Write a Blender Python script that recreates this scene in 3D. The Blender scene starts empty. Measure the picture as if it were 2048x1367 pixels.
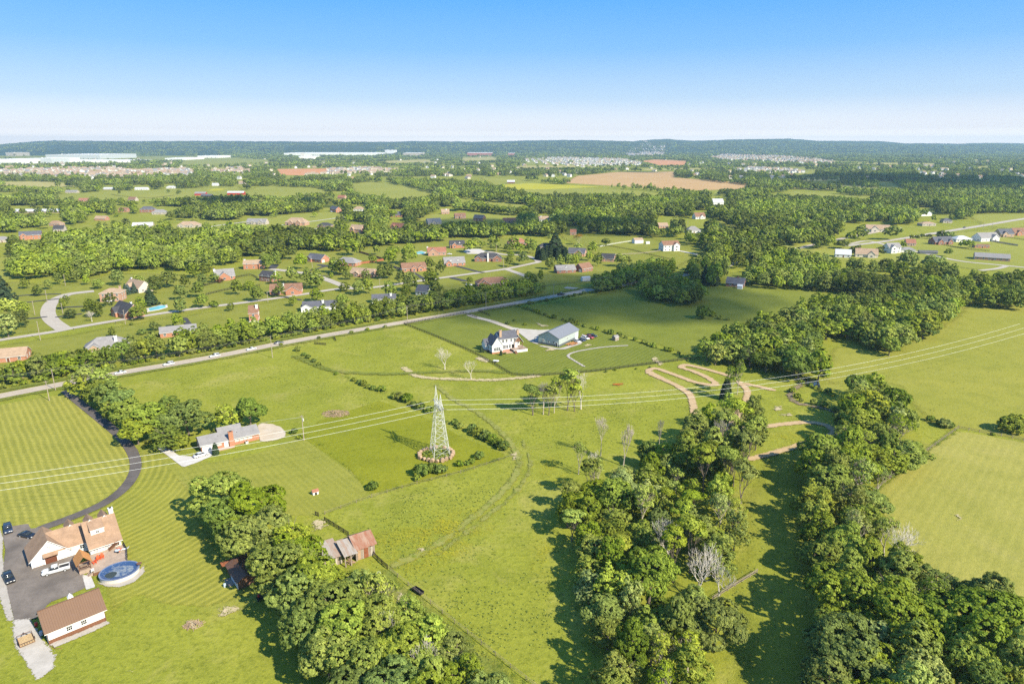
import bpy, math, random
import numpy as np
from mathutils import Vector, Matrix

# ------------------------------------------------------------------ camera, light, exposure
CAM_H = 100.0                      # drone height above the fields, metres
FOC = 1365.0                       # focal length in pixels of a 2048 px wide picture
CX, CY, HZ = 1024.0, 683.5, 289.0  # centre of the picture and the row of the horizon
PITCH = math.atan((CY - HZ) / FOC)
sc = bpy.context.scene
COL = sc.collection
cam_d = bpy.data.cameras.new('drone_camera')
cam_d.sensor_width = 36.0
cam_d.lens = 36.0 * FOC / 2048.0
cam_d.clip_start = 0.5
cam_d.clip_end = 90000.0
cam = bpy.data.objects.new('drone_camera', cam_d)
COL.objects.link(cam)
cam.location = (0, 0, CAM_H)
cam.rotation_euler = (math.pi / 2 - PITCH, 0, 0)
sc.camera = cam

SUN_EL, SUN_AZ = 38.0, -39.0       # degrees; azimuth counted from +X towards +Y
sd = Vector((math.cos(math.radians(SUN_AZ)) * math.cos(math.radians(SUN_EL)),
             math.sin(math.radians(SUN_AZ)) * math.cos(math.radians(SUN_EL)), math.sin(math.radians(SUN_EL))))
sun_d = bpy.data.lights.new('sun', 'SUN')
sun_d.energy = 4.7
sun_d.angle = math.radians(0.53)
sun_d.color = (1.0, 0.93, 0.77)
sun = bpy.data.objects.new('sun', sun_d)
COL.objects.link(sun)
sun.rotation_euler = (-sd).to_track_quat('-Z', 'Y').to_euler()
sun.location = (200, -200, 300)

world = bpy.data.worlds.new('World')
sc.world = world
world.use_nodes = True
wt = world.node_tree
wt.nodes.clear()
w_out = wt.nodes.new('ShaderNodeOutputWorld')
w_bg = wt.nodes.new('ShaderNodeBackground')
w_sky = wt.nodes.new('ShaderNodeTexSky')
w_sky.sky_type = 'NISHITA'
w_sky.sun_disc = False
w_sky.sun_elevation = math.radians(SUN_EL)
w_sky.sun_rotation = math.radians(90 - SUN_AZ)
w_sky.altitude = 200
w_sky.air_density = 1.0
w_sky.dust_density = 0.4
w_sky.ozone_density = 1.6
w_co = wt.nodes.new('ShaderNodeTexCoord')
w_sep = wt.nodes.new('ShaderNodeSeparateXYZ')
w_ramp = wt.nodes.new('ShaderNodeValToRGB')
w_mul = wt.nodes.new('ShaderNodeMixRGB')
w_mul.inputs[0].default_value = 0.90
SKY = [(0.0, (10.2, 9.1, 8.4)), (0.008, (9.4, 8.6, 8.1)), (0.02, (5.7, 5.6, 5.9)), (0.06, (2.9, 3.95, 5.3)), (0.122, (1.15, 2.85, 5.3)), (0.185, (0.48, 2.3, 5.3)), (0.5, (0.6, 1.9, 4.6)), (1.0, (0.6, 1.7, 4.2))]
el = w_ramp.color_ramp.elements
while len(el) < len(SKY):
    el.new(0.5)
for e, (p_, c_) in zip(el, SKY):
    e.position = p_
    e.color = (c_[0], c_[1], c_[2], 1)
wt.links.new(w_co.outputs['Generated'], w_sep.inputs[0])
wt.links.new(w_sep.outputs[2], w_ramp.inputs[0])
wt.links.new(w_sky.outputs[0], w_mul.inputs[1])
wt.links.new(w_ramp.outputs[0], w_mul.inputs[2])
wt.links.new(w_mul.outputs[0], w_bg.inputs[0])
w_bg.inputs[1].default_value = 0.10
wt.links.new(w_bg.outputs[0], w_out.inputs[0])

vs = sc.view_settings
vs.view_transform = 'Standard'
vs.look = 'None'
vs.gamma = 1.0
vs.exposure = 0.95
vs.use_curve_mapping = False
cy = sc.cycles
cy.max_bounces = 6
cy.diffuse_bounces = 3
cy.glossy_bounces = 2
cy.transmission_bounces = 4
cy.transparent_max_bounces = 12
cy.volume_bounces = 0
cy.use_denoising = False
cy.sample_clamp_indirect = 6.0

# ------------------------------------------------------------------ helpers
RNG = np.random.default_rng(11)
random.seed(11)
cP, sP = math.cos(PITCH), math.sin(PITCH)


def G(px, py, z=0.0):
    """The point of the place at height z that shows at this pixel of the photograph."""
    a = (px - CX) / FOC
    b = -(py - CY) / FOC
    d = (a, cP + b * sP, -sP + b * cP)
    t = (z - CAM_H) / d[2]
    return Vector((d[0] * t, d[1] * t, z))


def P(x, y, z=0.0):
    vz = z - CAM_H
    zc = y * cP - vz * sP
    yc = y * sP + vz * cP
    return CX + FOC * x / zc, CY - FOC * yc / zc


def ppm(py):
    return 0.9608 * (py - HZ) / CAM_H


def smooth_path(pts, step=4.0, closed=False):
    """Catmull-Rom through 2-D points, resampled every step metres."""
    p = [np.array((q[0], q[1]), float) for q in pts]
    if closed:
        ext = [p[-1]] + p + [p[0], p[1]]
    else:
        ext = [2 * p[0] - p[1]] + p + [2 * p[-1] - p[-2]]
    out = []
    for i in range(1, len(ext) - 2):
        p0, p1, p2, p3 = ext[i - 1], ext[i], ext[i + 1], ext[i + 2]
        n = max(2, int(np.linalg.norm(p2 - p1) / step))
        for k in range(n):
            t = k / n
            out.append(0.5 * ((2 * p1) + (-p0 + p2) * t + (2 * p0 - 5 * p1 + 4 * p2 - p3) * t * t + (-p0 + 3 * p1 - 3 * p2 + p3) * t ** 3))
    if not closed:
        out.append(p[-1])
    return np.array(out)


def gpath(px, step=4.0, closed=False):
    return smooth_path([G(x, y) for x, y in px], step, closed)


def gpoly(px):
    return np.array([G(x, y)[:2] for x, y in px])


def seg_dist(pts, line, closed=False):
    """Distance of every point to a polyline, and the arclength of the nearest spot."""
    best = np.full(len(pts), 1e9)
    arc = np.zeros(len(pts))
    n = len(line) if closed else len(line) - 1
    s0 = 0.0
    for i in range(n):
        a, b = line[i], line[(i + 1) % len(line)]
        ab = b - a
        L2 = max(1e-9, float(ab @ ab))
        t = np.clip(((pts - a) @ ab) / L2, 0, 1)
        d = np.hypot(pts[:, 0] - a[0] - t * ab[0], pts[:, 1] - a[1] - t * ab[1])
        m = d < best
        best[m] = d[m]
        arc[m] = s0 + t[m] * math.sqrt(L2)
        s0 += math.sqrt(L2)
    return best, arc


def in_poly(pts, poly):
    x, y = pts[:, 0], pts[:, 1]
    r = np.zeros(len(pts), bool)
    n = len(poly)
    j = n - 1
    for i in range(n):
        xi, yi = poly[i]
        xj, yj = poly[j]
        c = ((yi > y) != (yj > y)) & (x < (xj - xi) * (y - yi) / ((yj - yi) or 1e-9) + xi)
        r ^= c
        j = i
    return r


def vnoise(x, y, seed=0):
    """Smooth value noise, 0..1, for arrays."""
    xi, yi = np.floor(x).astype(np.int64), np.floor(y).astype(np.int64)
    xf, yf = x - xi, y - yi
    u, v = xf * xf * (3 - 2 * xf), yf * yf * (3 - 2 * yf)

    def h(a, b):
        n = (a * 374761393 + b * 668265263 + seed * 974711) & 0x7fffffff
        n = ((n ^ (n >> 13)) * 1274126177) & 0x7fffffff
        return ((n ^ (n >> 16)) & 0xffff) / 65535.0
    return (h(xi, yi) * (1 - u) + h(xi + 1, yi) * u) * (1 - v) + (h(xi, yi + 1) * (1 - u) + h(xi + 1, yi + 1) * u) * v


def fbm(x, y, seed=0, octv=4):
    s, a, t = 0, 1.0, 0.0
    for o in range(octv):
        s = s + a * vnoise(x * 2 ** o, y * 2 ** o, seed + o * 7)
        t += a
        a *= 0.5
    return s / t


def mesh_np(name, verts, faces_flat, nper, mats=(), midx=None, attrs=None, smooth=False):
    """A mesh from numpy arrays of equal-sized faces."""
    me = bpy.data.meshes.new(name)
    nv, nf = len(verts), len(faces_flat) // nper
    me.vertices.add(nv)
    me.vertices.foreach_set('co', np.ascontiguousarray(verts, np.float32).ravel())
    me.loops.add(len(faces_flat))
    me.loops.foreach_set('vertex_index', np.ascontiguousarray(faces_flat, np.int32))
    me.polygons.add(nf)
    me.polygons.foreach_set('loop_start', np.arange(0, nf * nper, nper, dtype=np.int32))
    try:
        me.polygons.foreach_set('loop_total', np.full(nf, nper, np.int32))
    except Exception:
        pass
    for m in mats:
        me.materials.append(m)
    if midx is not None:
        me.polygons.foreach_set('material_index', np.ascontiguousarray(midx, np.int32))
    if attrs:
        for k, v in attrs.items():
            at = me.attributes.new(k, 'FLOAT', 'POINT')
            at.data.foreach_set('value', np.ascontiguousarray(v, np.float32))
    me.polygons.foreach_set('use_smooth', np.full(nf, bool(smooth)))
    me.update(calc_edges=True)
    return me


def tag(o, label=None, cat=None, group=None, kind=None):
    if label:
        o['label'] = label
    if cat:
        o['category'] = cat
    if group:
        o['group'] = group
    if kind:
        o['kind'] = kind
    return o


def link(name, me, parent=None, loc=None, rz=0.0):
    o = bpy.data.objects.new(name, me)
    COL.objects.link(o)
    if parent is not None:
        o.parent = parent
    if loc is not None:
        o.location = loc
    if rz:
        o.rotation_euler = (0, 0, rz)
    return o


def thing(name, label, cat, loc=(0, 0, 0), rz=0.0, group=None):
    o = bpy.data.objects.new(name, None)
    o.empty_display_size = 0.5
    COL.objects.link(o)
    o.location = loc
    o.rotation_euler = (0, 0, rz)
    return tag(o, label, cat, group)


def dup(root, loc, rz=0.0, label=None, group=None):
    r = root.copy()
    COL.objects.link(r)
    r.location = loc
    r.rotation_euler = (0, 0, rz)
    if label:
        r['label'] = label
    if group:
        r['group'] = group
    for ch in list(root.children):
        c = ch.copy()
        COL.objects.link(c)
        c.parent = r
        for g in ch.children:
            d = g.copy()
            COL.objects.link(d)
            d.parent = c
    return r


class MB:
    """Collects boxes, slabs and tubes and links them as one mesh."""

    def __init__(self):
        self.v, self.f, self.m = [], [], []

    def poly(self, pts, m=0):
        b = len(self.v)
        self.v += [tuple(p) for p in pts]
        self.f.append(tuple(range(b, b + len(pts))))
        self.m.append(m)

    def hexa(self, p, m=0, rim=None):
        """p: four bottom corners then the four above them, counter-clockwise."""
        b = len(self.v)
        self.v += [tuple(q) for q in p]
        r = m if rim is None else rim
        for q, mm in (((3, 2, 1, 0), m), ((4, 5, 6, 7), m), ((0, 1, 5, 4), r), ((1, 2, 6, 5), r), ((2, 3, 7, 6), r), ((3, 0, 4, 7), r)):
            self.f.append(tuple(b + i for i in q))
            self.m.append(mm)

    def box(self, x0, x1, y0, y1, z0, z1, m=0):
        self.hexa([(x0, y0, z0), (x1, y0, z0), (x1, y1, z0), (x0, y1, z0), (x0, y0, z1), (x1, y0, z1), (x1, y1, z1), (x0, y1, z1)], m)

    def bar(self, a, b, w, h=None, m=0):
        """A square bar from a to b."""
        a, b = Vector(a), Vector(b)
        d = (b - a)
        if d.length < 1e-6:
            return
        d.normalize()
        up = Vector((0, 0, 1)) if abs(d.z) < 0.95 else Vector((1, 0, 0))
        s = d.cross(up).normalized() * (w / 2)
        t = s.cross(d).normalized() * ((h or w) / 2)
        self.hexa([a - s - t, a + s - t, b + s - t, b - s - t, a - s + t, a + s + t, b + s + t, b - s + t], m)

    def tube(self, a, b, r0, r1=None, n=8, m=0, caps=True):
        a, b = Vector(a), Vector(b)
        r1 = r0 if r1 is None else r1
        d = (b - a).normalized()
        up = Vector((0, 0, 1)) if abs(d.z) < 0.95 else Vector((1, 0, 0))
        s = d.cross(up).normalized()
        t = s.cross(d).normalized()
        base = len(self.v)
        for p, r in ((a, r0), (b, r1)):
            for k in range(n):
                an = 2 * math.pi * k / n
                self.v.append(tuple(p + s * (r * math.cos(an)) + t * (r * math.sin(an))))
        for k in range(n):
            k2 = (k + 1) % n
            self.f.append((base + k, base + k2, base + n + k2, base + n + k))
            self.m.append(m)
        if caps:
            self.f.append(tuple(base + k for k in range(n))[::-1])
            self.m.append(m)
            self.f.append(tuple(base + n + k for k in range(n)))
            self.m.append(m)

    def prism(self, poly, z0, z1, m=0, side=None):
        n = len(poly)
        b = len(self.v)
        self.v += [(p[0], p[1], z0) for p in poly] + [(p[0], p[1], z1) for p in poly]
        self.f.append(tuple(b + n + i for i in range(n)))
        self.m.append(m)
        for i in range(n):
            j = (i + 1) % n
            self.f.append((b + i, b + j, b + n + j, b + n + i))
            self.m.append(m if side is None else side)

    def mesh(self, name, mats, smooth=False):
        me = bpy.data.meshes.new(name)
        me.from_pydata(self.v, [], self.f)
        for m in (mats if isinstance(mats, (list, tuple)) else [mats]):
            me.materials.append(m)
        me.polygons.foreach_set('material_index', np.array(self.m, np.int32))
        if smooth:
            me.polygons.foreach_set('use_smooth', np.ones(len(self.f), bool))
        me.update()
        return me

    def build(self, name, mats, parent=None, loc=None, rz=0.0, smooth=False):
        return link(name, self.mesh(name, mats, smooth), parent, loc, rz)


# ------------------------------------------------------------------ materials
class NT:
    """Short-hand for a node tree."""

    def __init__(self, name):
        self.mat = bpy.data.materials.new(name)
        self.mat.use_nodes = True
        self.t = self.mat.node_tree
        self.t.nodes.clear()
        self.out = self.t.nodes.new('ShaderNodeOutputMaterial')
        self.pos = None

    def n(self, typ, **kw):
        nd = self.t.nodes.new(typ)
        for k, v in kw.items():
            setattr(nd, k, v)
        return nd

    def l(self, a, b):
        self.t.links.new(a, b)

    def put(self, sock, v):
        if hasattr(v, 'is_output') or isinstance(v, bpy.types.NodeSocket):
            self.l(v, sock)
        elif isinstance(v, (tuple, list)) and sock.type == 'RGBA':
            sock.default_value = (v[0], v[1], v[2], 1)
        else:
            sock.default_value = v

    def coord(self):
        if self.pos is None:
            self.pos = self.n('ShaderNodeTexCoord').outputs['Object']
        return self.pos

    def noise(self, scale, detail=3.0, rough=0.55, vec=None, dist=0.0):
        nd = self.n('ShaderNodeTexNoise')
        self.l(vec if vec is not None else self.coord(), nd.inputs['Vector'])
        nd.inputs['Scale'].default_value = scale
        nd.inputs['Detail'].default_value = detail
        nd.inputs['Roughness'].default_value = rough
        nd.inputs['Distortion'].default_value = dist
        return nd.outputs[0]

    def math(self, op, a, b=None, c=None, clamp=False):
        nd = self.n('ShaderNodeMath', operation=op, use_clamp=clamp)
        self.put(nd.inputs[0], a)
        if b is not None:
            self.put(nd.inputs[1], b)
        if c is not None:
            self.put(nd.inputs[2], c)
        return nd.outputs[0]

    def rng(self, v, a, b, c=0.0, d=1.0, smooth=False):
        nd = self.n('ShaderNodeMapRange')
        if smooth:
            nd.interpolation_type = 'SMOOTHSTEP'
        self.put(nd.inputs[0], v)
        for i, q in ((1, a), (2, b), (3, c), (4, d)):
            self.put(nd.inputs[i], q)
        return nd.outputs[0]

    def mix(self, fac, a, b, mode='MIX'):
        nd = self.n('ShaderNodeMixRGB', blend_type=mode)
        self.put(nd.inputs[0], fac)
        self.put(nd.inputs[1], a)
        self.put(nd.inputs[2], b)
        return nd.outputs[0]

    def attr(self, name, typ='GEOMETRY'):
        nd = self.n('ShaderNodeAttribute', attribute_type=typ, attribute_name=name)
        return nd.outputs['Fac']

    def vmul(self, vec, s):
        nd = self.n('ShaderNodeVectorMath', operation='MULTIPLY')
        self.l(vec, nd.inputs[0])
        nd.inputs[1].default_value = s
        return nd.outputs[0]

    def sepx(self, vec):
        nd = self.n('ShaderNodeSeparateXYZ')
        self.l(vec, nd.inputs[0])
        return nd.outputs

    def bump(self, h, strength=0.3, dist=0.1):
        nd = self.n('ShaderNodeBump')
        nd.inputs['Strength'].default_value = strength
        nd.inputs['Distance'].default_value = dist
        self.l(h, nd.inputs['Height'])
        return nd.outputs[0]

    def bsdf(self, col, rough=0.8, metal=0.0, normal=None, spec=0.3, **kw):
        nd = self.n('ShaderNodeBsdfPrincipled')
        self.put(nd.inputs['Base Color'], col)
        self.put(nd.inputs['Roughness'], rough)
        nd.inputs['Metallic'].default_value = metal
        nd.inputs['Specular IOR Level'].default_value = spec
        if normal is not None:
            self.l(normal, nd.inputs['Normal'])
        for k, v in kw.items():
            self.put(nd.inputs[k], v)
        return nd.outputs[0]

    def done(self, sh, alpha=None):
        if alpha is not None:
            tr = self.n('ShaderNodeBsdfTransparent')
            mx = self.n('ShaderNodeMixShader')
            self.put(mx.inputs[0], alpha)
            self.l(tr.outputs[0], mx.inputs[1])
            self.l(sh, mx.inputs[2])
            sh = mx.outputs[0]
        self.l(sh, self.out.inputs[0])
        return self.mat


def plain(name, col, rough=0.75, var=0.18, scale=1.5, metal=0.0, spec=0.3, bump=0.0, bscale=8.0):
    """A paint, wood or masonry colour with mottling and a little relief."""
    t = NT(name)
    n1 = t.noise(scale, 4.0, 0.6)
    n2 = t.noise(scale * 9, 2.0)
    f = t.math('ADD', t.rng(n1, 0.25, 0.75, 1 - var, 1 + var), t.rng(n2, 0.2, 0.8, -var * .5, var * .5))
    c = t.mix(1.0, col, (1, 1, 1), 'MULTIPLY')
    vm = t.n('ShaderNodeVectorMath', operation='SCALE')
    t.put(vm.inputs[0], c)
    t.put(vm.inputs['Scale'], f)
    nrm = t.bump(t.noise(bscale, 3.0), bump, 0.05) if bump else None
    return t.done(t.bsdf(vm.outputs[0], rough, metal, nrm, spec))


def edge_alpha(t, soft, amp, scale):
    d = t.attr('dist')
    n = t.noise(scale, 4.0, 0.65)
    n2 = t.noise(4.5 if scale > 0.04 else 0.8, 2.0, 0.7)
    e = t.math('ADD', d, t.math('MULTIPLY', t.math('SUBTRACT', n, 0.5), amp))
    e = t.math('ADD', e, t.math('MULTIPLY', t.math('SUBTRACT', n2, 0.5), soft * 3.2))
    return t.math('GREATER_THAN', e, soft * 0.5)


def grass(name, dark, mid, light, dry=None, dry_amt=0.3, tuft=0.6, stripe=None, edge=None, patch_scale=0.02, fine=1.0, mul=(1, 1, 1)):
    """Grass. stripe=(kind, angle, spacing, strength): mowing stripes, straight or following the attribute 'arc'."""
    dark, mid, light = [tuple(c_ * k_ for c_, k_ in zip(q_, mul)) for q_ in (dark, mid, light)]
    t = NT(name)
    big = t.noise(patch_scale, 3.0, 0.55)
    med = t.noise(0.11, 4.0, 0.6)
    sml = t.noise(0.75 * fine, 4.0, 0.65)
    tin = t.noise(3.6 * fine, 2.0, 0.6)
    c = t.mix(t.rng(big, 0.32, 0.68), mid, light)
    c = t.mix(t.math('MULTIPLY', t.rng(med, 0.45, 0.72), 0.55), c, dark)
    if dry is not None:
        dn = t.noise(0.045, 5.0, 0.7, dist=0.6)
        c = t.mix(t.math('MULTIPLY', t.rng(dn, 0.52, 0.74), dry_amt), c, dry)
    if stripe:
        kind, ang, sp, st = stripe[:4]
        if kind == 'arc':
            s = t.attr('arc')
        else:
            xyz = t.sepx(t.coord())
            ca, sa = math.cos(math.radians(ang)), math.sin(math.radians(ang))
            s = t.math('ADD', t.math('MULTIPLY', xyz[0], -sa), t.math('MULTIPLY', xyz[1], ca))
        s = t.math('ADD', s, t.math('MULTIPLY', med, 1.5))
        w = t.math('SINE', t.math('MULTIPLY', s, 2 * math.pi / sp))
        w2 = t.rng(w, -0.75, 0.75, 0.0, 1.0)
        br = t.rng(t.noise(0.09, 4.0), 0.32, 0.68, 0.3, 1.0)
        c = t.mix(t.math('MULTIPLY', t.math('MULTIPLY', w2, br), st), c, (dark[0] * .8, dark[1] * .85, dark[2] * .8))
        w3 = t.rng(t.math('MULTIPLY', w, -1.0), 0.2, 1.0, 0.0, st * 0.55)
        c = t.mix(w3, c, (light[0] * 1.25, light[1] * 1.18, light[2] * 1.15))
        if len(stripe) > 4:
            ang, sp, st = stripe[4]
            xyz = t.sepx(t.coord())
            ca, sa = math.cos(math.radians(ang)), math.sin(math.radians(ang))
            s = t.math('ADD', t.math('MULTIPLY', xyz[0], -sa), t.math('MULTIPLY', xyz[1], ca))
            w = t.math('SINE', t.math('MULTIPLY', t.math('ADD', s, med), 2 * math.pi / sp))
            c = t.mix(t.math('MULTIPLY', t.rng(w, 0.1, 0.9), t.math('MULTIPLY', br, st)), c, (dark[0] * .8, dark[1] * .85, dark[2] * .8))
    c = t.mix(t.math('MULTIPLY', t.rng(sml, 0.48, 0.70), tuft), c, (dark[0] * .62, dark[1] * .70, dark[2] * .6))
    c = t.mix(t.math('MULTIPLY', t.rng(t.noise(1.7 * fine, 3.0, 0.6), 0.56, 0.70), tuft), c, (light[0] * 1.3, light[1] * 1.2, light[2] * 1.15))
    c = t.mix(t.rng(tin, 0.35, 0.75, 0.0, 0.6), c, (light[0] * 1.2, light[1] * 1.15, light[2] * 1.1))
    nrm = t.bump(t.math('ADD', t.math('MULTIPLY', sml, 1.0), t.math('MULTIPLY', tin, 0.35)), 0.55, 0.35)
    a = edge_alpha(t, *edge) if edge else None
    return t.done(t.bsdf(c, 1.0, 0, nrm, 0.05), a)


def soil(name, c1, c2, edge=None, scale=0.5, grass_in=None):
    t = NT(name)
    n1 = t.noise(scale, 5.0, 0.65)
    n2 = t.noise(scale * 8, 3.0, 0.6)
    c = t.mix(t.rng(n1, 0.3, 0.7), c1, c2)
    c = t.mix(t.rng(n2, 0.45, 0.75, 0.0, 0.5), c, (c1[0] * .7, c1[1] * .7, c1[2] * .7))
    if grass_in is not None:
        c = t.mix(t.rng(t.noise(scale * 2.3, 4.0, 0.7), 0.52, 0.62), c, grass_in)
    a = edge_alpha(t, *edge) if edge else None
    return t.done(t.bsdf(c, 0.95, 0, t.bump(n2, 0.4, 0.06), 0.1), a)


def shingle(name, col, var=0.25, along=(1, 1, 1)):
    t = NT(name)
    v = t.vmul(t.coord(), along)
    n1 = t.noise(0.55, 5.0, 0.65, v)
    n2 = t.noise(5.0, 2.0, 0.5, v)
    z = t.sepx(t.coord())[2]
    rows = t.math('FRACT', t.math('MULTIPLY', z, 5.5))
    f = t.math('ADD', t.rng(n1, 0.25, 0.75, 1 - var, 1 + var), t.rng(n2, 0.25, 0.75, -0.14, 0.14))
    f = t.math('MULTIPLY', f, t.rng(rows, 0.0, 0.25, 0.86, 1.0))
    vm = t.n('ShaderNodeVectorMath', operation='SCALE')
    t.put(vm.inputs[0], t.mix(1.0, col, (1, 1, 1), 'MULTIPLY'))
    t.put(vm.inputs['Scale'], f)
    return t.done(t.bsdf(vm.outputs[0], 0.9, 0, t.bump(rows, 0.25, 0.03), 0.15))


def brickwall(name, col, mortar=0.12):
    t = NT(name)
    xyz = t.sepx(t.coord())
    cmb = t.n('ShaderNodeCombineXYZ')
    t.l(t.math('ADD', xyz[0], xyz[1]), cmb.inputs[0])
    t.l(xyz[2], cmb.inputs[1])
    b = t.n('ShaderNodeTexBrick')
    t.l(cmb.outputs[0], b.inputs['Vector'])
    b.inputs['Color1'].default_value = (col[0], col[1], col[2], 1)
    b.inputs['Color2'].default_value = (col[0] * .72, col[1] * .66, col[2] * .62, 1)
    b.inputs['Mortar'].default_value = (0.42, 0.38, 0.33, 1)
    b.inputs['Scale'].default_value = 3.4
    b.inputs['Mortar Size'].default_value = 0.018
    n1 = t.noise(0.7, 4.0, 0.6)
    c = t.mix(t.rng(n1, 0.3, 0.75, 0.0, 0.4), b.outputs[0], (col[0] * .75, col[1] * .72, col[2] * .7))
    return t.done(t.bsdf(c, 0.9, 0, None, 0.15))


def siding(name, col, pitch=0.2):
    """Lapped boards in a painted colour."""
    t = NT(name)
    z = t.sepx(t.coord())[2]
    r = t.math('FRACT', t.math('MULTIPLY', z, 1 / pitch))
    n1 = t.noise(0.4, 4.0)
    c = t.mix(t.rng(n1, 0.35, 0.75, 0.0, 0.16), col, (col[0] * .8, col[1] * .8, col[2] * .78))
    c = t.mix(t.rng(r, 0.0, 0.12, 0.22, 0.0), c, (col[0] * .6, col[1] * .6, col[2] * .6))
    return t.done(t.bsdf(c, 0.6, 0, t.bump(r, 0.3, 0.03), 0.3))


def ribbed(name, col, rough=0.45, pitch=0.6, axis=0, metal=0.0, rust=None):
    """Ribbed sheet metal."""
    t = NT(name)
    x = t.sepx(t.coord())[axis]
    r = t.math('FRACT', t.math('MULTIPLY', x, 1 / pitch))
    rib = t.math('MULTIPLY', t.rng(r, 0.0, 0.08), t.rng(r, 0.12, 0.2, 1.0, 0.0))
    n1 = t.noise(0.5, 4.0, 0.6)
    c = t.mix(t.rng(n1, 0.3, 0.75, 0.0, 0.35), col, (col[0] * .78, col[1] * .78, col[2] * .78))
    if rust is not None:
        n2 = t.noise(0.9, 5.0, 0.7, t.vmul(t.coord(), (2.2, 0.6, 0.6)))
        c = t.mix(t.rng(n2, 0.40, 0.62), c, rust)
    c = t.mix(t.math('MULTIPLY', rib, 0.3), c, (col[0] * .6, col[1] * .6, col[2] * .6))
    return t.done(t.bsdf(c, rough, metal, t.bump(rib, 0.5, 0.04), 0.35))


M = {}
WHITE = (0.70, 0.69, 0.66)
M['white'] = plain('white_paint', WHITE, 0.55, 0.06, 0.6)
M['trim'] = plain('white_trim', (0.76, 0.75, 0.72), 0.5, 0.05)
M['white_siding'] = siding('white_siding', WHITE)
M['cream_siding'] = siding('cream_siding', (0.62, 0.55, 0.44))
M['green_siding'] = ribbed('pale_green_metal', (0.40, 0.45, 0.42), 0.5, 0.5, 0)
M['brick'] = brickwall('orange_brick', (0.48, 0.19, 0.095))
M['brick_dark'] = brickwall('red_brick', (0.30, 0.115, 0.07))
M['brick_tan'] = brickwall('tan_brick', (0.50, 0.34, 0.22))
M['brick_pink'] = brickwall('pinkish_brick', (0.52, 0.29, 0.19))
M['stone'] = brickwall('pale_stone', (0.52, 0.47, 0.39))
M['roof_tan'] = shingle('tan_shingle', (0.315, 0.205, 0.132), 0.22)
M['roof_buff'] = shingle('buff_shingle', (0.36, 0.255, 0.17), 0.2)
M['roof_gray'] = shingle('gray_shingle', (0.25, 0.235, 0.225), 0.18)
M['roof_slate'] = shingle('slate_shingle', (0.105, 0.105, 0.12), 0.22)
M['roof_dark'] = shingle('charcoal_shingle', (0.062, 0.06, 0.064), 0.25)
M['roof_brown'] = shingle('brown_shingle', (0.225, 0.125, 0.08), 0.22)
M['roof_red'] = shingle('reddish_shingle', (0.30, 0.135, 0.085), 0.22)
M['roof_pale'] = ribbed('pale_metal_roof', (0.55, 0.55, 0.54), 0.4, 0.6)
M['roof_steel'] = ribbed('steel_blue_roof', (0.20, 0.205, 0.22), 0.4, 0.75, 1)
M['roof_brownmetal'] = ribbed('brown_metal_roof', (0.175, 0.100, 0.058), 0.5, 0.45, 0)
M['brown_metal'] = ribbed('brown_metal_skirt', (0.19, 0.085, 0.045), 0.5, 0.45, 0)
M['white_metal'] = ribbed('white_metal_wall', (0.70, 0.69, 0.67), 0.5, 0.45, 0)
M['red_metal'] = ribbed('red_metal_wall', (0.42, 0.05, 0.03), 0.5, 0.8, 0)
M['glass'] = plain('window_glass', (0.025, 0.032, 0.038), 0.12, 0.3, 0.8, spec=0.6)
M['pale_glass'] = plain('curtained_glass', (0.36, 0.37, 0.36), 0.2, 0.2, 0.8, spec=0.5)
M['door_brown'] = plain('brown_door', (0.13, 0.045, 0.022), 0.6)
M['garage'] = plain('garage_door_white', (0.72, 0.70, 0.66), 0.55, 0.06)
M['dark'] = plain('dark_opening', (0.02, 0.018, 0.016), 0.9)
M['concrete'] = plain('pale_concrete', (0.56, 0.52, 0.46), 0.9, 0.12, 0.3)
M['black'] = plain('black_paint', (0.022, 0.02, 0.019), 0.55)
M['blackfence'] = plain('black_fence_boards', (0.026, 0.021, 0.017), 0.8, 0.4, 0.8)
M['gray_wood'] = plain('weathered_wood', (0.27, 0.215, 0.165), 0.9, 0.3, 1.2, bump=0.3)
M['pole_wood'] = plain('pole_wood', (0.36, 0.30, 0.235), 0.85, 0.2, 0.8)
M['deck_wood'] = plain('deck_boards', (0.36, 0.27, 0.20), 0.85, 0.3, 0.5)
M['brown_wood'] = plain('brown_wood', (0.17, 0.085, 0.045), 0.8, 0.3, 1.0)
M['red_wood'] = plain('reddish_wood', (0.36, 0.12, 0.055), 0.8, 0.25, 1.0)
M['orange'] = plain('orange_plastic', (0.68, 0.10, 0.025), 0.5)
M['red'] = plain('red_paint', (0.5, 0.03, 0.02), 0.4)
M['rust'] = plain('rusty_steel', (0.30, 0.10, 0.04), 0.8, 0.35)
M['steel'] = plain('galvanised_steel', (0.52, 0.52, 0.46), 0.5, 0.08, 1.0, spec=0.4)
M['wire'] = plain('aluminium_wire', (0.78, 0.78, 0.74), 0.5, 0.03)
M['dark_wire'] = plain('dark_wire', (0.10, 0.095, 0.085), 0.6, 0.05)
M['hay'] = plain('weathered_hay', (0.36, 0.25, 0.155), 1.0, 0.45, 2.5, bump=0.6, bscale=12)
M['straw'] = plain('straw', (0.52, 0.36, 0.18), 1.0, 0.25, 3.0, bump=0.6)
M['brush'] = plain('dead_brush', (0.34, 0.24, 0.15), 1.0, 0.35, 1.0)
M['tyre'] = plain('tyre_rubber', (0.02, 0.02, 0.02), 0.8)
M['rim'] = plain('alloy_rim', (0.42, 0.42, 0.42), 0.35, 0.05)
M['lamp'] = plain('lamp_lens', (0.75, 0.74, 0.70), 0.2, 0.02)
M['rlamp'] = plain('red_lens', (0.35, 0.02, 0.02), 0.3)
M['pool_blue'] = plain('pool_water', (0.18, 0.52, 0.58), 0.12, 0.12, 0.2)
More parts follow.
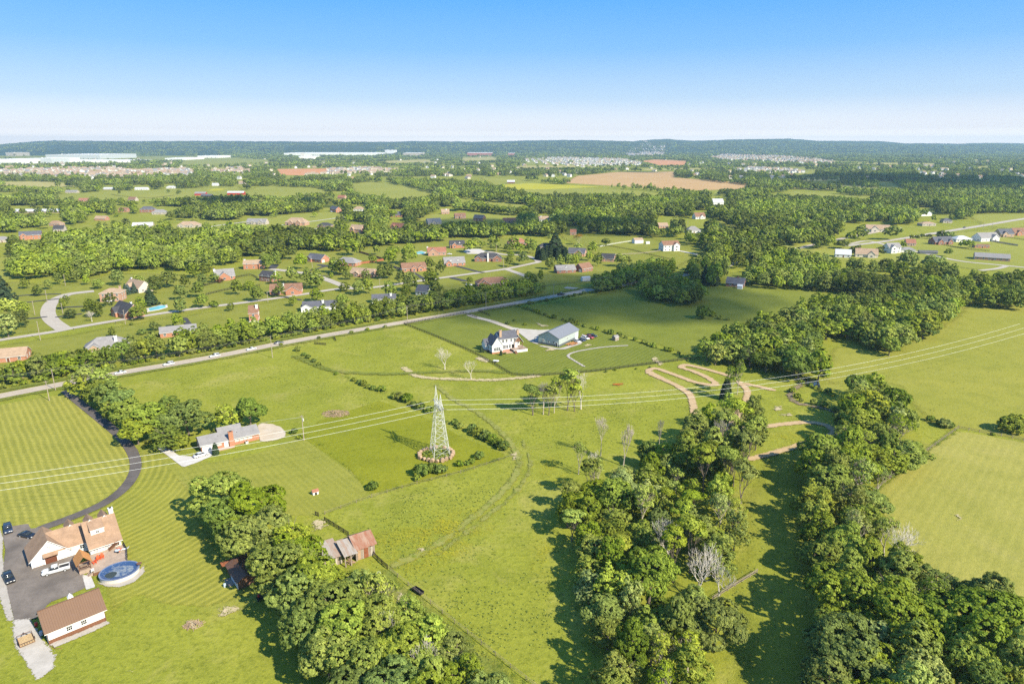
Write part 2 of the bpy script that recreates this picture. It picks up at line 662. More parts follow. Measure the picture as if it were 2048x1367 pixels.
M['lumber'] = plain('sawn_timber', (0.50, 0.235, 0.09), 0.85, 0.3, 1.0)
M['yellow'] = plain('yellow_sign', (0.70, 0.42, 0.02), 0.5, 0.05)
M['water'] = plain('pond_water', (0.03, 0.035, 0.03), 0.06, 0.1, 0.5, spec=0.6)
# ------------------------------------------------------------------ the land
def structure(o):
    o['kind'] = 'structure'
    return o


RIDGE = [(-900, 292), (0, 290), (70, 289.8), (95, 286.5), (180, 284.3), (400, 285), (560, 285.6), (700, 284), (860, 286), (1050, 283), (1180, 281.3),
         (1250, 283.6), (1310, 280), (1360, 282), (1420, 279.6), (1500, 280.4), (1580, 282), (1700, 283), (1755, 287.6), (1850, 289), (1900, 287.2), (2000, 289), (2048, 292.5), (3000, 294)]
RX = np.array([(r[0] - CX) / FOC * 1.0 for r in RIDGE])
RZ = np.array([CAM_H + (HZ - r[1]) * 11000 / 1421 for r in RIDGE])


def land_z(x, y):
    """Height of the rolling country far behind the farms; flat where the farms are."""
    x, y = np.asarray(x, float), np.asarray(y, float)
    az = x / np.maximum(y, 1) * 0.9608
    crest = np.interp(az, RX, RZ)
    rise = np.clip((y - 6600) / 4300, 0, 1)
    rise = rise * rise * (3 - 2 * rise)
    fall = np.clip((y - 12200) / 4000, 0, 1)
    n = fbm(x / 1500, y / 1100, 3, 4) - 0.5
    n2 = fbm(x / 420, y / 300, 9, 3) - 0.5
    base = np.clip((y - 6600) / 1600, 0, 1)
    z = crest * rise * (1 - 0.9 * fall) + base * (1 - rise * 0.75) * (n * 80 + 8) + rise * (n2 * 34) + rise * (vnoise(az * 16, az * 0 + y / 5000, 4) - .5) * 30
    return np.where(y < 6600, 0.0, np.maximum(z, 0.3) * base)


PAST = dict(dark=(0.088, 0.116, 0.017), mid=(0.168, 0.198, 0.026), light=(0.245, 0.258, 0.042), dry=(0.36, 0.31, 0.10))
M['pasture'] = grass('pasture_grass', dry_amt=0.75, tuft=0.75, **PAST, mul=(1.06, 1.03, 0.85))
gm = MB()
gm.poly([(-12500, -400, 0), (12500, -400, 0), (12500, 13000, 0), (-12500, 13000, 0)])
structure(gm.build('ground', M['pasture']))

# the hills on the horizon
nu, nv = 520, 230
uu = np.linspace(-0.93, 0.93, nu)
yy = 6600 * (13000 / 6600) ** np.linspace(0, 1, nv)
U, Y = np.meshgrid(uu, yy)
X = U * Y
Z = land_z(X, Y) + (vnoise(X / 55, Y / 55, 21) - 0.3) * 9 * np.clip((Y - 6800) / 2500, 0, 1)
ii = np.arange(nv - 1)[:, None] * nu + np.arange(nu - 1)[None, :]
faces = np.stack([ii, ii + 1, ii + nu + 1, ii + nu], -1).reshape(-1)
t = NT('forested_hills')
n1 = t.noise(0.0011, 5.0, 0.6)
n2 = t.noise(0.018, 4.0, 0.7)
n3 = t.noise(0.0022, 3.0, 0.5)
c = t.mix(t.rng(n2, 0.3, 0.7), (0.018, 0.034, 0.012), (0.062, 0.090, 0.026))
c = t.mix(t.rng(n3, 0.66, 0.70), c, (0.16, 0.18, 0.05))
M['hills'] = t.done(t.bsdf(c, 1.0, 0, t.bump(n2, 0.8, 9.0), 0.0))
structure(link('hills', mesh_np('hills', np.stack([X, Y, Z], -1).reshape(-1, 3), faces, 4, [M['hills']], smooth=True)))

LEV = [0.02]


def sheet(name, poly, mat, step=3.0, arc=None, lift=None, keep=1.5, line=None, half=0.0):
    """A ground sheet of small quads over a polygon (or along a line of given half width), with the distance to its own edge as attribute."""
    if line is not None:
        lo, hi = line.min(0) - half - keep, line.max(0) + half + keep
    else:
        lo, hi = poly.min(0) - keep, poly.max(0) + keep
    nx = max(2, int((hi[0] - lo[0]) / step) + 2)
    ny = max(2, int((hi[1] - lo[1]) / step) + 2)
    gx, gy = np.meshgrid(lo[0] + np.arange(nx) * step, lo[1] + np.arange(ny) * step)
    pts = np.stack([gx, gy], -1).reshape(-1, 2)
    if line is not None:
        d, _a = seg_dist(pts, line)
        d = half - d
    else:
        d, _a = seg_dist(pts, poly, True)
        d = np.where(in_poly(pts, poly), d, -d)
    ok = d > -keep - step
    idx = (np.arange(ny - 1)[:, None] * nx + np.arange(nx - 1)[None, :]).reshape(-1)
    q = np.stack([idx, idx + 1, idx + nx + 1, idx + nx], -1)
    q = q[ok[q].any(1) & (d[q].max(1) > -keep)]
    used = np.unique(q)
    remap = np.full(len(pts), -1)
    remap[used] = np.arange(len(used))
    LEV[0] += 0.002
    z = LEV[0] if lift is None else lift
    v = np.column_stack([pts[used], np.full(len(used), z)])
    at = {'dist': d[used]}
    if arc is not None:
        at['arc'] = seg_dist(pts[used], arc)[0]
    return structure(link(name, mesh_np(name, v, remap[q].reshape(-1), 4, [mat], attrs=at)))


LINES = []


def strip(name, pts, width, mat, lift=None):
    """A road as a ribbon along a path."""
    LEV[0] += 0.002
    z = LEV[0] if lift is None else lift
    pts = np.asarray(pts, float)
    LINES.append((pts, float(np.max(width)) / 2))
    tg = np.gradient(pts, axis=0)
    tg /= np.linalg.norm(tg, axis=1)[:, None]
    nr = np.column_stack([-tg[:, 1], tg[:, 0]])
    w = np.broadcast_to(np.asarray(width, float), (len(pts),)) / 2
    a, b = pts + nr * w[:, None], pts - nr * w[:, None]
    v = np.column_stack([np.concatenate([a, b]), np.full(2 * len(pts), z)])
    n = len(pts)
    i = np.arange(n - 1)
    f = np.stack([i + n, i + n + 1, i + 1, i], -1).reshape(-1)
    return structure(link(name, mesh_np(name, v, f, 4, [mat])))


# ---- grass and field materials
E1 = (1.2, 4.0, 0.35)
E0 = (0.35, 1.0, 0.8)
M['lawn_stripe'] = grass('mown_striped_lawn', (0.10, 0.135, 0.018), (0.185, 0.222, 0.030), (0.245, 0.275, 0.046), (0.30, 0.28, 0.08), 0.35, 0.3,
                         ('line', -49.5, 2.05, 0.62, (4, 2.1, 0.4)), E0, mul=(1.3, 1.08, 1.3))
M['lawn_arc'] = grass('mown_curved_lawn', (0.085, 0.122, 0.016), (0.160, 0.202, 0.026), (0.225, 0.258, 0.040), (0.30, 0.28, 0.08), 0.35, 0.3,
                      ('arc', 0, 2.1, 0.66), E1, mul=(1.28, 1.06, 1.15))
M['ranch_lawn'] = grass('ranch_lawn', (0.105, 0.142, 0.022), (0.178, 0.214, 0.036), (0.225, 0.252, 0.048), (0.29, 0.28, 0.09), 0.3, 0.35,
                        ('line', -50, 1.9, 0.25), E0, mul=(1.15, 1.0, 0.92))
M['tower_field'] = grass('tower_field', (0.088, 0.130, 0.014), (0.142, 0.198, 0.019), (0.185, 0.235, 0.026), None, 0, 0.5, None, E0, mul=(1.2, 0.96, 0.74))
M['estate_lawn'] = grass('estate_lawn', (0.078, 0.112, 0.018), (0.142, 0.178, 0.027), (0.185, 0.215, 0.034), (0.22, 0.21, 0.06), 0.25, 0.3,
                         ('line', 55, 2.4, 0.42), E0, mul=(0.95, 0.9, 0.9))
M['east_field'] = grass('mown_east_field', (0.135, 0.162, 0.027), (0.218, 0.238, 0.044), (0.262, 0.270, 0.060), (0.33, 0.29, 0.10), 0.55, 0.25,
                        ('line', 47, 2.6, 0.2, (-35, 3.1, .12)), E0, mul=(1.2, 1.07, 1.15))
M['east_pasture'] = grass('east_pasture', (0.12, 0.155, 0.022), (0.195, 0.228, 0.034), (0.245, 0.262, 0.046), (0.30, 0.28, 0.08), 0.25, 0.4, None, (4, 6, .1), mul=(1.1, 0.98, 0.95))
M['corridor'] = grass('corridor_grass', (0.098, 0.136, 0.018), (0.175, 0.212, 0.026), (0.222, 0.252, 0.036), (0.30, 0.28, 0.08), 0.3, 0.5, None, (5, 7, .1), mul=(1.02, 0.92, 0.85))
M['north_field'] = grass('north_field', (0.085, 0.118, 0.018), (0.145, 0.182, 0.025), (0.195, 0.222, 0.034), (0.22, 0.22, 0.06), 0.25, 0.45, None, (4, 6, .1), mul=(0.98, 0.92, 0.9))
M['suburb_lawn'] = grass('suburb_lawn', (0.085, 0.118, 0.020), (0.150, 0.186, 0.030), (0.215, 0.240, 0.044), (0.29, 0.27, 0.09), 0.45, 0.35,
                         ('line', 30, 4.5, 0.14), (6, 14, .06), mul=(1.1, 0.98, 0.9))
M['far_field'] = grass('far_field', (0.13, 0.165, 0.03), (0.20, 0.235, 0.042), (0.25, 0.275, 0.055), (0.33, 0.30, 0.10), 0.3, 0.1, None, (10, 24, .02), patch_scale=0.006, mul=(1.06, 0.96, 0.9))
M['far_dry'] = grass('far_dry_grass', (0.22, 0.20, 0.06), (0.32, 0.28, 0.09), (0.38, 0.33, 0.12), None, 0, 0.1, None, (10, 24, .02), patch_scale=0.008)
M['yellow_field'] = grass('buttercup_field', (0.20, 0.22, 0.03), (0.34, 0.33, 0.03), (0.40, 0.36, 0.035), None, 0, 0.1, None, (14, 40, .012), patch_scale=0.01)
M['weeds'] = grass('rough_grass', (0.055, 0.085, 0.014), (0.11, 0.145, 0.022), (0.20, 0.215, 0.04), (0.34, 0.28, 0.11), 0.7, 0.95, None, (2.0, 6, .25), fine=.8)
M['dark_grass'] = grass('lush_dark_grass', (0.045, 0.080, 0.010), (0.078, 0.125, 0.013), (0.115, 0.16, 0.018), None, 0, 0.8, None, (2.0, 4.5, .3))
M['asphalt_dark'] = soil('dark_asphalt', (0.085, 0.074, 0.066), (0.165, 0.14, 0.122), (0.12, .3, 0.8), 0.12)
M['yard'] = soil('worn_yard_asphalt', (0.125, 0.105, 0.088), (0.245, 0.205, 0.17), (0.15, .4, 0.8), 0.16)
M['asphalt'] = soil('road_asphalt', (0.40, 0.33, 0.25), (0.47, 0.395, 0.305), None, 0.15)
M['street'] = soil('street_concrete', (0.39, 0.34, 0.28), (0.46, 0.405, 0.335), None, 0.15)
M['gravel'] = soil('pale_gravel', (0.40, 0.36, 0.305), (0.52, 0.47, 0.405), (0.5, 1.8, 0.9), 0.3)
M['gravel_edge'] = soil('gravel_edging', (0.36, 0.32, 0.265), (0.46, 0.41, 0.35), (0.25, .9, 1.5), 0.4)
M['drive_white'] = soil('white_concrete_drive', (0.48, 0.44, 0.39), (0.58, 0.54, 0.48), (0.1, .15, 1.0), 0.2)
M['drive_tan'] = soil('tan_gravel_drive', (0.46, 0.37, 0.26), (0.58, 0.50, 0.40), (0.4, 1.0, 0.7), 0.25)
M['drive_black'] = soil('black_driveway', (0.05, 0.05, 0.053), (0.085, 0.082, 0.08), (0.2, .4, 0.7), 0.2)
M['dirt'] = soil('dirt_track', (0.42, 0.285, 0.155), (0.52, 0.375, 0.215), (0.7, 2.2, 0.5), 0.6)
M['trail'] = soil('sandy_trail', (0.42, 0.33, 0.18), (0.52, 0.42, 0.24), (1.0, 4.2, 0.6), 0.6, (0.20, 0.21, 0.04))
M['worn'] = soil('worn_grass_track', (0.225, 0.235, 0.05), (0.275, 0.262, 0.07), (0.9, 3.2, 0.25), 0.25, (0.17, 0.2, 0.03))
M['bare'] = soil('bare_patch', (0.44, 0.35, 0.20), (0.54, 0.44, 0.28), (1.2, 6.5, 0.55), 0.7, (0.20, 0.21, 0.04))
M['field_brown'] = soil('ploughed_field', (0.43, 0.265, 0.11), (0.50, 0.325, 0.145), (10, 20, .03), 0.012)
M['field_orange'] = soil('red_clay_field', (0.50, 0.215, 0.085), (0.60, 0.30, 0.13), (8, 20, .03), 0.02)
M['creek'] = soil('creek_bed', (0.20, 0.145, 0.095), (0.29, 0.21, 0.14), (1.2, 4.5, 0.4), 0.6, (0.08, 0.11, 0.02))

t = NT('buttercups')
fl = t.noise(1.9, 2.0, 0.7)
pt = t.noise(0.14, 4.0, 0.65)
al = t.math('MULTIPLY', t.rng(fl, 0.44, 0.56), t.rng(pt, 0.42, 0.58))
al = t.math('MULTIPLY', al, t.rng(t.attr('dist'), -1, 6))
M['flowers'] = t.done(t.bsdf((0.42, 0.37, 0.025), 0.9, 0, None, 0.1), t.math('MULTIPLY', al, 0.6))

# ---- fields and lawns
field = lambda name, px, mat, step=4.0, **k: sheet(name, gpoly(px), M[mat], step, **k)
DRIVE = gpath([(132, 783), (160, 806), (200, 838), (236, 868), (260, 896), (271, 922), (268, 948), (247, 978), (205, 1008), (150, 1032), (82, 1057)], 2.0)

field('pasture', [(1640, 770), (1660, 690), (1780, 700), (1900, 640), (1940, 600), (2150, 610), (2400, 700), (2300, 880), (2060, 884), (1915, 858), (1850, 850), (1790, 770)], 'east_pasture', 6)
field('field', [(1060, 612), (1275, 573), (1330, 560), (1500, 540), (1730, 575), (1720, 600), (1560, 640), (1480, 690), (1380, 712), (1250, 672), (960, 625)], 'north_field', 6)
field('lawn', [(-120, 720), (0, 690), (300, 640), (560, 598), (700, 580), (860, 560), (1050, 530), (1170, 470), (1300, 468), (1500, 500), (1330, 545), (1120, 570), (900, 600), (700, 632), (520, 662), (250, 712), (-60, 770)], 'suburb_lawn', 7)
field('lawn', [(-150, 690), (-20, 640), (0, 560), (120, 570), (230, 545), (420, 550), (560, 510), (740, 495), (900, 470), (1060, 480), (1080, 525), (900, 556), (620, 590), (300, 640)], 'suburb_lawn', 7)
field('field', [(-60, 510), (0, 512), (170, 500), (205, 508), (120, 545), (0, 562), (-80, 570)], 'far_field', 8)
field('grass_corridor', [(1470, 1000), (1540, 900), (1600, 880), (1625, 1000), (1640, 1250), (1640, 1420), (1430, 1420), (1480, 1250), (1440, 1170), (1480, 1080)], 'corridor', 4)
field('mown_field', [(1740, 992), (1800, 945), (1858, 900), (1915, 860), (2060, 887), (2200, 905), (2300, 1250), (2100, 1260), (1960, 1215), (1850, 1160), (1790, 1060)], 'east_field', 4)
field('tower_field', [(596, 868), (640, 840), (760, 800), (850, 835), (940, 880), (1022, 912), (930, 940), (830, 968), (742, 990), (700, 940)], 'tower_field', 3)
field('ranch_lawn', [(300, 910), (345, 905), (420, 925), (520, 905), (602, 872), (655, 910), (705, 945), (741, 990), (690, 1010), (640, 1032), (560, 1030), (470, 1000), (400, 985), (340, 950)], 'ranch_lawn', 3)
field('estate_lawn', [(812, 648), (935, 628), (1040, 612), (1120, 640), (1250, 674), (1375, 716), (1300, 730), (1180, 744), (1060, 752), (1020, 747), (940, 702)], 'estate_lawn', 4)
field('striped_lawn', [(-60, 822), (20, 805), (125, 788), (160, 812), (200, 845), (234, 873), (256, 900), (266, 924), (262, 947), (240, 975), (200, 1003), (148, 1028), (82, 1050), (0, 1062), (-120, 1075)], 'lawn_stripe', 3)
field('curved_lawn', [(274, 945), (280, 905), (310, 905), (345, 940), (385, 985), (400, 1040), (450, 1120), (500, 1190), (420, 1215), (330, 1210), (270, 1190), (220, 1230), (215, 1190), (160, 1100), (90, 1062), (150, 1036), (206, 1012), (250, 982)], 'lawn_arc', 2.0, arc=DRIVE)
field('rough_verge', [(770, 1120), (830, 1180), (900, 1240), (1000, 1320), (1090, 1400), (980, 1400), (900, 1310), (800, 1220), (740, 1150)], 'weeds', 3)
field('dark_verge', [(755, 1118), (830, 1180), (900, 1235), (1010, 1320), (1090, 1390), (1075, 1400), (990, 1330), (880, 1240), (800, 1178), (745, 1130)], 'dark_grass', 2)

# ---- far fields, one sheet each
FAR = [('ploughed_field', [(1128, 366), (1150, 352), (1230, 344), (1350, 343), (1352, 355), (1420, 360), (1500, 365), (1490, 378), (1400, 381), (1310, 377), (1210, 371)], 'field_brown'),
       ('clay_field', [(552, 338), (660, 337), (655, 346), (610, 351), (560, 350)], 'field_orange'),
       ('field', [(955, 354), (1030, 357), (1130, 374), (1230, 378), (1350, 388), (1300, 399), (1090, 399), (985, 370)], 'far_field'),
       ('buttercup_field', [(990, 370), (1060, 366), (1150, 370), (1210, 374), (1120, 378), (1020, 380)], 'yellow_field'),
       ('field', [(1530, 390), (1590, 382), (1700, 390), (1790, 404), (1700, 406), (1600, 402)], 'far_field'),
       ('field', [(1730, 362), (1790, 364), (1815, 378), (1790, 380)], 'far_field'),
       ('field', [(1880, 380), (1960, 376), (1990, 384), (1900, 388)], 'far_dry'),
       ('field', [(1930, 428), (2060, 426), (2200, 440), (2060, 462), (1960, 452)], 'far_field'),
       ('field', [(700, 368), (745, 363), (870, 380), (862, 396), (780, 398), (705, 384)], 'far_field'),
       ('field', [(480, 384), (520, 372), (640, 376), (660, 384), (560, 394), (490, 390)], 'far_field'),
       ('field', [(350, 378), (480, 372), (500, 390), (350, 398), (220, 400), (100, 400), (105, 390), (200, 383)], 'far_field'),
       ('buttercup_field', [(415, 377), (456, 376), (455, 381), (410, 382)], 'yellow_field'),
       ('field', [(965, 400), (1060, 399), (1062, 414), (1010, 416), (960, 408)], 'far_field'),
       ('field', [(470, 442), (560, 430), (690, 420), (700, 440), (640, 456), (560, 460), (470, 456)], 'far_field'),
       ('field', [(300, 450), (390, 442), (480, 440), (470, 462), (350, 466)], 'far_field'),
       ('field', [(820, 430), (920, 424), (1045, 432), (1040, 446), (930, 452), (830, 448)], 'far_field'),
       ('field', [(1110, 470), (1280, 472), (1420, 500), (1350, 540), (1200, 520)], 'suburb_lawn'),
       ('field', [(1840, 470), (2060, 450), (2200, 480), (2200, 560), (2000, 545), (1860, 530), (1700, 520), (1640, 510), (1700, 480)], 'far_field'),
       ('field', [(1430, 440), (1560, 462), (1700, 500), (1800, 530), (1660, 520), (1500, 480), (1420, 455)], 'far_field'),
       ('dry_field', [(0, 364), (80, 362), (185, 370), (110, 375), (0, 372)], 'far_dry'),
       ('field', [(370, 316), (440, 314), (560, 322), (450, 328), (360, 330)], 'far_field'),
       ('dry_field', [(765, 322), (850, 319), (880, 324), (780, 327)], 'far_dry'),
       ('dry_field', [(920, 316), (985, 314), (1000, 320), (930, 322)], 'far_dry'),
       ('clay_ground', [(1280, 322), (1310, 319), (1375, 322), (1370, 330), (1320, 331)], 'field_orange'),
       ('dry_field', [(1340, 302), (1390, 300), (1430, 303), (1360, 305)], 'far_dry'),
       ('field', [(1575, 344), (1630, 341), (1635, 348), (1590, 350)], 'far_field'),
       ('dry_field', [(1945, 334), (1980, 333), (1976, 338), (1950, 338)], 'far_dry'),
       ('field', [(200, 315), (380, 312), (420, 318), (300, 320)], 'far_field')]
OPEN = []
for nm, px, mt in FAR:
    pg = gpoly(px)
    ext = float((pg.max(0) - pg.min(0)).max())
    sheet(nm, pg, M[mt], max(8.0, ext / 60), keep=6)
    OPEN.append(px)

# more small clearings and hay meadows among the far woods
rf = np.random.default_rng(23)
FAR_G = [gpoly(q[1]) for q in FAR]
for i in range(64):
    d = 1500 * (6600 / 1500) ** rf.random()
    az = rf.uniform(-.72, .72)
    w_, h_ = rf.uniform(60, 190) * (1 + d / 4500), rf.uniform(28, 85) * (1 + d / 3200)
    an = rf.uniform(-.5, .5)
    cn = [(-w_, -h_), (w_, -h_ * rf.uniform(.6, 1)), (w_ * rf.uniform(.7, 1), h_), (-w_ * rf.uniform(.6, 1), h_ * rf.uniform(.6, 1))]
    pg = np.array([(az * d + q[0] * math.cos(an) - q[1] * math.sin(an), d + q[0] * math.sin(an) + q[1] * math.cos(an)) for q in cn])
    if pg[:, 1].max() > 6500 or pg[:, 1].min() < 1250:
        continue
    chk = np.concatenate([pg, pg.mean(0)[None], (pg + np.roll(pg, 1, 0)) / 2])
    if any(in_poly(chk, q).any() or in_poly(q, pg).any() for q in FAR_G):
        continue
    FAR_G.append(pg)
    sheet('field', pg, M[('far_field', 'far_field', 'far_dry')[i % 3]], max(8.0, w_ / 20), keep=6)
    OPEN.append([P(q[0], q[1]) for q in pg])

# ---- roads, streets, drives
ROAD = gpath([(-150, 822), (0, 792), (130, 767), (250, 744), (340, 729), (430, 713), (500, 699), (560, 687), (690, 664), (815, 643), (930, 624), (1060, 601), (1190, 578), (1280, 565), (1340, 555), (1380, 548), (1440, 535), (1560, 505), (1680, 478), (1800, 455)], 5)
STREET = gpath([(-120, 702), (0, 680), (110, 663), (150, 655), (300, 630), (400, 616), (480, 606), (540, 598), (610, 588), (673, 578), (720, 577), (761, 573), (837, 562), (960, 545), (1010, 538), (1045, 531), (1078, 524)], 4)
strip('road', ROAD, 7.0, M['asphalt'])
strip('street', STREET, 5.6, M['street'])
strip('street', gpath([(1078, 524), (1068, 516), (1040, 510), (1008, 509), (975, 503), (950, 500)], 3), 5.5, M['street'])
strip('street', gpath([(130, 660), (103, 640), (96, 622), (106, 603), (135, 589), (170, 584), (188, 582)], 3), 8.0, M['street'])
strip('street', gpath([(700, 577), (672, 566), (645, 556), (620, 548), (560, 540), (540, 538)], 3), 6.5, M['street'])
strip('street', gpath([(1012, 538), (1035, 546), (1062, 556)], 3), 5.5, M['street'])
strip('street', gpath([(1130, 575), (1152, 577), (1185, 580)], 3), 6.0, M['street'])
strip('lane', gpath([(1860, 468), (1960, 452), (2060, 436), (2200, 420)], 6), 9.0, M['street'])
strip('lane', gpath([(1690, 492), (1760, 484), (1830, 473), (1870, 466)], 6), 7.0, M['street'])
strip('lane', gpath([(1700, 488), (1735, 482), (1780, 492), (1850, 507), (1920, 522), (2000, 530), (2080, 538)], 5), 5.0, M['street'])
strip('lane', gpath([(1960, 541), (1995, 537), (2015, 531)], 4), 4.5, M['street'])
strip('lane', gpath([(1600, 452), (1500, 446), (1450, 441)], 6), 6.0, M['street'])
sheet('cul_de_sac', gpoly([(926, 503), (935, 498), (960, 498), (972, 503), (960, 508), (935, 508)]), M['drive_white'], 2.0)
sheet('driveway', None, M['asphalt_dark'], 0.8, line=DRIVE, half=1.75, keep=.6)
sheet('gravel_edging', gpoly([(-40, 1045), (-2, 1050), (8, 1075), (6, 1110), (14, 1160), (30, 1240), (14, 1245), (0, 1200), (-14, 1130), (-40, 1100)]), M['gravel_edge'], .8)
sheet('parking_yard', gpoly([(4, 1062), (14, 1054), (57, 1047), (62, 1057), (84, 1055), (100, 1090), (150, 1110), (166, 1135), (172, 1176), (140, 1190), (100, 1205), (72, 1238), (29, 1242), (16, 1190), (6, 1140), (10, 1100)]), M['yard'], .8)
sheet('walkway', gpoly([(164, 1150), (182, 1151), (192, 1174), (172, 1180)]), M['drive_white'], .5)
sheet('gravel_pad', gpoly([(26, 1240), (60, 1235), (78, 1262), (96, 1288), (113, 1310), (110, 1335), (92, 1352), (72, 1361), (64, 1348), (48, 1322), (30, 1298), (23, 1265)]), M['gravel'], .7)
sheet('gravel_edging', gpoly([(96, 1288), (150, 1268), (216, 1240), (222, 1246), (190, 1262), (110, 1296)]), M['gravel_edge'], .6)
sheet('pool_surround', gpoly([(190, 1164), (215, 1165), (250, 1160), (275, 1146), (289, 1125), (290, 1145), (270, 1164), (240, 1175), (210, 1174)]), M['gravel_edge'], .5)
sheet('white_drive', gpoly([(309, 893), (328, 889), (345, 902), (358, 911), (385, 913), (405, 908), (426, 897), (434, 904), (420, 914), (395, 925), (366, 935), (340, 915)]), M['drive_white'], 1.0)
sheet('turnaround', gpoly([(514, 851), (524, 846), (545, 848), (563, 854), (573, 864), (571, 874), (555, 880), (530, 884), (519, 882), (516, 868)]), M['drive_tan'], 1.0)
sheet('estate_drive', None, M['drive_tan'], 1.2, line=gpath([(932, 627), (950, 634), (985, 643), (1010, 652), (1035, 660), (1070, 662)], 3), half=2.2, keep=1)
sheet('gravel_yard', gpoly([(1012, 652), (1040, 657), (1080, 660), (1120, 658), (1115, 668), (1085, 682), (1078, 690), (1060, 684), (1040, 668)]), M['gravel'], 1.5)
sheet('gravel_edging', gpoly([(1075, 690), (1100, 693), (1118, 697), (1150, 688), (1160, 676), (1165, 668), (1172, 672), (1163, 688), (1130, 699), (1110, 699), (1080, 693)]), M['gravel_edge'], 1.0)
sheet('gravel_ring', None, M['gravel_edge'], 1.0, line=gpath([(1168, 733), (1150, 722), (1137, 714), (1138, 709), (1150, 704), (1175, 699), (1210, 694), (1255, 691)], 3), half=.8, keep=.8)
sheet('patio', gpoly([(1000, 702), (1022, 699), (1030, 706), (1008, 708)]), M['drive_tan'], 1.0)
for px, w, mt in (([(566, 593), (600, 600)], 3, 'drive_black'), ([(368, 637), (378, 650), (390, 658)], 4, 'drive_black'), ([(0, 595), (60, 590), (118, 588)], 3, 'drive_black'),
                  ([(0, 612), (60, 604), (115, 598)], 3, 'drive_black'), ([(120, 615), (165, 613)], 3, 'drive_black'), ([(115, 634), (160, 628)], 3, 'drive_black'),
                  ([(0, 640), (60, 637), (90, 634)], 3, 'drive_black'), ([(622, 541), (650, 533), (672, 526)], 3.5, 'drive_black'), ([(660, 533), (640, 530)], 6, 'drive_black'),
                  ([(545, 536), (550, 530)], 7, 'drive_black'), ([(643, 552), (690, 548)], 3, 'drive_black'), ([(905, 530), (950, 542), (965, 545)], 4, 'drive_black'),
                  ([(822, 543), (845, 556), (860, 559)], 4, 'drive_black'), ([(905, 556), (930, 562)], 5, 'drive_black'), ([(1350, 500), (1380, 506), (1392, 509)], 4, 'street'),
                  ([(395, 462), (430, 452), (490, 444)], 4, 'drive_white'), ([(550, 452), (600, 446), (690, 434)], 4, 'drive_white'), ([(560, 460), (640, 457)], 4, 'drive_white')):
    ln = gpath(px, 2)
    sheet('driveway', None, M[mt] if mt != 'street' else M['drive_white'], max(0.8, w / 4), line=ln, half=w / 2, keep=.8)

# ---- worn tracks, dirt, flowers
sheet('dirt_trail', None, M['trail'], 1.0, line=gpath([(808, 736), (820, 745), (836, 753), (870, 757), (930, 759), (985, 760), (1040, 756), (1075, 752)], 3), half=2.0, keep=2)
sheet('worn_track', None, M['worn'], 1.5, line=gpath([(872, 770), (905, 797), (950, 822), (990, 852), (1018, 880), (1035, 912), (1036, 940), (1005, 985), (940, 1040), (860, 1098), (790, 1130)], 4), half=1.5, keep=3)
sheet('worn_track', None, M['worn'], 1.5, line=gpath([(1045, 880), (1062, 930), (1035, 980), (960, 1045), (875, 1110)], 4), half=1.0, keep=3)
sheet('bare_ground', gpoly([(1021, 906), (1034, 905), (1036, 916), (1026, 921)]), M['bare'], .8)
sheet('bare_ground', gpoly([(838, 1096), (848, 1095), (850, 1106), (840, 1108)]), M['bare'], .8)
for px, hw in (([(1388, 825), (1384, 800), (1374, 783), (1340, 765), (1305, 750), (1296, 742), (1310, 737), (1345, 748), (1392, 765), (1432, 770), (1418, 757), (1385, 742), (1362, 735), (1372, 730), (1410, 738), (1460, 752)], 1.35),
               ([(1478, 764), (1494, 780), (1492, 800), (1480, 822), (1466, 845), (1455, 862)], 1.2), ([(1492, 768), (1520, 774), (1545, 780)], 1.3),
               ([(1480, 858), (1525, 854), (1580, 847), (1620, 845), (1650, 850), (1668, 862), (1660, 872), (1620, 884), (1580, 896), (1545, 907), (1500, 918)], 1.3), ([(1296, 742), (1320, 755), (1350, 770), (1378, 788)], 1.25)):
    sheet('dirt_track', None, M['dirt'], .9, line=gpath(px, 3), half=hw + .45, keep=2.0)
sheet('creek_bed', None, M['creek'], 1.2, line=gpath([(1610, 765), (1585, 782), (1580, 795), (1600, 808), (1640, 815), (1670, 824), (1690, 835)], 3), half=1.7, keep=2.5)
for px in ([(1545, 815), (1562, 812), (1566, 820), (1550, 823)], [(1560, 828), (1585, 826), (1586, 832), (1565, 834)], [(372, 1243), (395, 1240), (404, 1254), (380, 1258)], [(1914, 1028), (1926, 1033), (1922, 1042), (1916, 1040)],
           [(430, 1220), (470, 1208), (490, 1222), (440, 1232)], [(790, 1180), (815, 1200), (840, 1225), (860, 1248), (840, 1245), (800, 1208)], [(868, 1260), (890, 1275), (900, 1290), (875, 1280)],
           [(618, 1044), (648, 1038), (655, 1052), (630, 1062)], [(960, 712), (985, 722), (972, 727), (950, 718)], [(1095, 694), (1120, 700), (1090, 703)], [(1070, 645), (1100, 652), (1082, 655)], [(1525, 725), (1540, 728), (1535, 742)],
           [(1300, 716), (1312, 714), (1330, 730), (1318, 732)], [(1170, 688), (1190, 690), (1165, 696)], [(262, 1333), (270, 1333), (270, 1340), (262, 1340)]):
    sheet('bare_ground', gpoly(px), M['bare'], 1.0, keep=2.5)
for px in ([(720, 1075), (860, 1035), (930, 1045), (960, 1100), (900, 1150), (800, 1150), (740, 1110)], [(820, 1030), (960, 1010), (1000, 1060), (930, 1090), (850, 1080)], [(1060, 1060), (1130, 1080), (1150, 1150), (1100, 1190), (1060, 1140)],
           [(1060, 900), (1120, 910), (1150, 960), (1090, 980)], [(1530, 860), (1620, 850), (1640, 880), (1560, 910)], [(1440, 800), (1490, 790), (1480, 850)]):
    sheet('buttercups', gpoly(px), M['flowers'], 2.5, keep=3)['kind'] = 'stuff'
tgr = np.gradient(ROAD, axis=0)
tgr /= np.linalg.norm(tgr, axis=1)[:, None]
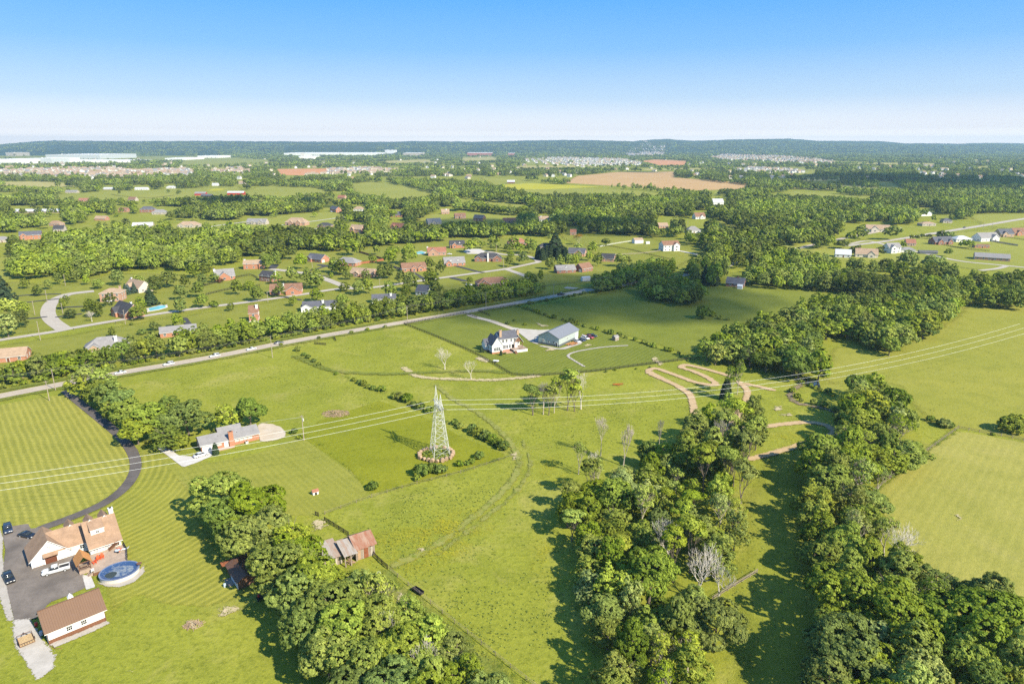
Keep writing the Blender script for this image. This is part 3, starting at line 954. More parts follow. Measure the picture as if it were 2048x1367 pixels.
nrr = np.column_stack([-tgr[:, 1], tgr[:, 0]])
kr = np.array([P(q[0], q[1])[0] < 1300 for q in ROAD])
sheet('rough_verge', None, M['weeds'], 2.0, line=(ROAD - nrr * 6.0)[kr], half=2.2, keep=2.5)
sheet('rough_verge', None, M['weeds'], 2.0, line=(ROAD + nrr * 7.0)[kr], half=3.0, keep=2.5)
for px, hw in (([(592, 703), (640, 732), (700, 758), (790, 798), (860, 828), (940, 866), (1022, 906)], 1.0), ([(742, 993), (832, 966), (930, 941), (1022, 911)], .9), ([(1040, 614), (1120, 641), (1250, 676), (1372, 716)], 1.2), ([(1916, 859), (1860, 900), (1800, 944), (1745, 988)], 1.2), ([(600, 868), (640, 890), (705, 945), (741, 988)], .6)):
    sheet('fence_line_weeds', None, M['dark_grass'], 1.5, line=gpath(px, 3), half=hw, keep=2.0)
sheet('dry_ditch', None, M['weeds'], 2.0, line=gpath([(590, 712), (660, 740), (760, 748), (860, 745), (960, 742), (1010, 745)], 4), half=2.5, keep=3)
# ------------------------------------------------------------------ buildings
WIN_CACHE = {}


def window_mesh(w, h, glass='glass', cols=2, rows=2, trim='trim'):
    k = (round(w, 2), round(h, 2), glass, cols, rows, trim)
    if k not in WIN_CACHE:
        m = MB()
        f = 0.09
        m.box(-w / 2 - f, w / 2 + f, -0.05, 0.05, -h / 2 - f, -h / 2, 0)
        m.box(-w / 2 - f, w / 2 + f, -0.05, 0.05, h / 2, h / 2 + f, 0)
        m.box(-w / 2 - f, -w / 2, -0.05, 0.05, -h / 2, h / 2, 0)
        m.box(w / 2, w / 2 + f, -0.05, 0.05, -h / 2, h / 2, 0)
        m.box(-w / 2, w / 2, -0.02, 0.04, -h / 2, h / 2, 1)
        for i in range(1, cols):
            x = -w / 2 + w * i / cols
            m.box(x - 0.025, x + 0.025, -0.035, -0.021, -h / 2, h / 2, 0)
        for j in range(1, rows):
            z = -h / 2 + h * j / rows
            m.box(-w / 2, w / 2, -0.037, -0.022, z - 0.025, z + 0.025, 0)
        WIN_CACHE[k] = m.mesh('window', [M[trim], M[glass]])
    return WIN_CACHE[k]


FACE = {'f': 0.0, 'r': math.pi / 2, 'b': math.pi, 'l': -math.pi / 2}


def put_window(parent, u, v, z, w, h, face='f', glass='glass', cols=2, rows=2, name='window', trim='trim'):
    return link(name, window_mesh(w, h, glass, cols, rows, trim), parent, (u, v, z), FACE[face])


def put_panel(parent, name, u, v, z0, w, h, face, mat, rows=4):
    """A door or garage door made of a frame and recessed panels."""
    k = ('door', name, round(w, 2), round(h, 2), mat)
    if k not in WIN_CACHE:
        m = MB()
        m.box(-w / 2, w / 2, -0.04, 0.04, 0, h, 0)
        m.box(-w / 2 - .12, -w / 2, -0.06, 0.04, 0, h + .12, 1)
        m.box(w / 2, w / 2 + .12, -0.06, 0.04, 0, h + .12, 1)
        m.box(-w / 2, w / 2, -0.06, 0.04, h, h + .12, 1)
        n = max(1, int(w / 0.9))
        for i in range(n):
            for j in range(rows):
                x0, x1 = -w / 2 + w * i / n + .07, -w / 2 + w * (i + 1) / n - .07
                z0_, z1_ = h * j / rows + .06, h * (j + 1) / rows - .06
                m.box(x0, x1, -0.055, -0.041, z0_, z1_, 0)
        WIN_CACHE[k] = m.mesh(name, [M[mat], M['trim']])
    return link(name, WIN_CACHE[k], parent, (u, v, z0), FACE[face])


def gable_walls(m, u0, u1, v0, v1, ze, zr, axis='u', mat=0, z0=0.0):
    c = [(u0, v0), (u1, v0), (u1, v1), (u0, v1)]
    if axis == 'u':
        vm = (v0 + v1) / 2
        m.poly([(u0, v0, z0), (u1, v0, z0), (u1, v0, ze), (u0, v0, ze)], mat)
        m.poly([(u1, v1, z0), (u0, v1, z0), (u0, v1, ze), (u1, v1, ze)], mat)
        m.poly([(u1, v0, z0), (u1, v1, z0), (u1, v1, ze), (u1, vm, zr), (u1, v0, ze)], mat)
        m.poly([(u0, v1, z0), (u0, v0, z0), (u0, v0, ze), (u0, vm, zr), (u0, v1, ze)], mat)
    else:
        um = (u0 + u1) / 2
        m.poly([(u0, v0, z0), (u1, v0, z0), (u1, v0, ze), (um, v0, zr), (u0, v0, ze)], mat)
        m.poly([(u1, v1, z0), (u0, v1, z0), (u0, v1, ze), (um, v1, zr), (u1, v1, ze)], mat)
        m.poly([(u1, v0, z0), (u1, v1, z0), (u1, v1, ze), (u1, v0, ze)], mat)
        m.poly([(u0, v1, z0), (u0, v0, z0), (u0, v0, ze), (u0, v1, ze)], mat)


def hip_walls(m, u0, u1, v0, v1, ze, mat=0, z0=0.0):
    m.poly([(u0, v0, z0), (u1, v0, z0), (u1, v0, ze), (u0, v0, ze)], mat)
    m.poly([(u1, v1, z0), (u0, v1, z0), (u0, v1, ze), (u1, v1, ze)], mat)
    m.poly([(u1, v0, z0), (u1, v1, z0), (u1, v1, ze), (u1, v0, ze)], mat)
    m.poly([(u0, v1, z0), (u0, v0, z0), (u0, v0, ze), (u0, v1, ze)], mat)


def gable_roof(m, u0, u1, v0, v1, ze, zr, axis='u', ov=0.4, th=0.16, mat=0, rim=1, end=None):
    """Two slabs meeting at a ridge, overhanging eaves and gables."""
    en = ov if end is None else end
    if axis == 'u':
        half, mid = (v1 - v0) / 2, (v0 + v1) / 2
        s = (zr - ze) / half
        zo = ze - s * ov
        a, b = u0 - en, u1 + en
        m.hexa([(a, v0 - ov, zo), (b, v0 - ov, zo), (b, mid, zr), (a, mid, zr), (a, v0 - ov, zo + th), (b, v0 - ov, zo + th), (b, mid, zr + th), (a, mid, zr + th)], mat, rim)
        m.hexa([(a, mid, zr), (b, mid, zr), (b, v1 + ov, zo), (a, v1 + ov, zo), (a, mid, zr + th), (b, mid, zr + th), (b, v1 + ov, zo + th), (a, v1 + ov, zo + th)], mat, rim)
    else:
        half, mid = (u1 - u0) / 2, (u0 + u1) / 2
        s = (zr - ze) / half
        zo = ze - s * ov
        a, b = v0 - en, v1 + en
        m.hexa([(u0 - ov, a, zo), (mid, a, zr), (mid, b, zr), (u0 - ov, b, zo), (u0 - ov, a, zo + th), (mid, a, zr + th), (mid, b, zr + th), (u0 - ov, b, zo + th)], mat, rim)
        m.hexa([(mid, a, zr), (u1 + ov, a, zo), (u1 + ov, b, zo), (mid, b, zr), (mid, a, zr + th), (u1 + ov, a, zo + th), (u1 + ov, b, zo + th), (mid, b, zr + th)], mat, rim)


def hip_roof(m, u0, u1, v0, v1, ze, zr, ov=0.45, th=0.16, mat=0, rim=1):
    a, b, c, d = u0 - ov, u1 + ov, v0 - ov, v1 + ov
    L, D = b - a, d - c
    if L >= D:
        r0, r1 = (a + D / 2, (c + d) / 2, zr), (b - D / 2, (c + d) / 2, zr)
    else:
        r0, r1 = ((a + b) / 2, c + L / 2, zr), ((a + b) / 2, d - L / 2, zr)
    z = ze
    q = [(a, c, z), (b, c, z), (b, d, z), (a, d, z)]
    up = [(p[0], p[1], z + th) for p in q]
    r0, r1 = (r0[0], r0[1], zr + th), (r1[0], r1[1], zr + th)
    if L >= D:
        m.poly([up[0], up[1], r1, r0], mat)
        m.poly([up[1], up[2], r1], mat)
        m.poly([up[2], up[3], r0, r1], mat)
        m.poly([up[3], up[0], r0], mat)
    else:
        m.poly([up[0], up[1], r0], mat)
        m.poly([up[1], up[2], r1, r0], mat)
        m.poly([up[2], up[3], r1], mat)
        m.poly([up[3], up[0], r0, r1], mat)
    for i in range(4):
        j = (i + 1) % 4
        m.poly([q[i], q[j], up[j], up[i]], rim)
    m.poly(q[::-1], rim)


def chimney(parent, u, v, z0, z1, mat, w=0.9, d=0.7):
    m = MB()
    m.box(u - w / 2, u + w / 2, v - d / 2, v + d / 2, z0, z1 - .25, 0)
    m.box(u - w / 2 - .08, u + w / 2 + .08, v - d / 2 - .08, v + d / 2 + .08, z1 - .25, z1 - .1, 0)
    m.box(u - w / 4, u + w / 4, v - d / 4, v + d / 4, z1 - .1, z1 + .12, 1)
    return m.build('chimney', [mat, M['dark']], parent)


def dormer(parent, u, v0, v1, z0, z1, zr, w, wall, roof, face='f'):
    """A small gabled dormer whose front is at v0 and whose roof runs back to v1."""
    m = MB()
    gable_walls(m, u - w / 2, u + w / 2, min(v0, v1), max(v0, v1), z1, zr, 'v', 0, z0)
    gable_roof(m, u - w / 2, u + w / 2, min(v0, v1), max(v0, v1), z1, zr, 'v', .18, .1, 1, 2)
    d = m.build('dormer', [wall, roof, M['trim']], parent)
    put_window(d, u, v0 - .03 if face == 'f' else v0 + .03, (z0 + z1) / 2 + .15, w * .5, (z1 - z0) * .62, face, 'glass', 2, 2)
    return d


# ---- the white house with tan roofs by the parking yard (lower left)
def white_house():
    root = thing('farmhouse', 'large white house with tan shingle roofs and white chimney beside the asphalt yard', 'house', G(64.5, 1138), math.radians(41))
    w = MB()
    gable_walls(w, 0, 8.2, 0, 8.0, 2.3, 6.3, 'v')
    gable_walls(w, 4.3, 12.0, 0.03, 8.3, 2.9, 6.35, 'u')
    gable_walls(w, 12.0, 18.9, -4.1, 6.1, 2.9, 7.7, 'u')
    w.build('wall', [M['white_siding']], root)
    b = MB()
    b.box(12.06, 18.8, -4.15, -4.101, 0.0, 0.55, 0)
    b.box(0.1, 11.9, -0.05, -0.001, 0.0, 0.25, 0)
    b.build('foundation', [M['brown_wood']], root)
    r = MB()
    gable_roof(r, 0, 8.2, -0.0, 8.0, 2.3, 6.3, 'v', .45, .17, 0, 1, .45)
    gable_roof(r, 4.3, 11.9, 0.03, 8.3, 2.9, 6.35, 'u', .4, .17, 0, 1, .0)
    gable_roof(r, 12.0, 18.9, -4.1, 6.1, 2.9, 7.7, 'u', .2, .18, 0, 1, .35)
    # the bell-cast skirt of the main roof
    r.hexa([(11.65, -5.0, 2.55), (19.25, -5.0, 2.55), (19.25, -3.3, 3.60), (11.65, -3.3, 3.60), (11.65, -5.0, 2.70), (19.25, -5.0, 2.70), (19.25, -3.3, 3.82), (11.65, -3.3, 3.82)], 0, 1)
    roof = r.build('roof', [M['roof_tan'], M['trim']], root)
    chimney(root, 18.6, 1.6, 0, 9.3, M['white'], 1.0, 1.0)
    s = MB()
    s.poly([(13.0, -2.0, 4.75), (16.0, -2.0, 4.75), (16.0, -2.0, 6.35), (13.0, -2.0, 6.35)], 0)
    s.poly([(16.0, -2.0, 4.7), (16.0, 0.3, 6.8), (16.0, -2.0, 6.35)], 0)
    s.poly([(13.0, 0.3, 6.8), (13.0, -2.0, 4.7), (13.0, -2.0, 6.35)], 0)
    s.hexa([(12.85, -2.25, 6.3), (16.15, -2.25, 6.3), (16.15, 0.9, 7.55), (12.85, 0.9, 7.55), (12.85, -2.25, 6.42), (16.15, -2.25, 6.42), (16.15, 0.9, 7.7), (12.85, 0.9, 7.7)], 1, 2)
    sd_ = s.build('shed_dormer', [M['white'], M['roof_tan'], M['trim']], root)
    put_window(sd_, 14.5, -2.03, 5.6, .8, .55)
    for u, vr in ((9.6, 4.2), (13.6, 1.0), (16.9, 1.0)):
        zr_ = 6.35 if u < 12 else 7.7
        dormer(root, u, vr + 3.4, vr - 0.2, zr_ - 2.6, zr_ - .8, zr_ + .45, 1.9, M['white'], M['roof_tan'], 'b')
    g = put_panel(root, 'garage_door', 4.1, -.03, .02, 2.5, 2.2, 'f', 'door_brown', 4)
    a = MB()
    a.hexa([(2.5, -1.0, 2.35), (5.7, -1.0, 2.35), (5.7, 0, 2.95), (2.5, 0, 2.95), (2.5, -1.0, 2.45), (5.7, -1.0, 2.45), (5.7, 0, 3.1), (2.5, 0, 3.1)], 0, 1)
    for u in (2.7, 5.5):
        a.bar((u, -.9, 2.35), (u, -.02, 1.55), .12, .12, 1)
    a.build('awning', [M['roof_tan'], M['brown_wood']], root)
    put_window(root, 10.9, -.01, 1.9, .9, 1.1, 'f')
    for u in (13.2, 15.6):
        put_window(root, u, -4.12, 1.75, 1.0, 1.2, 'f', 'pale_glass')
    for u in (17.2, 18.1):
        put_window(root, u, -4.12, 1.8, .7, 1.3, 'f')
    for v in (-1.0, 3.0):
        put_window(root, 18.92, v, 1.7, 1.0, 1.3, 'r')
    put_window(root, 4.1, -.03, 4.3, .8, 1.0, 'f', 'pale_glass')
    return root


def workshop():
    root = thing('workshop', 'white workshop with brown metal roof, brown skirting and small white cupola below the asphalt yard', 'workshop', G(98.8, 1288.6), math.radians(44))
    w = MB()
    gable_walls(w, 0, 10.6, 0, 8.0, 3.1, 6.0, 'u')
    w.build('wall', [M['white_metal']], root)
    k = MB()
    k.box(0.0, 10.63, -.03, -.002, 0.02, 1.0, 0)
    k.box(10.602, 10.63, -.002, 8.0, 0.02, 1.0, 0)
    k.build('skirting', [M['brown_metal']], root)
    r = MB()
    gable_roof(r, 0, 10.6, 0, 8.0, 3.1, 6.0, 'u', .45, .14, 0, 1, .5)
    r.box(-.5, 11.1, 3.85, 4.15, 6.1, 6.2, 0)
    r.build('roof', [M['roof_brownmetal'], M['trim']], root)
    c = MB()
    c.box(5.3, 6.1, 4.2, 5.0, 5.2, 6.25, 0)
    c.poly([(5.15, 4.05, 6.25), (6.25, 4.05, 6.25), (5.7, 4.6, 7.2)], 0)
    c.poly([(6.25, 4.05, 6.25), (6.25, 5.15, 6.25), (5.7, 4.6, 7.2)], 0)
    c.poly([(6.25, 5.15, 6.25), (5.15, 5.15, 6.25), (5.7, 4.6, 7.2)], 0)
    c.poly([(5.15, 5.15, 6.25), (5.15, 4.05, 6.25), (5.7, 4.6, 7.2)], 0)
    c.tube((5.7, 4.6, 7.1), (5.7, 4.6, 7.9), .03, .03, 5, 1)
    c.build('cupola', [M['white'], M['black']], root)
    for u in (3.9, 6.6):
        for du in (-.33, 0, .33):
            for dz in (-.24, .24):
                pass
        put_window(root, u, -.035, 1.95, 1.0, .95, 'f', 'dark', 3, 2)
    put_panel(root, 'garage_door', -.03, 2.2, .02, 2.8, 2.5, 'l', 'dark', 4)
    put_panel(root, 'garage_door', -.03, 5.6, .02, 2.8, 2.5, 'l', 'dark', 4)
    for u in (0.0, 10.6):
        gutter = MB()
        gutter.tube((u, -.12, 0), (u, -.12, 2.8), .06, .06, 6)
        gutter.build('downpipe', [M['brown_wood']], root)
    hose = MB()
    hose.tube((.0, -.12, .05), (.6, -2.2, .06), .06, .06, 6)
    hose.tube((.6, -2.2, .06), (1.6, -3.0, .06), .06, .06, 6)
    hose.build('drain_hose', [M['brown_wood']], root)
    return root


def pool_and_deck():
    # deck
    o = G(181.6, 1114.7)
    rz = math.radians(41)
    root = thing('deck', 'weathered grey wooden deck with dark railing between the white house and the pool', 'deck', o, rz)
    m = MB()
    k = 0
    while k * .2 < 9.2:
        v1 = -.25 - k * .2
        v0 = v1 - .185
        right = 7.4 - max(0, (-v0 - 4.0)) * .18
        m.box(-1.0, right, v0, v1, .92, .98)
        k += 1
    tb = m.build('deck_boards', [M['deck_wood']], root)
    tb['kind'] = 'stuff'
    s = MB()
    s.box(-1.0, 7.2, -9.3, -9.25, .02, .9)
    s.box(-1.05, -1.0, -9.3, -.3, .02, .9)
    s.box(7.3, 7.35, -4.2, -.3, .02, .9)
    s.build('deck_skirt', [M['brown_wood']], root)
    r = MB()
    path = [(7.4, -.3), (7.4, -4.3), (6.8, -7.4), (6.4, -9.0)]
    for (a, b) in zip(path[:-1], path[1:]):
        n = int(math.dist(a, b) / 1.0)
        for i in range(n + 1):
            x = a[0] + (b[0] - a[0]) * i / n
            y = a[1] + (b[1] - a[1]) * i / n
            r.box(x - .06, x + .06, y - .06, y + .06, .9, 1.95)
        for z in (1.25, 1.6, 1.92):
            r.bar((a[0], a[1], z), (b[0], b[1], z), .06, .09)
    r.build('railing', [M['black']], root)
    st = MB()
    for i in range(8):
        st.box(3.9 + i * .28, 4.25 + i * .28, -1.6, -.5, 1.0 + i * .19, 1.05 + i * .19)
    st.bar((3.9, -1.62, 1.0), (6.3, -1.62, 2.6), .08, .25)
    st.bar((3.9, -.48, 1.0), (6.3, -.48, 2.6), .08, .25)
    st.bar((3.9, -1.62, 1.9), (6.3, -1.62, 3.4), .06, .08)
    st.build('stairs', [M['brown_wood']], root)
    # steps from the yard
    sp = MB()
    for i in range(4):
        sp.box(-2.2 + i * .3, -1.9 + i * .3, -8.9, -7.4, .02, .2 + i * .2)
    sp.build('steps', [M['deck_wood']], root)
    # pool
    c = G(30 + 1575 * .13184, 1000 + 1085 * .13184, .95)
    P0 = G(30 + 1275 * .13184, 1000 + 1150 * .13184, .95)
    P1 = G(30 + 1885 * .13184, 1000 + 1000 * .13184, .95)
    ang = math.atan2(P1.y - P0.y, P1.x - P0.x)
    a = (P1 - P0).length / 2 * 1.0
    b_ = a * .90
    pr = thing('swimming_pool', 'round above-ground pool with blue cover and dark puddle at the edge of the deck', 'swimming pool', ((P0.x + P1.x) / 2, (P0.y + P1.y) / 2, 0), ang)
    N = 48
    el_ = lambda s, z: [(a * s * math.cos(2 * math.pi * i / N), b_ * s * math.sin(2 * math.pi * i / N), z) for i in range(N)]
    w = MB()
    ring0, ring1 = el_(1, 0.02), el_(1, 1.15)
    for i in range(N):
        j = (i + 1) % N
        w.poly([ring0[i], ring0[j], ring1[j], ring1[i]], 0)
    t0, t1 = el_(1.03, 1.15), el_(.955, 1.15)
    t2, t3 = el_(1.03, 1.24), el_(.955, 1.24)
    for i in range(N):
        j = (i + 1) % N
        w.poly([t2[i], t2[j], t3[j], t3[i]], 1)
        w.poly([t0[i], t0[j], t2[j], t2[i]], 1)
        w.poly([t3[i], t3[j], t1[j], t1[i]], 1)
    w.build('pool_wall', [M['concrete'], M['pool_rim']], pr)
    cv = MB()
    rings = [(.955, 1.2), (.85, 1.06), (.7, .98), (.5, .93), (.28, .90), (.06, .89)]
    for (s0, z0), (s1, z1) in zip(rings[:-1], rings[1:]):
        e0, e1 = el_(s0, z0), el_(s1, z1)
        for i in range(N):
            j = (i + 1) % N
            cv.poly([e0[i], e0[j], e1[j], e1[i]], 0)
    cv.poly(el_(.06, .89), 0)
    cv.build('pool_cover', [M['pool_cover']], pr, smooth=True)
    pd = MB()
    pd.poly([(-.42 * a + .30 * a * math.cos(t_) * (1 + .08 * math.sin(3 * t_)), -.22 * b_ + .36 * b_ * math.sin(t_), 1.005) for t_ in np.linspace(0, 2 * math.pi, 28)[:-1]])
    pd.build('puddle', [M['puddle']], pr)
    wl = MB()
    wl.poly([(.1 * a + .62 * a * math.cos(t_) * (1 + .12 * math.cos(2 * t_)), -.05 * b_ + .60 * b_ * math.sin(t_), .992 + .0) for t_ in np.linspace(0, 2 * math.pi, 36)[:-1]])
    wl.build('cover_water', [M['cover_water']], pr)
    return root


M['pool_rim'] = plain('pool_rim', (0.16, 0.20, 0.30), 0.5)
M['puddle'] = plain('dark_puddle', (0.045, 0.05, 0.03), 0.08, 0.3, 0.8, spec=0.5)
t = NT('pool_cover')
pc = t.noise(0.75, 4.0, 0.6, dist=1.4)
c = t.mix(t.rng(pc, 0.56, 0.66), (0.036, 0.075, 0.17), (0.17, 0.20, 0.24))
M['pool_cover'] = t.done(t.bsdf(c, 0.35, 0, t.bump(pc, 0.3, 0.1), 0.4))
t = NT('cover_water')
pc = t.noise(1.1, 5.0, 0.65, dist=1.0)
c = t.mix(t.rng(pc, 0.42, 0.60), (0.24, 0.26, 0.265), (0.05, 0.09, 0.175))
M['cover_water'] = t.done(t.bsdf(c, 0.15, 0, None, 0.5))


def gazebo():
    root = thing('gazebo', 'small tan-roofed wooden gazebo on the deck beside the silver pickup', 'gazebo', G(30 + 985 * .13184, 1000 + 1140 * .13184), math.radians(41))
    p = MB()
    for x in (.1, 2.5):
        for y in (.1, 3.6):
            p.box(x - .09, x + .09, y - .09, y + .09, .02, 3.1)
    for z in (1.5, 1.95):
        p.bar((.1, .1, z), (2.5, .1, z), .06, .1)
        p.bar((.1, .1, z), (.1, 3.6, z), .06, .1)
    p.bar((.1, .1, 3.1), (2.5, .1, 3.1), .14, .2)
    p.bar((.1, 3.6, 3.1), (2.5, 3.6, 3.1), .14, .2)
    p.build('frame', [M['brown_wood']], root)
    f = MB()
    f.box(0, 2.6, 0, 3.7, .9, .98)
    f.box(0, 2.6, 0, .06, .05, .9)
    f.box(0, .06, .06, 3.7, .05, .9)
    f.build('floor', [M['deck_wood']], root)
    r = MB()
    gable_roof(r, 0, 2.6, 0, 3.7, 3.15, 4.7, 'v', .45, .1, 0, 1, .5)
    r.build('roof', [M['roof_tan2'], M['brown_wood']], root)
    tb = MB()
    tb.box(.5, 2.0, .6, 1.5, 1.65, 1.72)
    for x in (.6, 1.9):
        for y in (.7, 1.4):
            tb.box(x - .04, x + .04, y - .04, y + .04, .98, 1.65)
    tb.build('counter', [M['gray_wood']], root)


M['roof_tan2'] = shingle('orange_tan_shingle', (0.56, 0.26, 0.09), 0.12)


def ranch_house():
    root = thing('ranch_house', 'long orange brick ranch house with grey roof and tall chimney by the white drive', 'house', G(404, 905), math.radians(35.5))
    L = 19.0
    D = 7.6
    w = MB()
    gable_walls(w, 0, L, 0, D, 2.6, 4.4, 'u')
    gable_walls(w, 7.2, 14.5, D - 2.0, D + 3.2, 2.6, 4.5, 'u')
    w.build('wall', [M['brick']], root)
    r = MB()
    gable_roof(r, 0, L, 0, D, 2.6, 4.4, 'u', .6, .15, 0, 1, .4)
    gable_roof(r, 7.2, 14.5, D - 2.6, D + 3.2, 2.62, 4.46, 'u', .5, .15, 0, 1, .4)
    r.build('roof', [M['roof_gray'], M['trim']], root)
    chimney(root, 9.6, -.45, 0, 5.6, M['brick'], 1.5, 0.95)
    put_panel(root, 'garage_door', 1.3, -.03, .02, 1.9, 2.1, 'f', 'garage', 3)
    put_panel(root, 'door', 3.0, -.03, .02, 1.0, 2.1, 'f', 'garage', 3)
    put_panel(root, 'door', 8.0, -.03, .02, 1.1, 2.1, 'f', 'garage', 3)
    for u, ww in ((5.6, 1.4), (11.5, 1.1), (13.0, 1.0), (14.4, 1.0), (15.9, 1.2)):
        put_window(root, u, -.03, 1.7, ww, 1.0, 'f', 'pale_glass')
    for v in (2.0, 5.2):
        put_window(root, -.03, v, 1.6, 1.1, 1.1, 'l')
        put_window(root, L + .03, v, 1.6, 1.1, 1.1, 'r')
    for u, vv in ((6.0, 2.2), (12.2, 2.0), (16.5, 2.8)):
        v = MB()
        v.tube((u, vv, 3.0), (u, vv, 3.95), .07, .07, 6)
        v.build('roof_vent', [M['black']], root)
    pt = MB()
    pt.box(3.6, 10.2, -2.0, -.05, .02, .22)
    pt.build('patio', [M['brick_pink']], root)
    ac = MB()
    ac.box(14.0, 14.9, -1.5, -.7, .02, .9, 0)
    ac.tube((14.45, -1.1, .9), (14.45, -1.1, .96), .35, .35, 12, 1)
    ac.build('air_conditioner', [M['concrete'], M['dark']], root)


def old_barn():
    root = thing('old_barn', 'weathered grey plank barn with patched rusty tin roofs and an open bay', 'barn', G(693.2, 1127.8), math.radians(34))
    # u runs right along the front; right part closed with the rusty roof, left part a lower lean-to
    w = MB()

    def planks(u0, u1, v, z0, z1, face_v, k=0):
        u = u0
        i = 0
        while u < u1 - .01:
            wd = min(.24 + .06 * ((i * 7) % 3), u1 - u)
            dz = .12 * (((i * 13) % 5) / 5)
            w.box(u, u + wd - .02, v - .03 - .012 * (i % 2), v + .03, z0 + dz * .4, z1 - dz * .3, (i * 5) % 3 % 2)
            u += wd
            i += 1
    planks(2.3, 6.4, 0, .02, 2.9, 'f')
    planks(-4.3, -.6, .9, .02, 2.3, 'f')
    pl = w.build('wall_plank', [M['gray_wood'], M['pale_wood']], root)
    pl['kind'] = 'stuff'
    bk = MB()
    bk.box(-4.3, -.55, .94, .97, .02, 2.3)
    bk.box(2.3, 6.4, .04, .08, .02, 2.9)
    bk.box(6.36, 6.42, .0, 5.6, .02, 2.8)
    bk.box(-4.3, 6.4, 5.5, 5.6, .02, 2.9)
    bk.box(-4.34, -4.28, .9, 5.5, .02, 2.2)
    bk.box(2.25, 2.31, 0, 5.5, .02, 2.9)
    bk.build('back_wall', [M['gray_wood']], root)
    d = MB()
    d.box(3.9, 4.9, -.12, -.05, .1, 2.6)
    d.build('door', [M['rust_door']], root)
    d2 = MB()
    d2.box(2.5, 3.2, -.11, -.05, .1, 2.65)
    d2.build('door_panel', [M['straw_wood']], root)
    po = MB()
    for u, v in ((-.5, -.9), (.7, -1.0), (2.2, -.1)):
        po.box(u - .11, u + .11, v - .11, v + .11, .02, 2.7)
    po.bar((-.6, -.95, 2.65), (2.3, -.95, 2.72), .14, .2)
    po.bar((.7, -1.0, 1.9), (1.6, -.95, 2.65), .1, .1)
    po.build('post', [M['gray_wood']], root)
    # roof sheets, each laid separately
    def sheets(name, u0, u1, a, b, za, zb, n, mats, seed):
        rg = random.Random(seed)
        for i in range(n):
            x0 = u0 + (u1 - u0) * i / n
            x1 = u0 + (u1 - u0) * (i + 1) / n + .04
            j = rg.uniform(-.12, .1)
            q = rg.uniform(0, .035)
            m = MB()
            m.hexa([(x0, a + j, za + q), (x1, a + j, za + q + .02), (x1, b, zb + q + .02), (x0, b, zb + q), (x0, a + j, za + q + .035), (x1, a + j, za + q + .055), (x1, b, zb + q + .055), (x0, b, zb + q + .035)])
            m.build(name, [M[rg.choice(mats)]], root)
    sheets('roof_sheet', 1.9, 6.8, -.55, 2.9, 2.85, 4.7, 7, ['tin_red', 'tin_rust', 'tin_red'], 4)
    sheets('roof_sheet', 1.9, 6.8, 6.0, 2.9, 2.8, 4.72, 6, ['tin_rust', 'tin_red'], 5)
    sheets('roof_sheet', -.8, 2.1, -1.3, 3.4, 2.75, 4.1, 4, ['tin_mix', 'tin_pale', 'tin_pale'], 6)
    sheets('roof_sheet', -4.7, -.7, .3, 5.8, 2.35, 3.7, 5, ['tin_pale', 'tin_mix', 'tin_pale'], 7)
    g = MB()
    g.poly([(6.4, 0, 2.8), (6.4, 5.6, 2.8), (6.4, 2.85, 4.6)])
    g.poly([(2.28, 5.6, 2.8), (2.28, 0, 2.8), (2.28, 2.85, 4.6)])
    g.build('gable', [M['gray_wood']], root)
    st = MB()
    root.scale = (1.18, 1.18, 1.12)
    rg = random.Random(3)
    for i in range(16):
        x, y = rg.uniform(0, 2.0), rg.uniform(-.9, 1.5)
        an = rg.uniform(0, 3)
        l = rg.uniform(.3, .8)
        st.bar((x - l * math.cos(an), y - l * math.sin(an), .1 + .25 * rg.random()), (x + l * math.cos(an), y + l * math.sin(an), .1 + .25 * rg.random()), .2, .08)
    link_ = st.build('scrap_lumber', [M['straw_wood']])
    link_.parent = None
    link_.matrix_world = Matrix.Translation(root.location) @ Matrix.Rotation(math.radians(34), 4, 'Z')
    tag(link_, 'heap of loose boards spilling out of the open bay of the rusty barn', 'lumber')


M['pale_wood'] = plain('pale_weathered_wood', (0.40, 0.35, 0.29), 0.9, 0.25, 1.5)
M['straw_wood'] = plain('raw_wood', (0.36, 0.235, 0.145), 0.9, 0.25, 1.5)
M['rust_door'] = plain('rusted_door', (0.22, 0.075, 0.035), 0.85, 0.3, 1.5)
M['tin_rust'] = ribbed('rusty_tin', (0.34, 0.22, 0.155), 0.6, 0.25, 0, rust=(0.27, 0.115, 0.065))
M['tin_red'] = ribbed('red_rusty_tin', (0.31, 0.175, 0.115), 0.6, 0.25, 0, rust=(0.27, 0.105, 0.058))
M['tin_pale'] = ribbed('pale_tin', (0.37, 0.335, 0.295), 0.5, 0.25, 0, rust=(0.30, 0.23, 0.17))
M['tin_mix'] = ribbed('patched_tin', (0.33, 0.27, 0.22), 0.55, 0.25, 0, rust=(0.31, 0.19, 0.125))


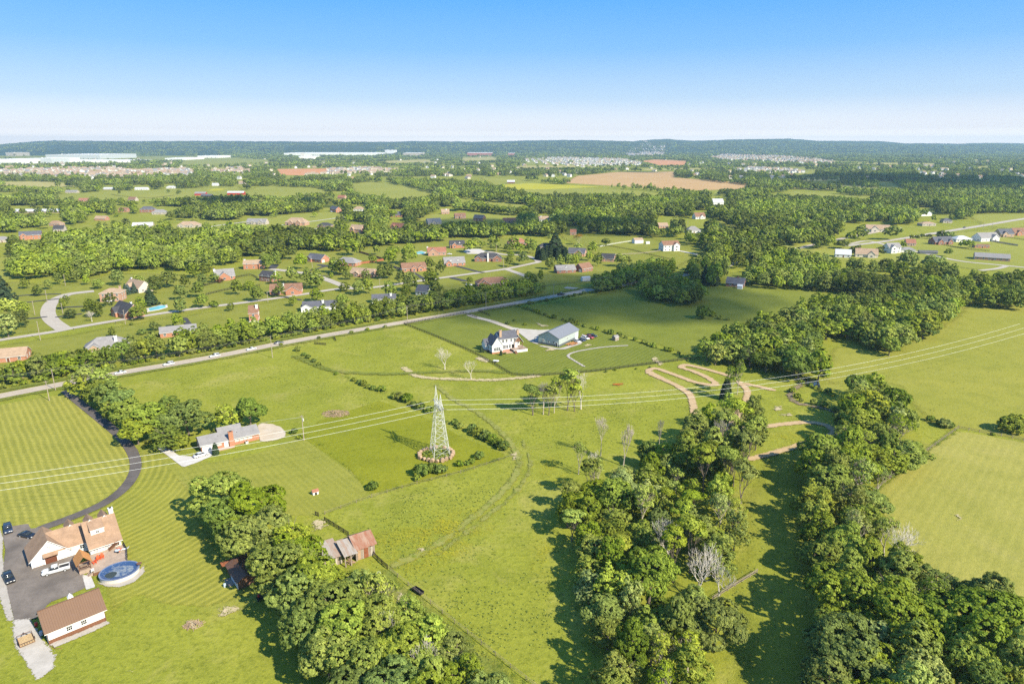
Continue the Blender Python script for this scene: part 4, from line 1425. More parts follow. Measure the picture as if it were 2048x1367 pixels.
def shade_shed():
    root = thing('shed', 'long dark-roofed shed with pale blue doors in the shade of the big trees', 'shed', G(512, 1166), math.radians(128))
    w = MB()
    gable_walls(w, 0, 8.5, 0, 4.0, 2.2, 3.2, 'u')
    w.build('wall', [M['brown_wood']], root)
    r = MB()
    gable_roof(r, 0, 8.5, 0, 4.0, 2.2, 3.2, 'u', .4, .1, 0, 0)
    r.build('roof', [M['roof_rustdark']], root)
    put_panel(root, 'door', 1.3, 4.03, .05, 2.0, 2.0, 'b', 'pale_blue', 2)
    put_panel(root, 'door', 4.2, 4.03, .05, 2.2, 2.0, 'b', 'pale_blue', 2)
    c = MB()
    c.box(2.5, 6.0, 4.1, 5.6, .02, .12)
    c.build('slab', [M['gray_wood']], root)
    cp = MB()
    cp.hexa([(8.6, -.6, 2.0), (10.8, -.6, 1.9), (10.8, 5.0, 1.9), (8.6, 5.0, 2.0), (8.6, -.6, 2.08), (10.8, -.6, 1.98), (10.8, 5.0, 1.98), (8.6, 5.0, 2.08)])
    for u, v in ((10.6, -.4), (10.6, 4.8)):
        cp.box(u - .07, u + .07, v - .07, v + .07, .02, 1.9)
    cp.build('lean_to', [M['rust']], root)


M['roof_rustdark'] = ribbed('dark_rusty_roof', (0.11, 0.062, 0.045), 0.7, 0.4, 0, rust=(0.16, 0.08, 0.05))
M['pale_blue'] = plain('pale_blue_paint', (0.46, 0.53, 0.58), 0.6, 0.1)


def estate_house():
    root = thing('estate_house', 'tall white house with slate roofs and two chimneys inside the black board fence', 'house', G(984.5, 708), math.radians(24))
    L = 16.5
    w = MB()
    gable_walls(w, 0, 5.6, 0, 8.6, 4.4, 8.2, 'v', 0, .9)
    gable_walls(w, 5.0, 14.6, 1.9, 9.4, 6.6, 9.6, 'u', 0, .9)
    gable_walls(w, -1.4, 1.6, 5.4, 10.5, 3.4, 6.0, 'u', 0, .9)
    gable_walls(w, 12.6, 17.4, 5.4, 10.4, 4.3, 7.4, 'v', 0, .9)
    w.build('wall', [M['white_siding']], root)
    b = MB()
    b.box(-.02, 5.62, -.02, 8.6, .02, .9)
    b.box(5.62, 14.6, 1.88, 9.4, .02, .9)
    b.box(-1.42, 0, 5.4, 10.5, .02, .9)
    b.build('brick_base', [M['brick']], root)
    r = MB()
    gable_roof(r, 0, 5.6, 0, 8.6, 4.4, 8.2, 'v', .35, .16, 0, 1, .35)
    gable_roof(r, 5.0, 14.6, 1.9, 9.4, 6.6, 9.6, 'u', .35, .16, 0, 1, .35)
    gable_roof(r, -1.4, 1.6, 5.4, 10.5, 3.4, 6.0, 'u', .3, .14, 0, 1, .3)
    gable_roof(r, 12.6, 17.4, 1.6, 10.4, 4.3, 7.4, 'v', .35, .16, 0, 1, .4)
    r.build('roof', [M['roof_slate'], M['trim']], root)
    chimney(root, 5.7, 3.2, 5.0, 11.2, M['brick_tan'], 1.2, 1.0)
    chimney(root, 17.6, 8.4, 0, 8.7, M['brick_tan'], 1.2, 1.0)
    for u in (1.5, 2.7, 3.9):
        put_window(root, u, -.03, 2.3, .95, 1.6, 'f')
    for v in (1.6, 4.4):
        put_window(root, -.03, v, 2.4, .9, 1.6, 'l')
    put_window(root, -.03, 6.0, 4.6, .9, 1.4, 'l')
    for u in (6.7, 8.6, 11.2, 13.0):
        put_window(root, u, 1.87, 5.5, .95, 1.5, 'f')
    for u in (6.6, 7.6, 8.9, 10.4):
        put_window(root, u, 1.87, 2.4, .95, 1.7, 'f')
    put_panel(root, 'door', 12.2, 1.85, .95, 1.6, 2.4, 'f', 'dark', 2)
    d = MB()
    d.box(10.6, 18.2, -2.4, 1.8, 1.15, 1.3, 0)
    d.box(10.6, 18.2, -2.5, -2.4, .02, 1.3, 1)
    d.box(18.2, 18.3, -2.4, 5.0, .02, 1.3, 1)
    d.box(12.6, 18.2, 1.8, 5.3, 1.15, 1.3, 0)
    d.build('deck', [M['deck_wood'], M['white']], root)
    rl = MB()
    for i in range(9):
        u = 13.6 + i * .57
        rl.box(u - .05, u + .05, -2.45, -2.35, 1.3, 2.3)
    rl.bar((13.6, -2.4, 2.3), (18.2, -2.4, 2.3), .07, .1)
    rl.build('railing', [M['brown_wood']], root)
    for u in (12.8, 17.2):
        rl = MB()
        rl.box(u - .15, u + .15, 1.6, 1.9, 1.3, 4.5)
        rl.build('porch_post', [M['brown_wood']], root)
    rl = MB()
    for k in range(7):
        rl.box(10.7, 12.0, -2.9 - k * .3, -2.6 - k * .3, 0.0, 1.16 - k * .17)
    rl.build('stairs', [M['brown_wood']], root)
    g = MB()
    g.poly([(12.7, 1.72, 4.3), (17.3, 1.72, 4.3), (15, 1.72, 7.2)])
    g.build('porch_gable', [M['brown_wood']], root)
    pa = MB()
    pa.box(5.7, 10.4, -2.0, 1.8, .02, .35)
    pa.build('patio', [M['brick_pink']], root)


def metal_barn():
    root = thing('metal_barn', 'large grey-green metal barn with steel-blue roof and dark skirting beside a row of parked cars', 'barn', G(1117.5, 694), math.radians(57))
    L, D = 21.5, 12.2
    w = MB()
    gable_walls(w, 0, L, 0, D, 4.6, 7.4, 'u')
    w.build('wall', [M['green_siding']], root)
    s = MB()
    s.box(-.04, L + .04, -.04, -.002, .02, 1.1)
    s.box(-.04, -.002, -.002, D, .02, 1.1)
    s.build('skirting', [M['gray_panel']], root)
    r = MB()
    gable_roof(r, 0, L, 0, D, 4.6, 7.4, 'u', .45, .15, 0, 1, .5)
    r.build('roof', [M['roof_steel'], M['gray_panel']], root)
    ln = MB()
    ln.hexa([(1, D, 3.1), (5, D, 3.1), (5, D + 3.2, 2.5), (1, D + 3.2, 2.5), (1, D, 3.22), (5, D, 3.22), (5, D + 3.2, 2.62), (1, D + 3.2, 2.62)])
    for u in (1.1, 4.9):
        ln.box(u - .08, u + .08, D + 3.0, D + 3.16, .02, 2.5)
    ln.build('porch_roof', [M['roof_steel']], root)
    an = MB()
    an.box(L + .02, L + 2.6, 3.0, 7.5, .02, 3.1)
    an.build('annex', [M['green_siding']], root)
    for v in (3.0, 6.0, 9.4):
        put_window(root, -.05, v, 2.2, .9, 1.1, 'l')
    put_panel(root, 'door', -.05, 1.4, .02, 1.0, 2.1, 'l', 'dark', 2)
    put_window(root, 9.0, -.05, 2.6, .8, .9, 'f')
    put_panel(root, 'garage_door', L - 2.2, -.05, .02, 3.0, 3.0, 'f', 'garage', 4)


M['gray_panel'] = ribbed('dark_grey_panel', (0.115, 0.125, 0.145), 0.5, 0.45, 0)

white_house()
workshop()
pool_and_deck()
gazebo()
ranch_house()
old_barn()
shade_shed()
estate_house()
metal_barn()


def small_shed(name, label, loc, rz, L, D, ze, zr, wall, roof, door=None, cat='shed'):
    root = thing(name, label, cat, loc, rz)
    w = MB()
    gable_walls(w, -L / 2, L / 2, 0, D, ze, zr, 'u')
    w.build('wall', [M[wall]], root)
    r = MB()
    gable_roof(r, -L / 2, L / 2, 0, D, ze, zr, 'u', .15, .07, 0, 1, .15)
    r.build('roof', [M[roof], M['trim']], root)
    if door:
        put_panel(root, 'door', 0, -.03, .02, min(1.2, L * .4), min(1.9, ze * .85), 'f', door, 2)
    return root


small_shed('doghouse', 'tiny white doghouse with a red roof alone on the mown lawn', G(632, 989), math.radians(35), 1.7, 1.3, 1.0, 1.6, 'white', 'roof_red', 'dark', 'doghouse')
small_shed('garden_shed', 'small grey garden shed at the back corner of the fenced estate', G(1234, 681), math.radians(40), 2.9, 2.4, 2.0, 2.9, 'gray_wood', 'roof_gray', 'gray_wood')

# ---- houses of the subdivision and beyond
HOUSE_BOX = []


def house(label, px, py, pw, ang, D=9.5, ze=2.7, pitch=.55, wall='brick', roof='roof_gray', style='gable', wing=None, chim=None, garage=None, dormers=0, gable_front=0, deck=False, name='house', cat='house', windows=True, glass='glass', group=None):
    sc_ = ppm(py)
    L = max(4.0, pw / sc_ / max(.75, abs(math.cos(math.radians(ang)))) * .96)
    root = thing(name, label, cat, G(px, py), math.radians(ang), group)
    zr = ze + pitch * D / 2
    HOUSE_BOX.append((px - pw / 2 - 3, px + pw / 2 + 3, py - (zr + D * .5) * sc_ * .8 - 2, py + 1))
    u0, u1 = -L / 2, L / 2
    w, r = MB(), MB()
    if style == 'gable':
        gable_walls(w, u0, u1, 0, D, ze, zr, 'u')
        gable_roof(r, u0, u1, 0, D, ze, zr, 'u', .4, .15, 0, 1, .35)
    else:
        hip_walls(w, u0, u1, 0, D, ze)
        hip_roof(r, u0, u1, 0, D, ze, zr)
    if wing:                       # cross wing: centre along u, width, how far it comes forward, back
        for (uc, ww, fv, bv) in wing:
            zw = ze + pitch * ww / 2
            gable_walls(w, u0 + L * uc - ww / 2, u0 + L * uc + ww / 2, -fv, bv, ze + .02, zw, 'v')
            gable_roof(r, u0 + L * uc - ww / 2, u0 + L * uc + ww / 2, -fv, bv, ze + .02, zw, 'v', .35, .15, 0, 1, .35)
    w.build('wall', [M[wall]], root)
    r.build('roof', [M[roof], M['trim']], root)
    if chim:
        uc, vc, cm = chim
        chimney(root, u0 + L * uc, D * vc, 0 if vc < 0 else ze * .8, zr + .9, M[cm], 1.3, .9)
    if garage:
        side, n = garage
        if side == 'f':
            for i in range(n):
                put_panel(root, 'garage_door', u0 + 2.4 + i * 3.4, -.04 - (wing[0][2] if wing and wing[0][0] < .4 else 0), .02, 2.7, 2.2, 'f', 'garage', 4)
        else:
            s = -1 if side == 'l' else 1
            for i in range(n):
                put_panel(root, 'garage_door', s * (L / 2 + .04), 2.4 + i * 3.4, .02, 2.7, 2.2, side, 'garage', 4)
    if windows:
        nf = max(1, int(L / 4.2))
        for st in range(1 if ze < 4.4 else 2):
            for i in range(nf):
                u = u0 + L * (i + .5) / nf
                hid = any(abs(u - (u0 + L * q[0])) < q[1] / 2 + .6 for q in (wing or [])) or (garage and garage[0] == 'f' and st == 0 and u < u0 + 2.4 + (garage[1] - 1) * 3.4 + 2)
                if not hid:
                    put_window(root, u, -.04, 1.6 + st * 2.8, 1.1, 1.4, 'f', glass)
            for s, fc in ((-1, 'l'), (1, 'r')):
                if not (garage and garage[0] == fc and st == 0):
                    for v in (D * .3, D * .7):
                        put_window(root, s * (L / 2 + .04), v, 1.6 + st * 2.8, 1.0, 1.4, fc, glass)
        for q in (wing or []):
            for st in range(1 if ze < 4.4 else 2):
                put_window(root, u0 + L * q[0], -q[2] - .04, 1.6 + st * 2.8, 1.6, 1.4, 'f', glass)
        put_panel(root, 'door', u0 + L * .52, -.05, .02, 1.1, 2.1, 'f', 'door_brown', 3) if not wing else None
    for i in range(dormers):
        u = u0 + L * (i + 1) / (dormers + 1)
        dormer(root, u, D * .16, D * .45, ze + .25, ze + 1.6, ze + 2.6, 1.6, M['white'], M[roof])
    if deck:
        d = MB()
        d.box(-3, 3, -3.2, -.05, .9, 1.05)
        for u in (-2.8, 0, 2.8):
            d.box(u - .08, u + .08, -3.1, -2.95, .02, 2.0)
        d.bar((-3, -3.1, 2.0), (3, -3.1, 2.0), .08, .1)
        d.build('deck', [M['white']], root)
    return root


H = house
H('grey hip-roofed tan brick house with a white chimney, half behind the roadside trees', 214, 707, 76, 24, 12, 2.8, .75, 'brick_tan', 'roof_gray', 'hip', [(.25, 7, 1.5, 8)], (.72, .25, 'white'))
H('long low house with plain grey roof and brick end, beside the purple-leaved shrub', 358, 672, 62, 26, 9, 2.7, .5, 'brick', 'roof_gray', 'gable', None, None, ('r', 1))
H('buff-roofed brick house cut by the left picture edge behind the roadside trees', 16, 724, 60, 20, 10, 2.7, .6, 'brick', 'roof_buff', 'gable')
H('orange brick house with charcoal roof and broad gable, across the lawn from the in-ground pool', 238, 634, 50, -38, 11, 3.2, .9, 'brick', 'roof_dark', 'gable', [(.3, 6, 1.5, 7)], (.75, .55, 'white'), None)
H('two-storey tan brick house with brown hip roof at the head of the wide street', 222, 603, 40, 10, 10, 5.6, .5, 'brick_pink', 'roof_buff', 'hip', None, (.8, .8, 'brick_tan'), None, 0, 0, True)
H('tan house with brown roof and white chimney between two blue spruces', 264, 583, 46, -35, 10, 3.2, .9, 'cream_siding', 'roof_buff', 'gable', [(.4, 6, 1.2, 7)], (.05, .5, 'white'))
H('orange brick house with pale grey roof and a wide white garage door', 451, 560, 34, 28, 12, 2.9, .8, 'brick', 'roof_gray', 'gable', [(.45, 8.5, 2.0, 9)], (.02, .4, 'white'), None)
H('small red brick house with charcoal roof and white chimney behind the fenced lawn', 531, 563, 30, -25, 9, 4.4, .7, 'brick_dark', 'roof_dark', 'gable', None, (1.0, .5, 'white'))
H('olive-roofed house with a white porch half hidden by round trees', 508, 538, 40, 12, 9, 4.6, .55, 'brick', 'roof_buff', 'gable', [(.88, 4, 1.4, 6)], (.05, .5, 'white'))
H('wide orange brick house with reddish brown roof and white-trimmed gable near the street corner', 572, 589, 62, 12, 11, 2.9, .7, 'brick', 'roof_brown', 'gable', [(.72, 9, 2.0, 8)], (.42, .2, 'white'))
H('narrow tall brick house end with a white deck poking through the roadside trees', 508, 645, 17, 14, 9, 5.8, .8, 'brick', 'roof_brown', 'gable', None, (.9, .3, 'white'), None, 0, 0, True)
H('long slate-roofed house behind the roadside trees, below the dark red shrub', 640, 622, 66, 14, 9, 3.0, .6, 'white_siding', 'roof_slate', 'gable', [(.1, 6, .8, 7)], (.6, .3, 'white'))
H('brick house with dark grey roof and black forked driveway below the wooded strip', 628, 524, 36, -30, 10, 3.0, .75, 'brick', 'roof_slate', 'gable', [(.2, 6, 1.5, 7)], None, ('r', 1))
H('grey many-gabled house behind two round trees left of the reddish fence', 690, 532, 46, -16, 11, 2.9, .7, 'brick', 'roof_gray', 'hip', [(.3, 7, 1.8, 8)])
H('low tan-roofed house with white gable trim among dark columnar trees', 722, 554, 50, -20, 10, 2.8, .7, 'brick_pink', 'roof_buff', 'gable', [(.72, 7, 2.4, 8), (.3, 5, 1.2, 8)])
H('cream house with two white front gables and brown roof beside the black driveway', 829, 543, 48, 18, 9.5, 3.0, .8, 'brick', 'roof_brown', 'gable', [(.48, 4.6, 1.2, 7), (.76, 4.6, 1.2, 7)], None, ('l', 2))
H('peach brick house with reddish roof and tall white chimney next to a fenced blue pool', 874, 511, 38, 8, 10, 3.2, .8, 'brick_pink', 'roof_red', 'gable', [(.3, 9, 1.5, 8)], (.0, .5, 'white'), None)
H('brick house with slate grey roof and three white dormers above a black driveway', 910, 532, 42, 16, 10, 3.0, .85, 'brick', 'roof_gray', 'gable', [(.2, 5, 1.5, 8)], None, ('l', 1), 2)
H('wide red brick house with navy roof and white chimney on an open lawn', 976, 523, 54, 2, 11, 2.9, .75, 'brick_dark', 'roof_dark', 'hip', [(.85, 8, 1.6, 8), (.12, 6, .6, 7)], (.5, -.06, 'white'))
H('brick house with black roof and white dormers under the dark tree wall', 915, 496, 30, 12, 9, 3.4, .85, 'brick', 'roof_dark', 'gable', [(.3, 5, 1.5, 7)], None, None, 2)
H('low brown-roofed house half hidden by the roadside tree row', 990, 574, 70, 14, 11, 2.8, .65, 'brick_dark', 'roof_brown', 'hip', [(.2, 7, 1.0, 8)])
H('small white house with slate roof between the blossoming tree and the orange-leaved tree', 843, 591, 26, -24, 9, 3.0, .8, 'white_siding', 'roof_slate', 'gable', None, None)
H('long slate-roofed house behind roadside trees left of the orange-leaved tree', 768, 606, 48, 8, 8, 2.9, .6, 'white_siding', 'roof_slate', 'gable', None, (.8, .3, 'white'))
H('house with salmon roof half behind round trees near the cul-de-sac', 1036, 491, 38, 12, 10, 3.0, .75, 'brick_dark', 'roof_red', 'hip', [(.2, 5, 1.0, 7)])
H('dark blue-roofed house behind a row of columnar evergreens', 1092, 499, 28, 5, 9, 2.8, .7, 'brick_dark', 'roof_dark', 'hip')
H('tan brick house with dark roof and broad gable right of the columnar evergreens', 1152, 512, 34, -18, 10, 2.9, .8, 'brick_pink', 'roof_slate', 'gable', [(.65, 8, 2.0, 8)], None)
H('small dark brick garage house with brown roof beside a gravel court', 1175, 543, 24, 40, 9, 3.0, .8, 'brick_dark', 'roof_brown', 'gable', None, None, ('l', 1))
H('dark blue-roofed house with white gable trim half hidden in trees by the back paddock', 1212, 523, 30, -20, 9, 3.0, .8, 'brick_pink', 'roof_dark', 'gable', [(.2, 6, 1.2, 7)])
H('grey-roofed house with one big white dormer above the roadside trees', 1133, 546, 40, 14, 9, 2.8, .7, 'brick_dark', 'roof_gray', 'gable', None, None, None, 1)
H('tall white two-storey house with brown roof beside the white shed in the paddock', 1343, 502, 36, 16, 10, 6.0, .7, 'white_siding', 'roof_brown', 'gable', [(.75, 6, 2.0, 8)])
H('red-brown farmhouse with dark roof, chimney and white lean-to among dark pines', 1469, 574, 32, -26, 9, 3.0, .75, 'brick_dark', 'roof_slate', 'gable', None, (.6, .5, 'brick_dark'))
H('white barn-like house with pale roof at the field edge right of the tree row', 1686, 515, 28, -20, 10, 3.0, .8, 'white_siding', 'roof_pale', 'gable')
H('tan house with brown roof and chimney beside the white-roofed barn', 1733, 515, 40, -18, 10, 3.2, .9, 'cream_siding', 'roof_buff', 'gable', [(.7, 6, 1.8, 7)], (.2, .6, 'brick_dark'))
H('white two-storey house with grey roof at the bend of the lane', 1789, 506, 28, 10, 9, 5.6, .8, 'white_siding', 'roof_gray', 'gable', [(.3, 6, 2.5, 7)])
H('house with pinkish roof just behind the white two-storey house', 1822, 492, 18, -10, 8, 3.0, .9, 'brick_tan', 'roof_red', 'gable')
H('white garage with pale hipped roof beside the white two-storey house', 1816, 505, 26, -12, 8, 2.7, .5, 'white_siding', 'roof_gray', 'hip')
H('dark brick house with grey roof and peaked gables behind the long black fence', 1888, 489, 42, 10, 10, 3.2, .9, 'brick_dark', 'roof_slate', 'gable', [(.25, 6, 1.8, 7), (.8, 5, 1.5, 7)])
H('white outbuilding with wide pale roof between the brick house and the large white house', 1928, 484, 34, 2, 12, 3.0, .5, 'white_siding', 'roof_pale', 'hip')
H('large white house with grey gables and attached sheds near the right picture edge', 1980, 483, 46, 14, 12, 4.2, .8, 'white_siding', 'roof_gray', 'gable', [(.7, 8, 2.0, 8)])
H('grey house with steep slate roof next to the large white house', 2014, 474, 30, 6, 11, 3.6, .9, 'brick_tan', 'roof_slate', 'gable', [(.3, 6, 1.5, 8)])
H('red brick house with brown roof cut by the right picture edge', 2042, 471, 32, 10, 11, 3.4, .85, 'brick', 'roof_brown', 'gable', [(.3, 6, 1.5, 8)])
H('low barn with broad grey-brown roof and brick end beside the lane junction', 1984, 521, 54, -28, 13, 2.8, .45, 'brick_pink', 'roof_gray', 'gable', None, None, ('l', 2), name='barn', cat='barn')
H('long dark green open shed beside the lane', 1857, 508, 34, -10, 5, 2.4, .3, 'gray_panel', 'roof_slate', 'gable', windows=False, name='shed', cat='shed')
H('small brick outbuilding with flat brown roof beyond the long black fence', 1964, 496, 28, -8, 6, 2.5, .3, 'brick', 'roof_brown', 'gable', name='shed', cat='shed')
H('grey and white house with dark gable on the lawn above the wide lane', 1756, 464, 44, -14, 11, 3.6, .8, 'cream_siding', 'roof_buff', 'gable', [(.35, 8, 2.0, 8)])
H('white-walled house with pale roof at the left end of the green meadow strip', 285, 456, 38, 12, 10, 3.0, .7, 'stone', 'roof_pale', 'gable', [(.3, 6, 1.5, 7)])
H('cream house with buff roofs and a white front in the green meadow strip', 376, 455, 42, 4, 11, 3.0, .75, 'stone', 'roof_buff', 'hip', [(.2, 6, 1.5, 7), (.7, 6, 2.0, 7)])
H('long grey-roofed cream house with a drive and a row of young spruces', 512, 449, 42, -8, 10, 3.0, .85, 'stone', 'roof_gray', 'gable', [(.35, 5, 1.5, 7), (.75, 7, 2.0, 7)])
H('large tan brick house with steep buff roofs right of the young spruces', 590, 451, 44, -12, 12, 3.8, .95, 'brick_pink', 'roof_buff', 'hip', [(.3, 6, 1.5, 8), (.7, 7, 2.5, 8)])
H('house with a black hip roof sunk behind the trees of the meadow strip', 648, 455, 28, -8, 10, 2.6, .6, 'brick_dark', 'roof_dark', 'hip')
H('red brick house with white-trimmed slate roof standing high on the meadow', 666, 424, 26, -55, 9, 5.0, .8, 'brick', 'roof_slate', 'gable', None, None, None, 0, 0, True)
H('small pale house with buff roof right of the high red brick house', 716, 422, 20, -10, 9, 3.0, .8, 'white_siding', 'roof_buff', 'hip')
H('pinkish brick house with steep slate roof in front of the dark woods', 711, 466, 26, -24, 10, 4.6, .95, 'brick_pink', 'roof_buff', 'gable', [(.25, 5, 1.5, 7)])
H('brick house with red roof and white gables amid trees of the middle wood', 792, 459, 26, -30, 10, 3.2, .9, 'brick_pink', 'roof_red', 'gable', [(.3, 6, 1.6, 7)])
H('brick house with slate roofs and dark garden left of the russet tree', 793, 434, 24, -10, 9, 3.4, .9, 'brick', 'roof_slate', 'gable')
H('cream house with grey roof above the woods in the middle distance', 870, 449, 26, 30, 10, 3.2, .9, 'stone', 'roof_gray', 'gable', [(.4, 5, 1.4, 7)])
H('small brick house with white chimney behind the meadow trees', 891, 428, 16, 10, 8, 3.4, .9, 'brick_pink', 'roof_buff', 'gable', None, (.6, .3, 'white'))
H('pink brick house with brown gables on the distant lawn', 921, 437, 22, 14, 9, 3.2, .9, 'brick_pink', 'roof_brown', 'gable', [(.6, 5, 1.6, 7)])
H('dark red brick house with slate roof and white porch on the distant lawn', 956, 442, 20, -26, 9, 4.4, .8, 'brick_dark', 'roof_slate', 'gable')
H('bright orange-roofed house on the distant lawn', 1019, 446, 26, 6, 9, 2.8, .8, 'brick_pink', 'roof_red', 'gable', [(.7, 5, 1.5, 7)])
H('white house with buff roof among the tall trees right of the distant lawn', 1088, 443, 20, 8, 9, 3.2, .8, 'white_siding', 'roof_buff', 'gable', None, (.2, .3, 'white'))
H('small house with orange roof corner above the open paddock', 1146, 470, 12, -8, 8, 3.0, .8, 'brick_pink', 'roof_red', 'gable')
H('tan-roofed house half hidden in the trees above the white two-storey house', 1327, 456, 20, 10, 9, 3.0, .7, 'brick_pink', 'roof_buff', 'gable')
H('grey hip-roofed white house beside a utility pole in the middle woods', 1388, 466, 28, 6, 11, 3.0, .8, 'white_siding', 'roof_gray', 'hip')
H('small white house with red-brown gable roof in a clearing of the middle woods', 1401, 438, 22, 16, 10, 3.4, 1.0, 'white_siding', 'roof_brown', 'gable', [(.6, 5, 1.5, 7)])
H('white metal-roofed barn rising out of the woods in the middle distance', 1437, 410, 22, 4, 14, 4.5, .8, 'white', 'roof_pale', 'gable', windows=False, name='barn', cat='barn')
H('brick house with two-part slate roof deep in the left woods', 62, 479, 34, 28, 10, 5.0, .75, 'brick', 'roof_slate', 'gable', [(.2, 6, 2.0, 7)])
H('grey-roofed house cut by the left picture edge above the woods', 4, 485, 24, 20, 9, 2.8, .7, 'stone', 'roof_gray', 'hip')
H('dark-roofed house with pale garage in a clearing of the left woods', 117, 463, 20, 10, 9, 3.0, .9, 'stone', 'roof_dark', 'gable')
H('house with orange-tan roof behind the dark-roofed house of the left woods', 108, 452, 26, -8, 9, 2.8, .8, 'brick_pink', 'roof_tan', 'hip')
H('house with tan roof and white garage in the upper left woods', 200, 441, 24, -6, 9, 2.8, .7, 'brick', 'roof_buff', 'gable')
H('brick house with red walls and dark trees around, near the long poultry house', 246, 424, 18, 0, 8, 3.2, .8, 'brick', 'roof_brown', 'gable')
H('dark brick house with steep slate roof in the upper left woods', 294, 425, 28, 6, 10, 4.6, .9, 'brick_dark', 'roof_slate', 'hip')
H('pale house with light grey roof next to the steep slate house of the left woods', 318, 429, 28, 6, 10, 3.0, .8, 'stone', 'roof_gray', 'hip')
H('very long grey-roofed poultry house at the left edge of the upper fields', 72, 426, 92, 3, 13, 2.6, .45, 'gray_wood', 'roof_pale', 'gable', windows=False, name='poultry_house', cat='barn')
H('long bright red barn with pale roof beside the yellow strip of field', 471, 390, 34, 2, 12, 4.6, .5, 'red_metal', 'roof_pale', 'gable', windows=False, name='barn', cat='barn')
H('red barn with grey roof left of the low black shed', 400, 391, 22, 2, 12, 4.2, .5, 'red_metal', 'roof_gray', 'gable', windows=False, name='barn', cat='barn')
H('low black-roofed open shed between the two red barns', 412, 394, 22, -4, 10, 3.0, .5, 'dark', 'roof_slate', 'gable', windows=False, name='shed', cat='shed')
H('small house with dark hip roof on the upper left meadow', 263, 402, 16, -10, 10, 2.8, .9, 'stone', 'roof_brown', 'gable')
H('red-roofed cottage behind shrubs on the upper left meadow', 166, 403, 18, 4, 9, 2.8, .7, 'brick', 'roof_red', 'gable')
H('low house with pale roof behind the meadow trees', 142, 386, 24, 0, 10, 2.8, .6, 'stone', 'roof_gray', 'gable')
H('white-roofed house at the near edge of the wide wood', 216, 380, 20, 0, 10, 2.8, .6, 'stone', 'roof_pale', 'gable')
H('long white house in front of the wide wood', 282, 380, 26, 2, 10, 2.8, .6, 'white', 'roof_pale', 'gable')
H('white house with hip roof right of the long white house', 341, 377, 18, 2, 10, 2.8, .6, 'white', 'roof_pale', 'hip')
H('white house under dark trees beside the red barn meadow', 430, 372, 12, 2, 10, 3.0, .8, 'white', 'roof_pale', 'gable')
H('tan farmhouse in the trees at the far side of the red barn meadow', 483, 368, 16, 2, 11, 3.0, .8, 'stone', 'roof_buff', 'hip')
H('pinkish house with red roof at the wood edge above the high red brick house', 682, 398, 16, -20, 9, 3.0, .9, 'brick_pink', 'roof_red', 'gable')
H('open hay barn with pale roof at the end of the yellow flower field', 1022, 367, 16, 0, 14, 4.4, .6, 'brown_wood', 'roof_pale', 'gable', windows=False, name='barn', cat='barn')
H('white-roofed roadside building in the trees of the far right', 1853, 432, 26, 16, 14, 3.4, .4, 'white', 'roof_pale', 'gable', windows=False, name='store', cat='building')
H('low pale house with flat roof near the far right junction', 1858, 452, 30, 6, 10, 2.8, .4, 'stone', 'roof_buff', 'hip')
H('small dark-roofed house beside the far right poplars', 1895, 446, 18, -6, 9, 2.8, .7, 'stone', 'roof_slate', 'hip')
small_shed('white_shed', 'white shed with brown roof at the top of the fenced paddock', G(1278, 487), math.radians(16), 10.0, 7.0, 3.6, 5.6, 'white_siding', 'roof_buff', None)
HOUSE_BOX.append((1262, 1292, 472, 488))
small_shed('small_trailer', 'small white box trailer right of the white shed in the paddock', G(1296, 488), math.radians(10), 4.0, 2.2, 2.2, 2.5, 'white', 'white', None, 'trailer')
small_shed('garden_shed', 'white metal shed with pale roof beside the country road, under the trees', G(1173, 562), math.radians(20), 6.5, 3.5, 2.6, 3.4, 'white_metal', 'roof_pale', None)
small_shed('lean_to', 'small white lean-to in front of the red-brown farmhouse', G(1479, 578), math.radians(-26), 3.5, 3.0, 2.2, 3.2, 'white_siding', 'white', None)

# ---- industrial halls on the horizon
def hall(label, x0, x1, y, depth, h, mat='hall_white', roofm='hall_roof', name='factory', stacks=0):
    a, b = G(x0, y), G(x1, y)
    L = (b - a).length
    root = thing(name, label, 'factory', a, math.atan2(b.y - a.y, b.x - a.x))
    w = MB()
    w.box(0, L, 0, depth, .02, h)
    w.build('wall', [M[mat]], root)
    r = MB()
    r.box(-.5, L + .5, -.5, depth + .5, h, h + .6)
    n = int(L / 45)
    for i in range(n):
        r.box(L * (i + .4) / n, L * (i + .4) / n + 6, depth * .3, depth * .3 + 6, h + .6, h + 3)
    r.build('roof', [M[roofm]], root)
    d = MB()
    n = max(3, int(L / 30))
    for i in range(n):
        d.box(L * (i + .3) / n, L * (i + .3) / n + 5, -.3, -.02, .05, min(5, h * .6))
    d.build('loading_door', [M['gray_panel']], root)['kind'] = 'stuff'
    if stacks:
        s = MB()
        for i in range(stacks):
            u = L * (.15 + .05 * i)
            s.tube((u, 8, .1), (u, 8, h + 24), 2.2, 1.8, 8)
        s.build('stack', [M['concrete']], root)
    HOUSE_BOX.append((x0, x1, y - (h + depth * .12) * ppm(y), y + 1))


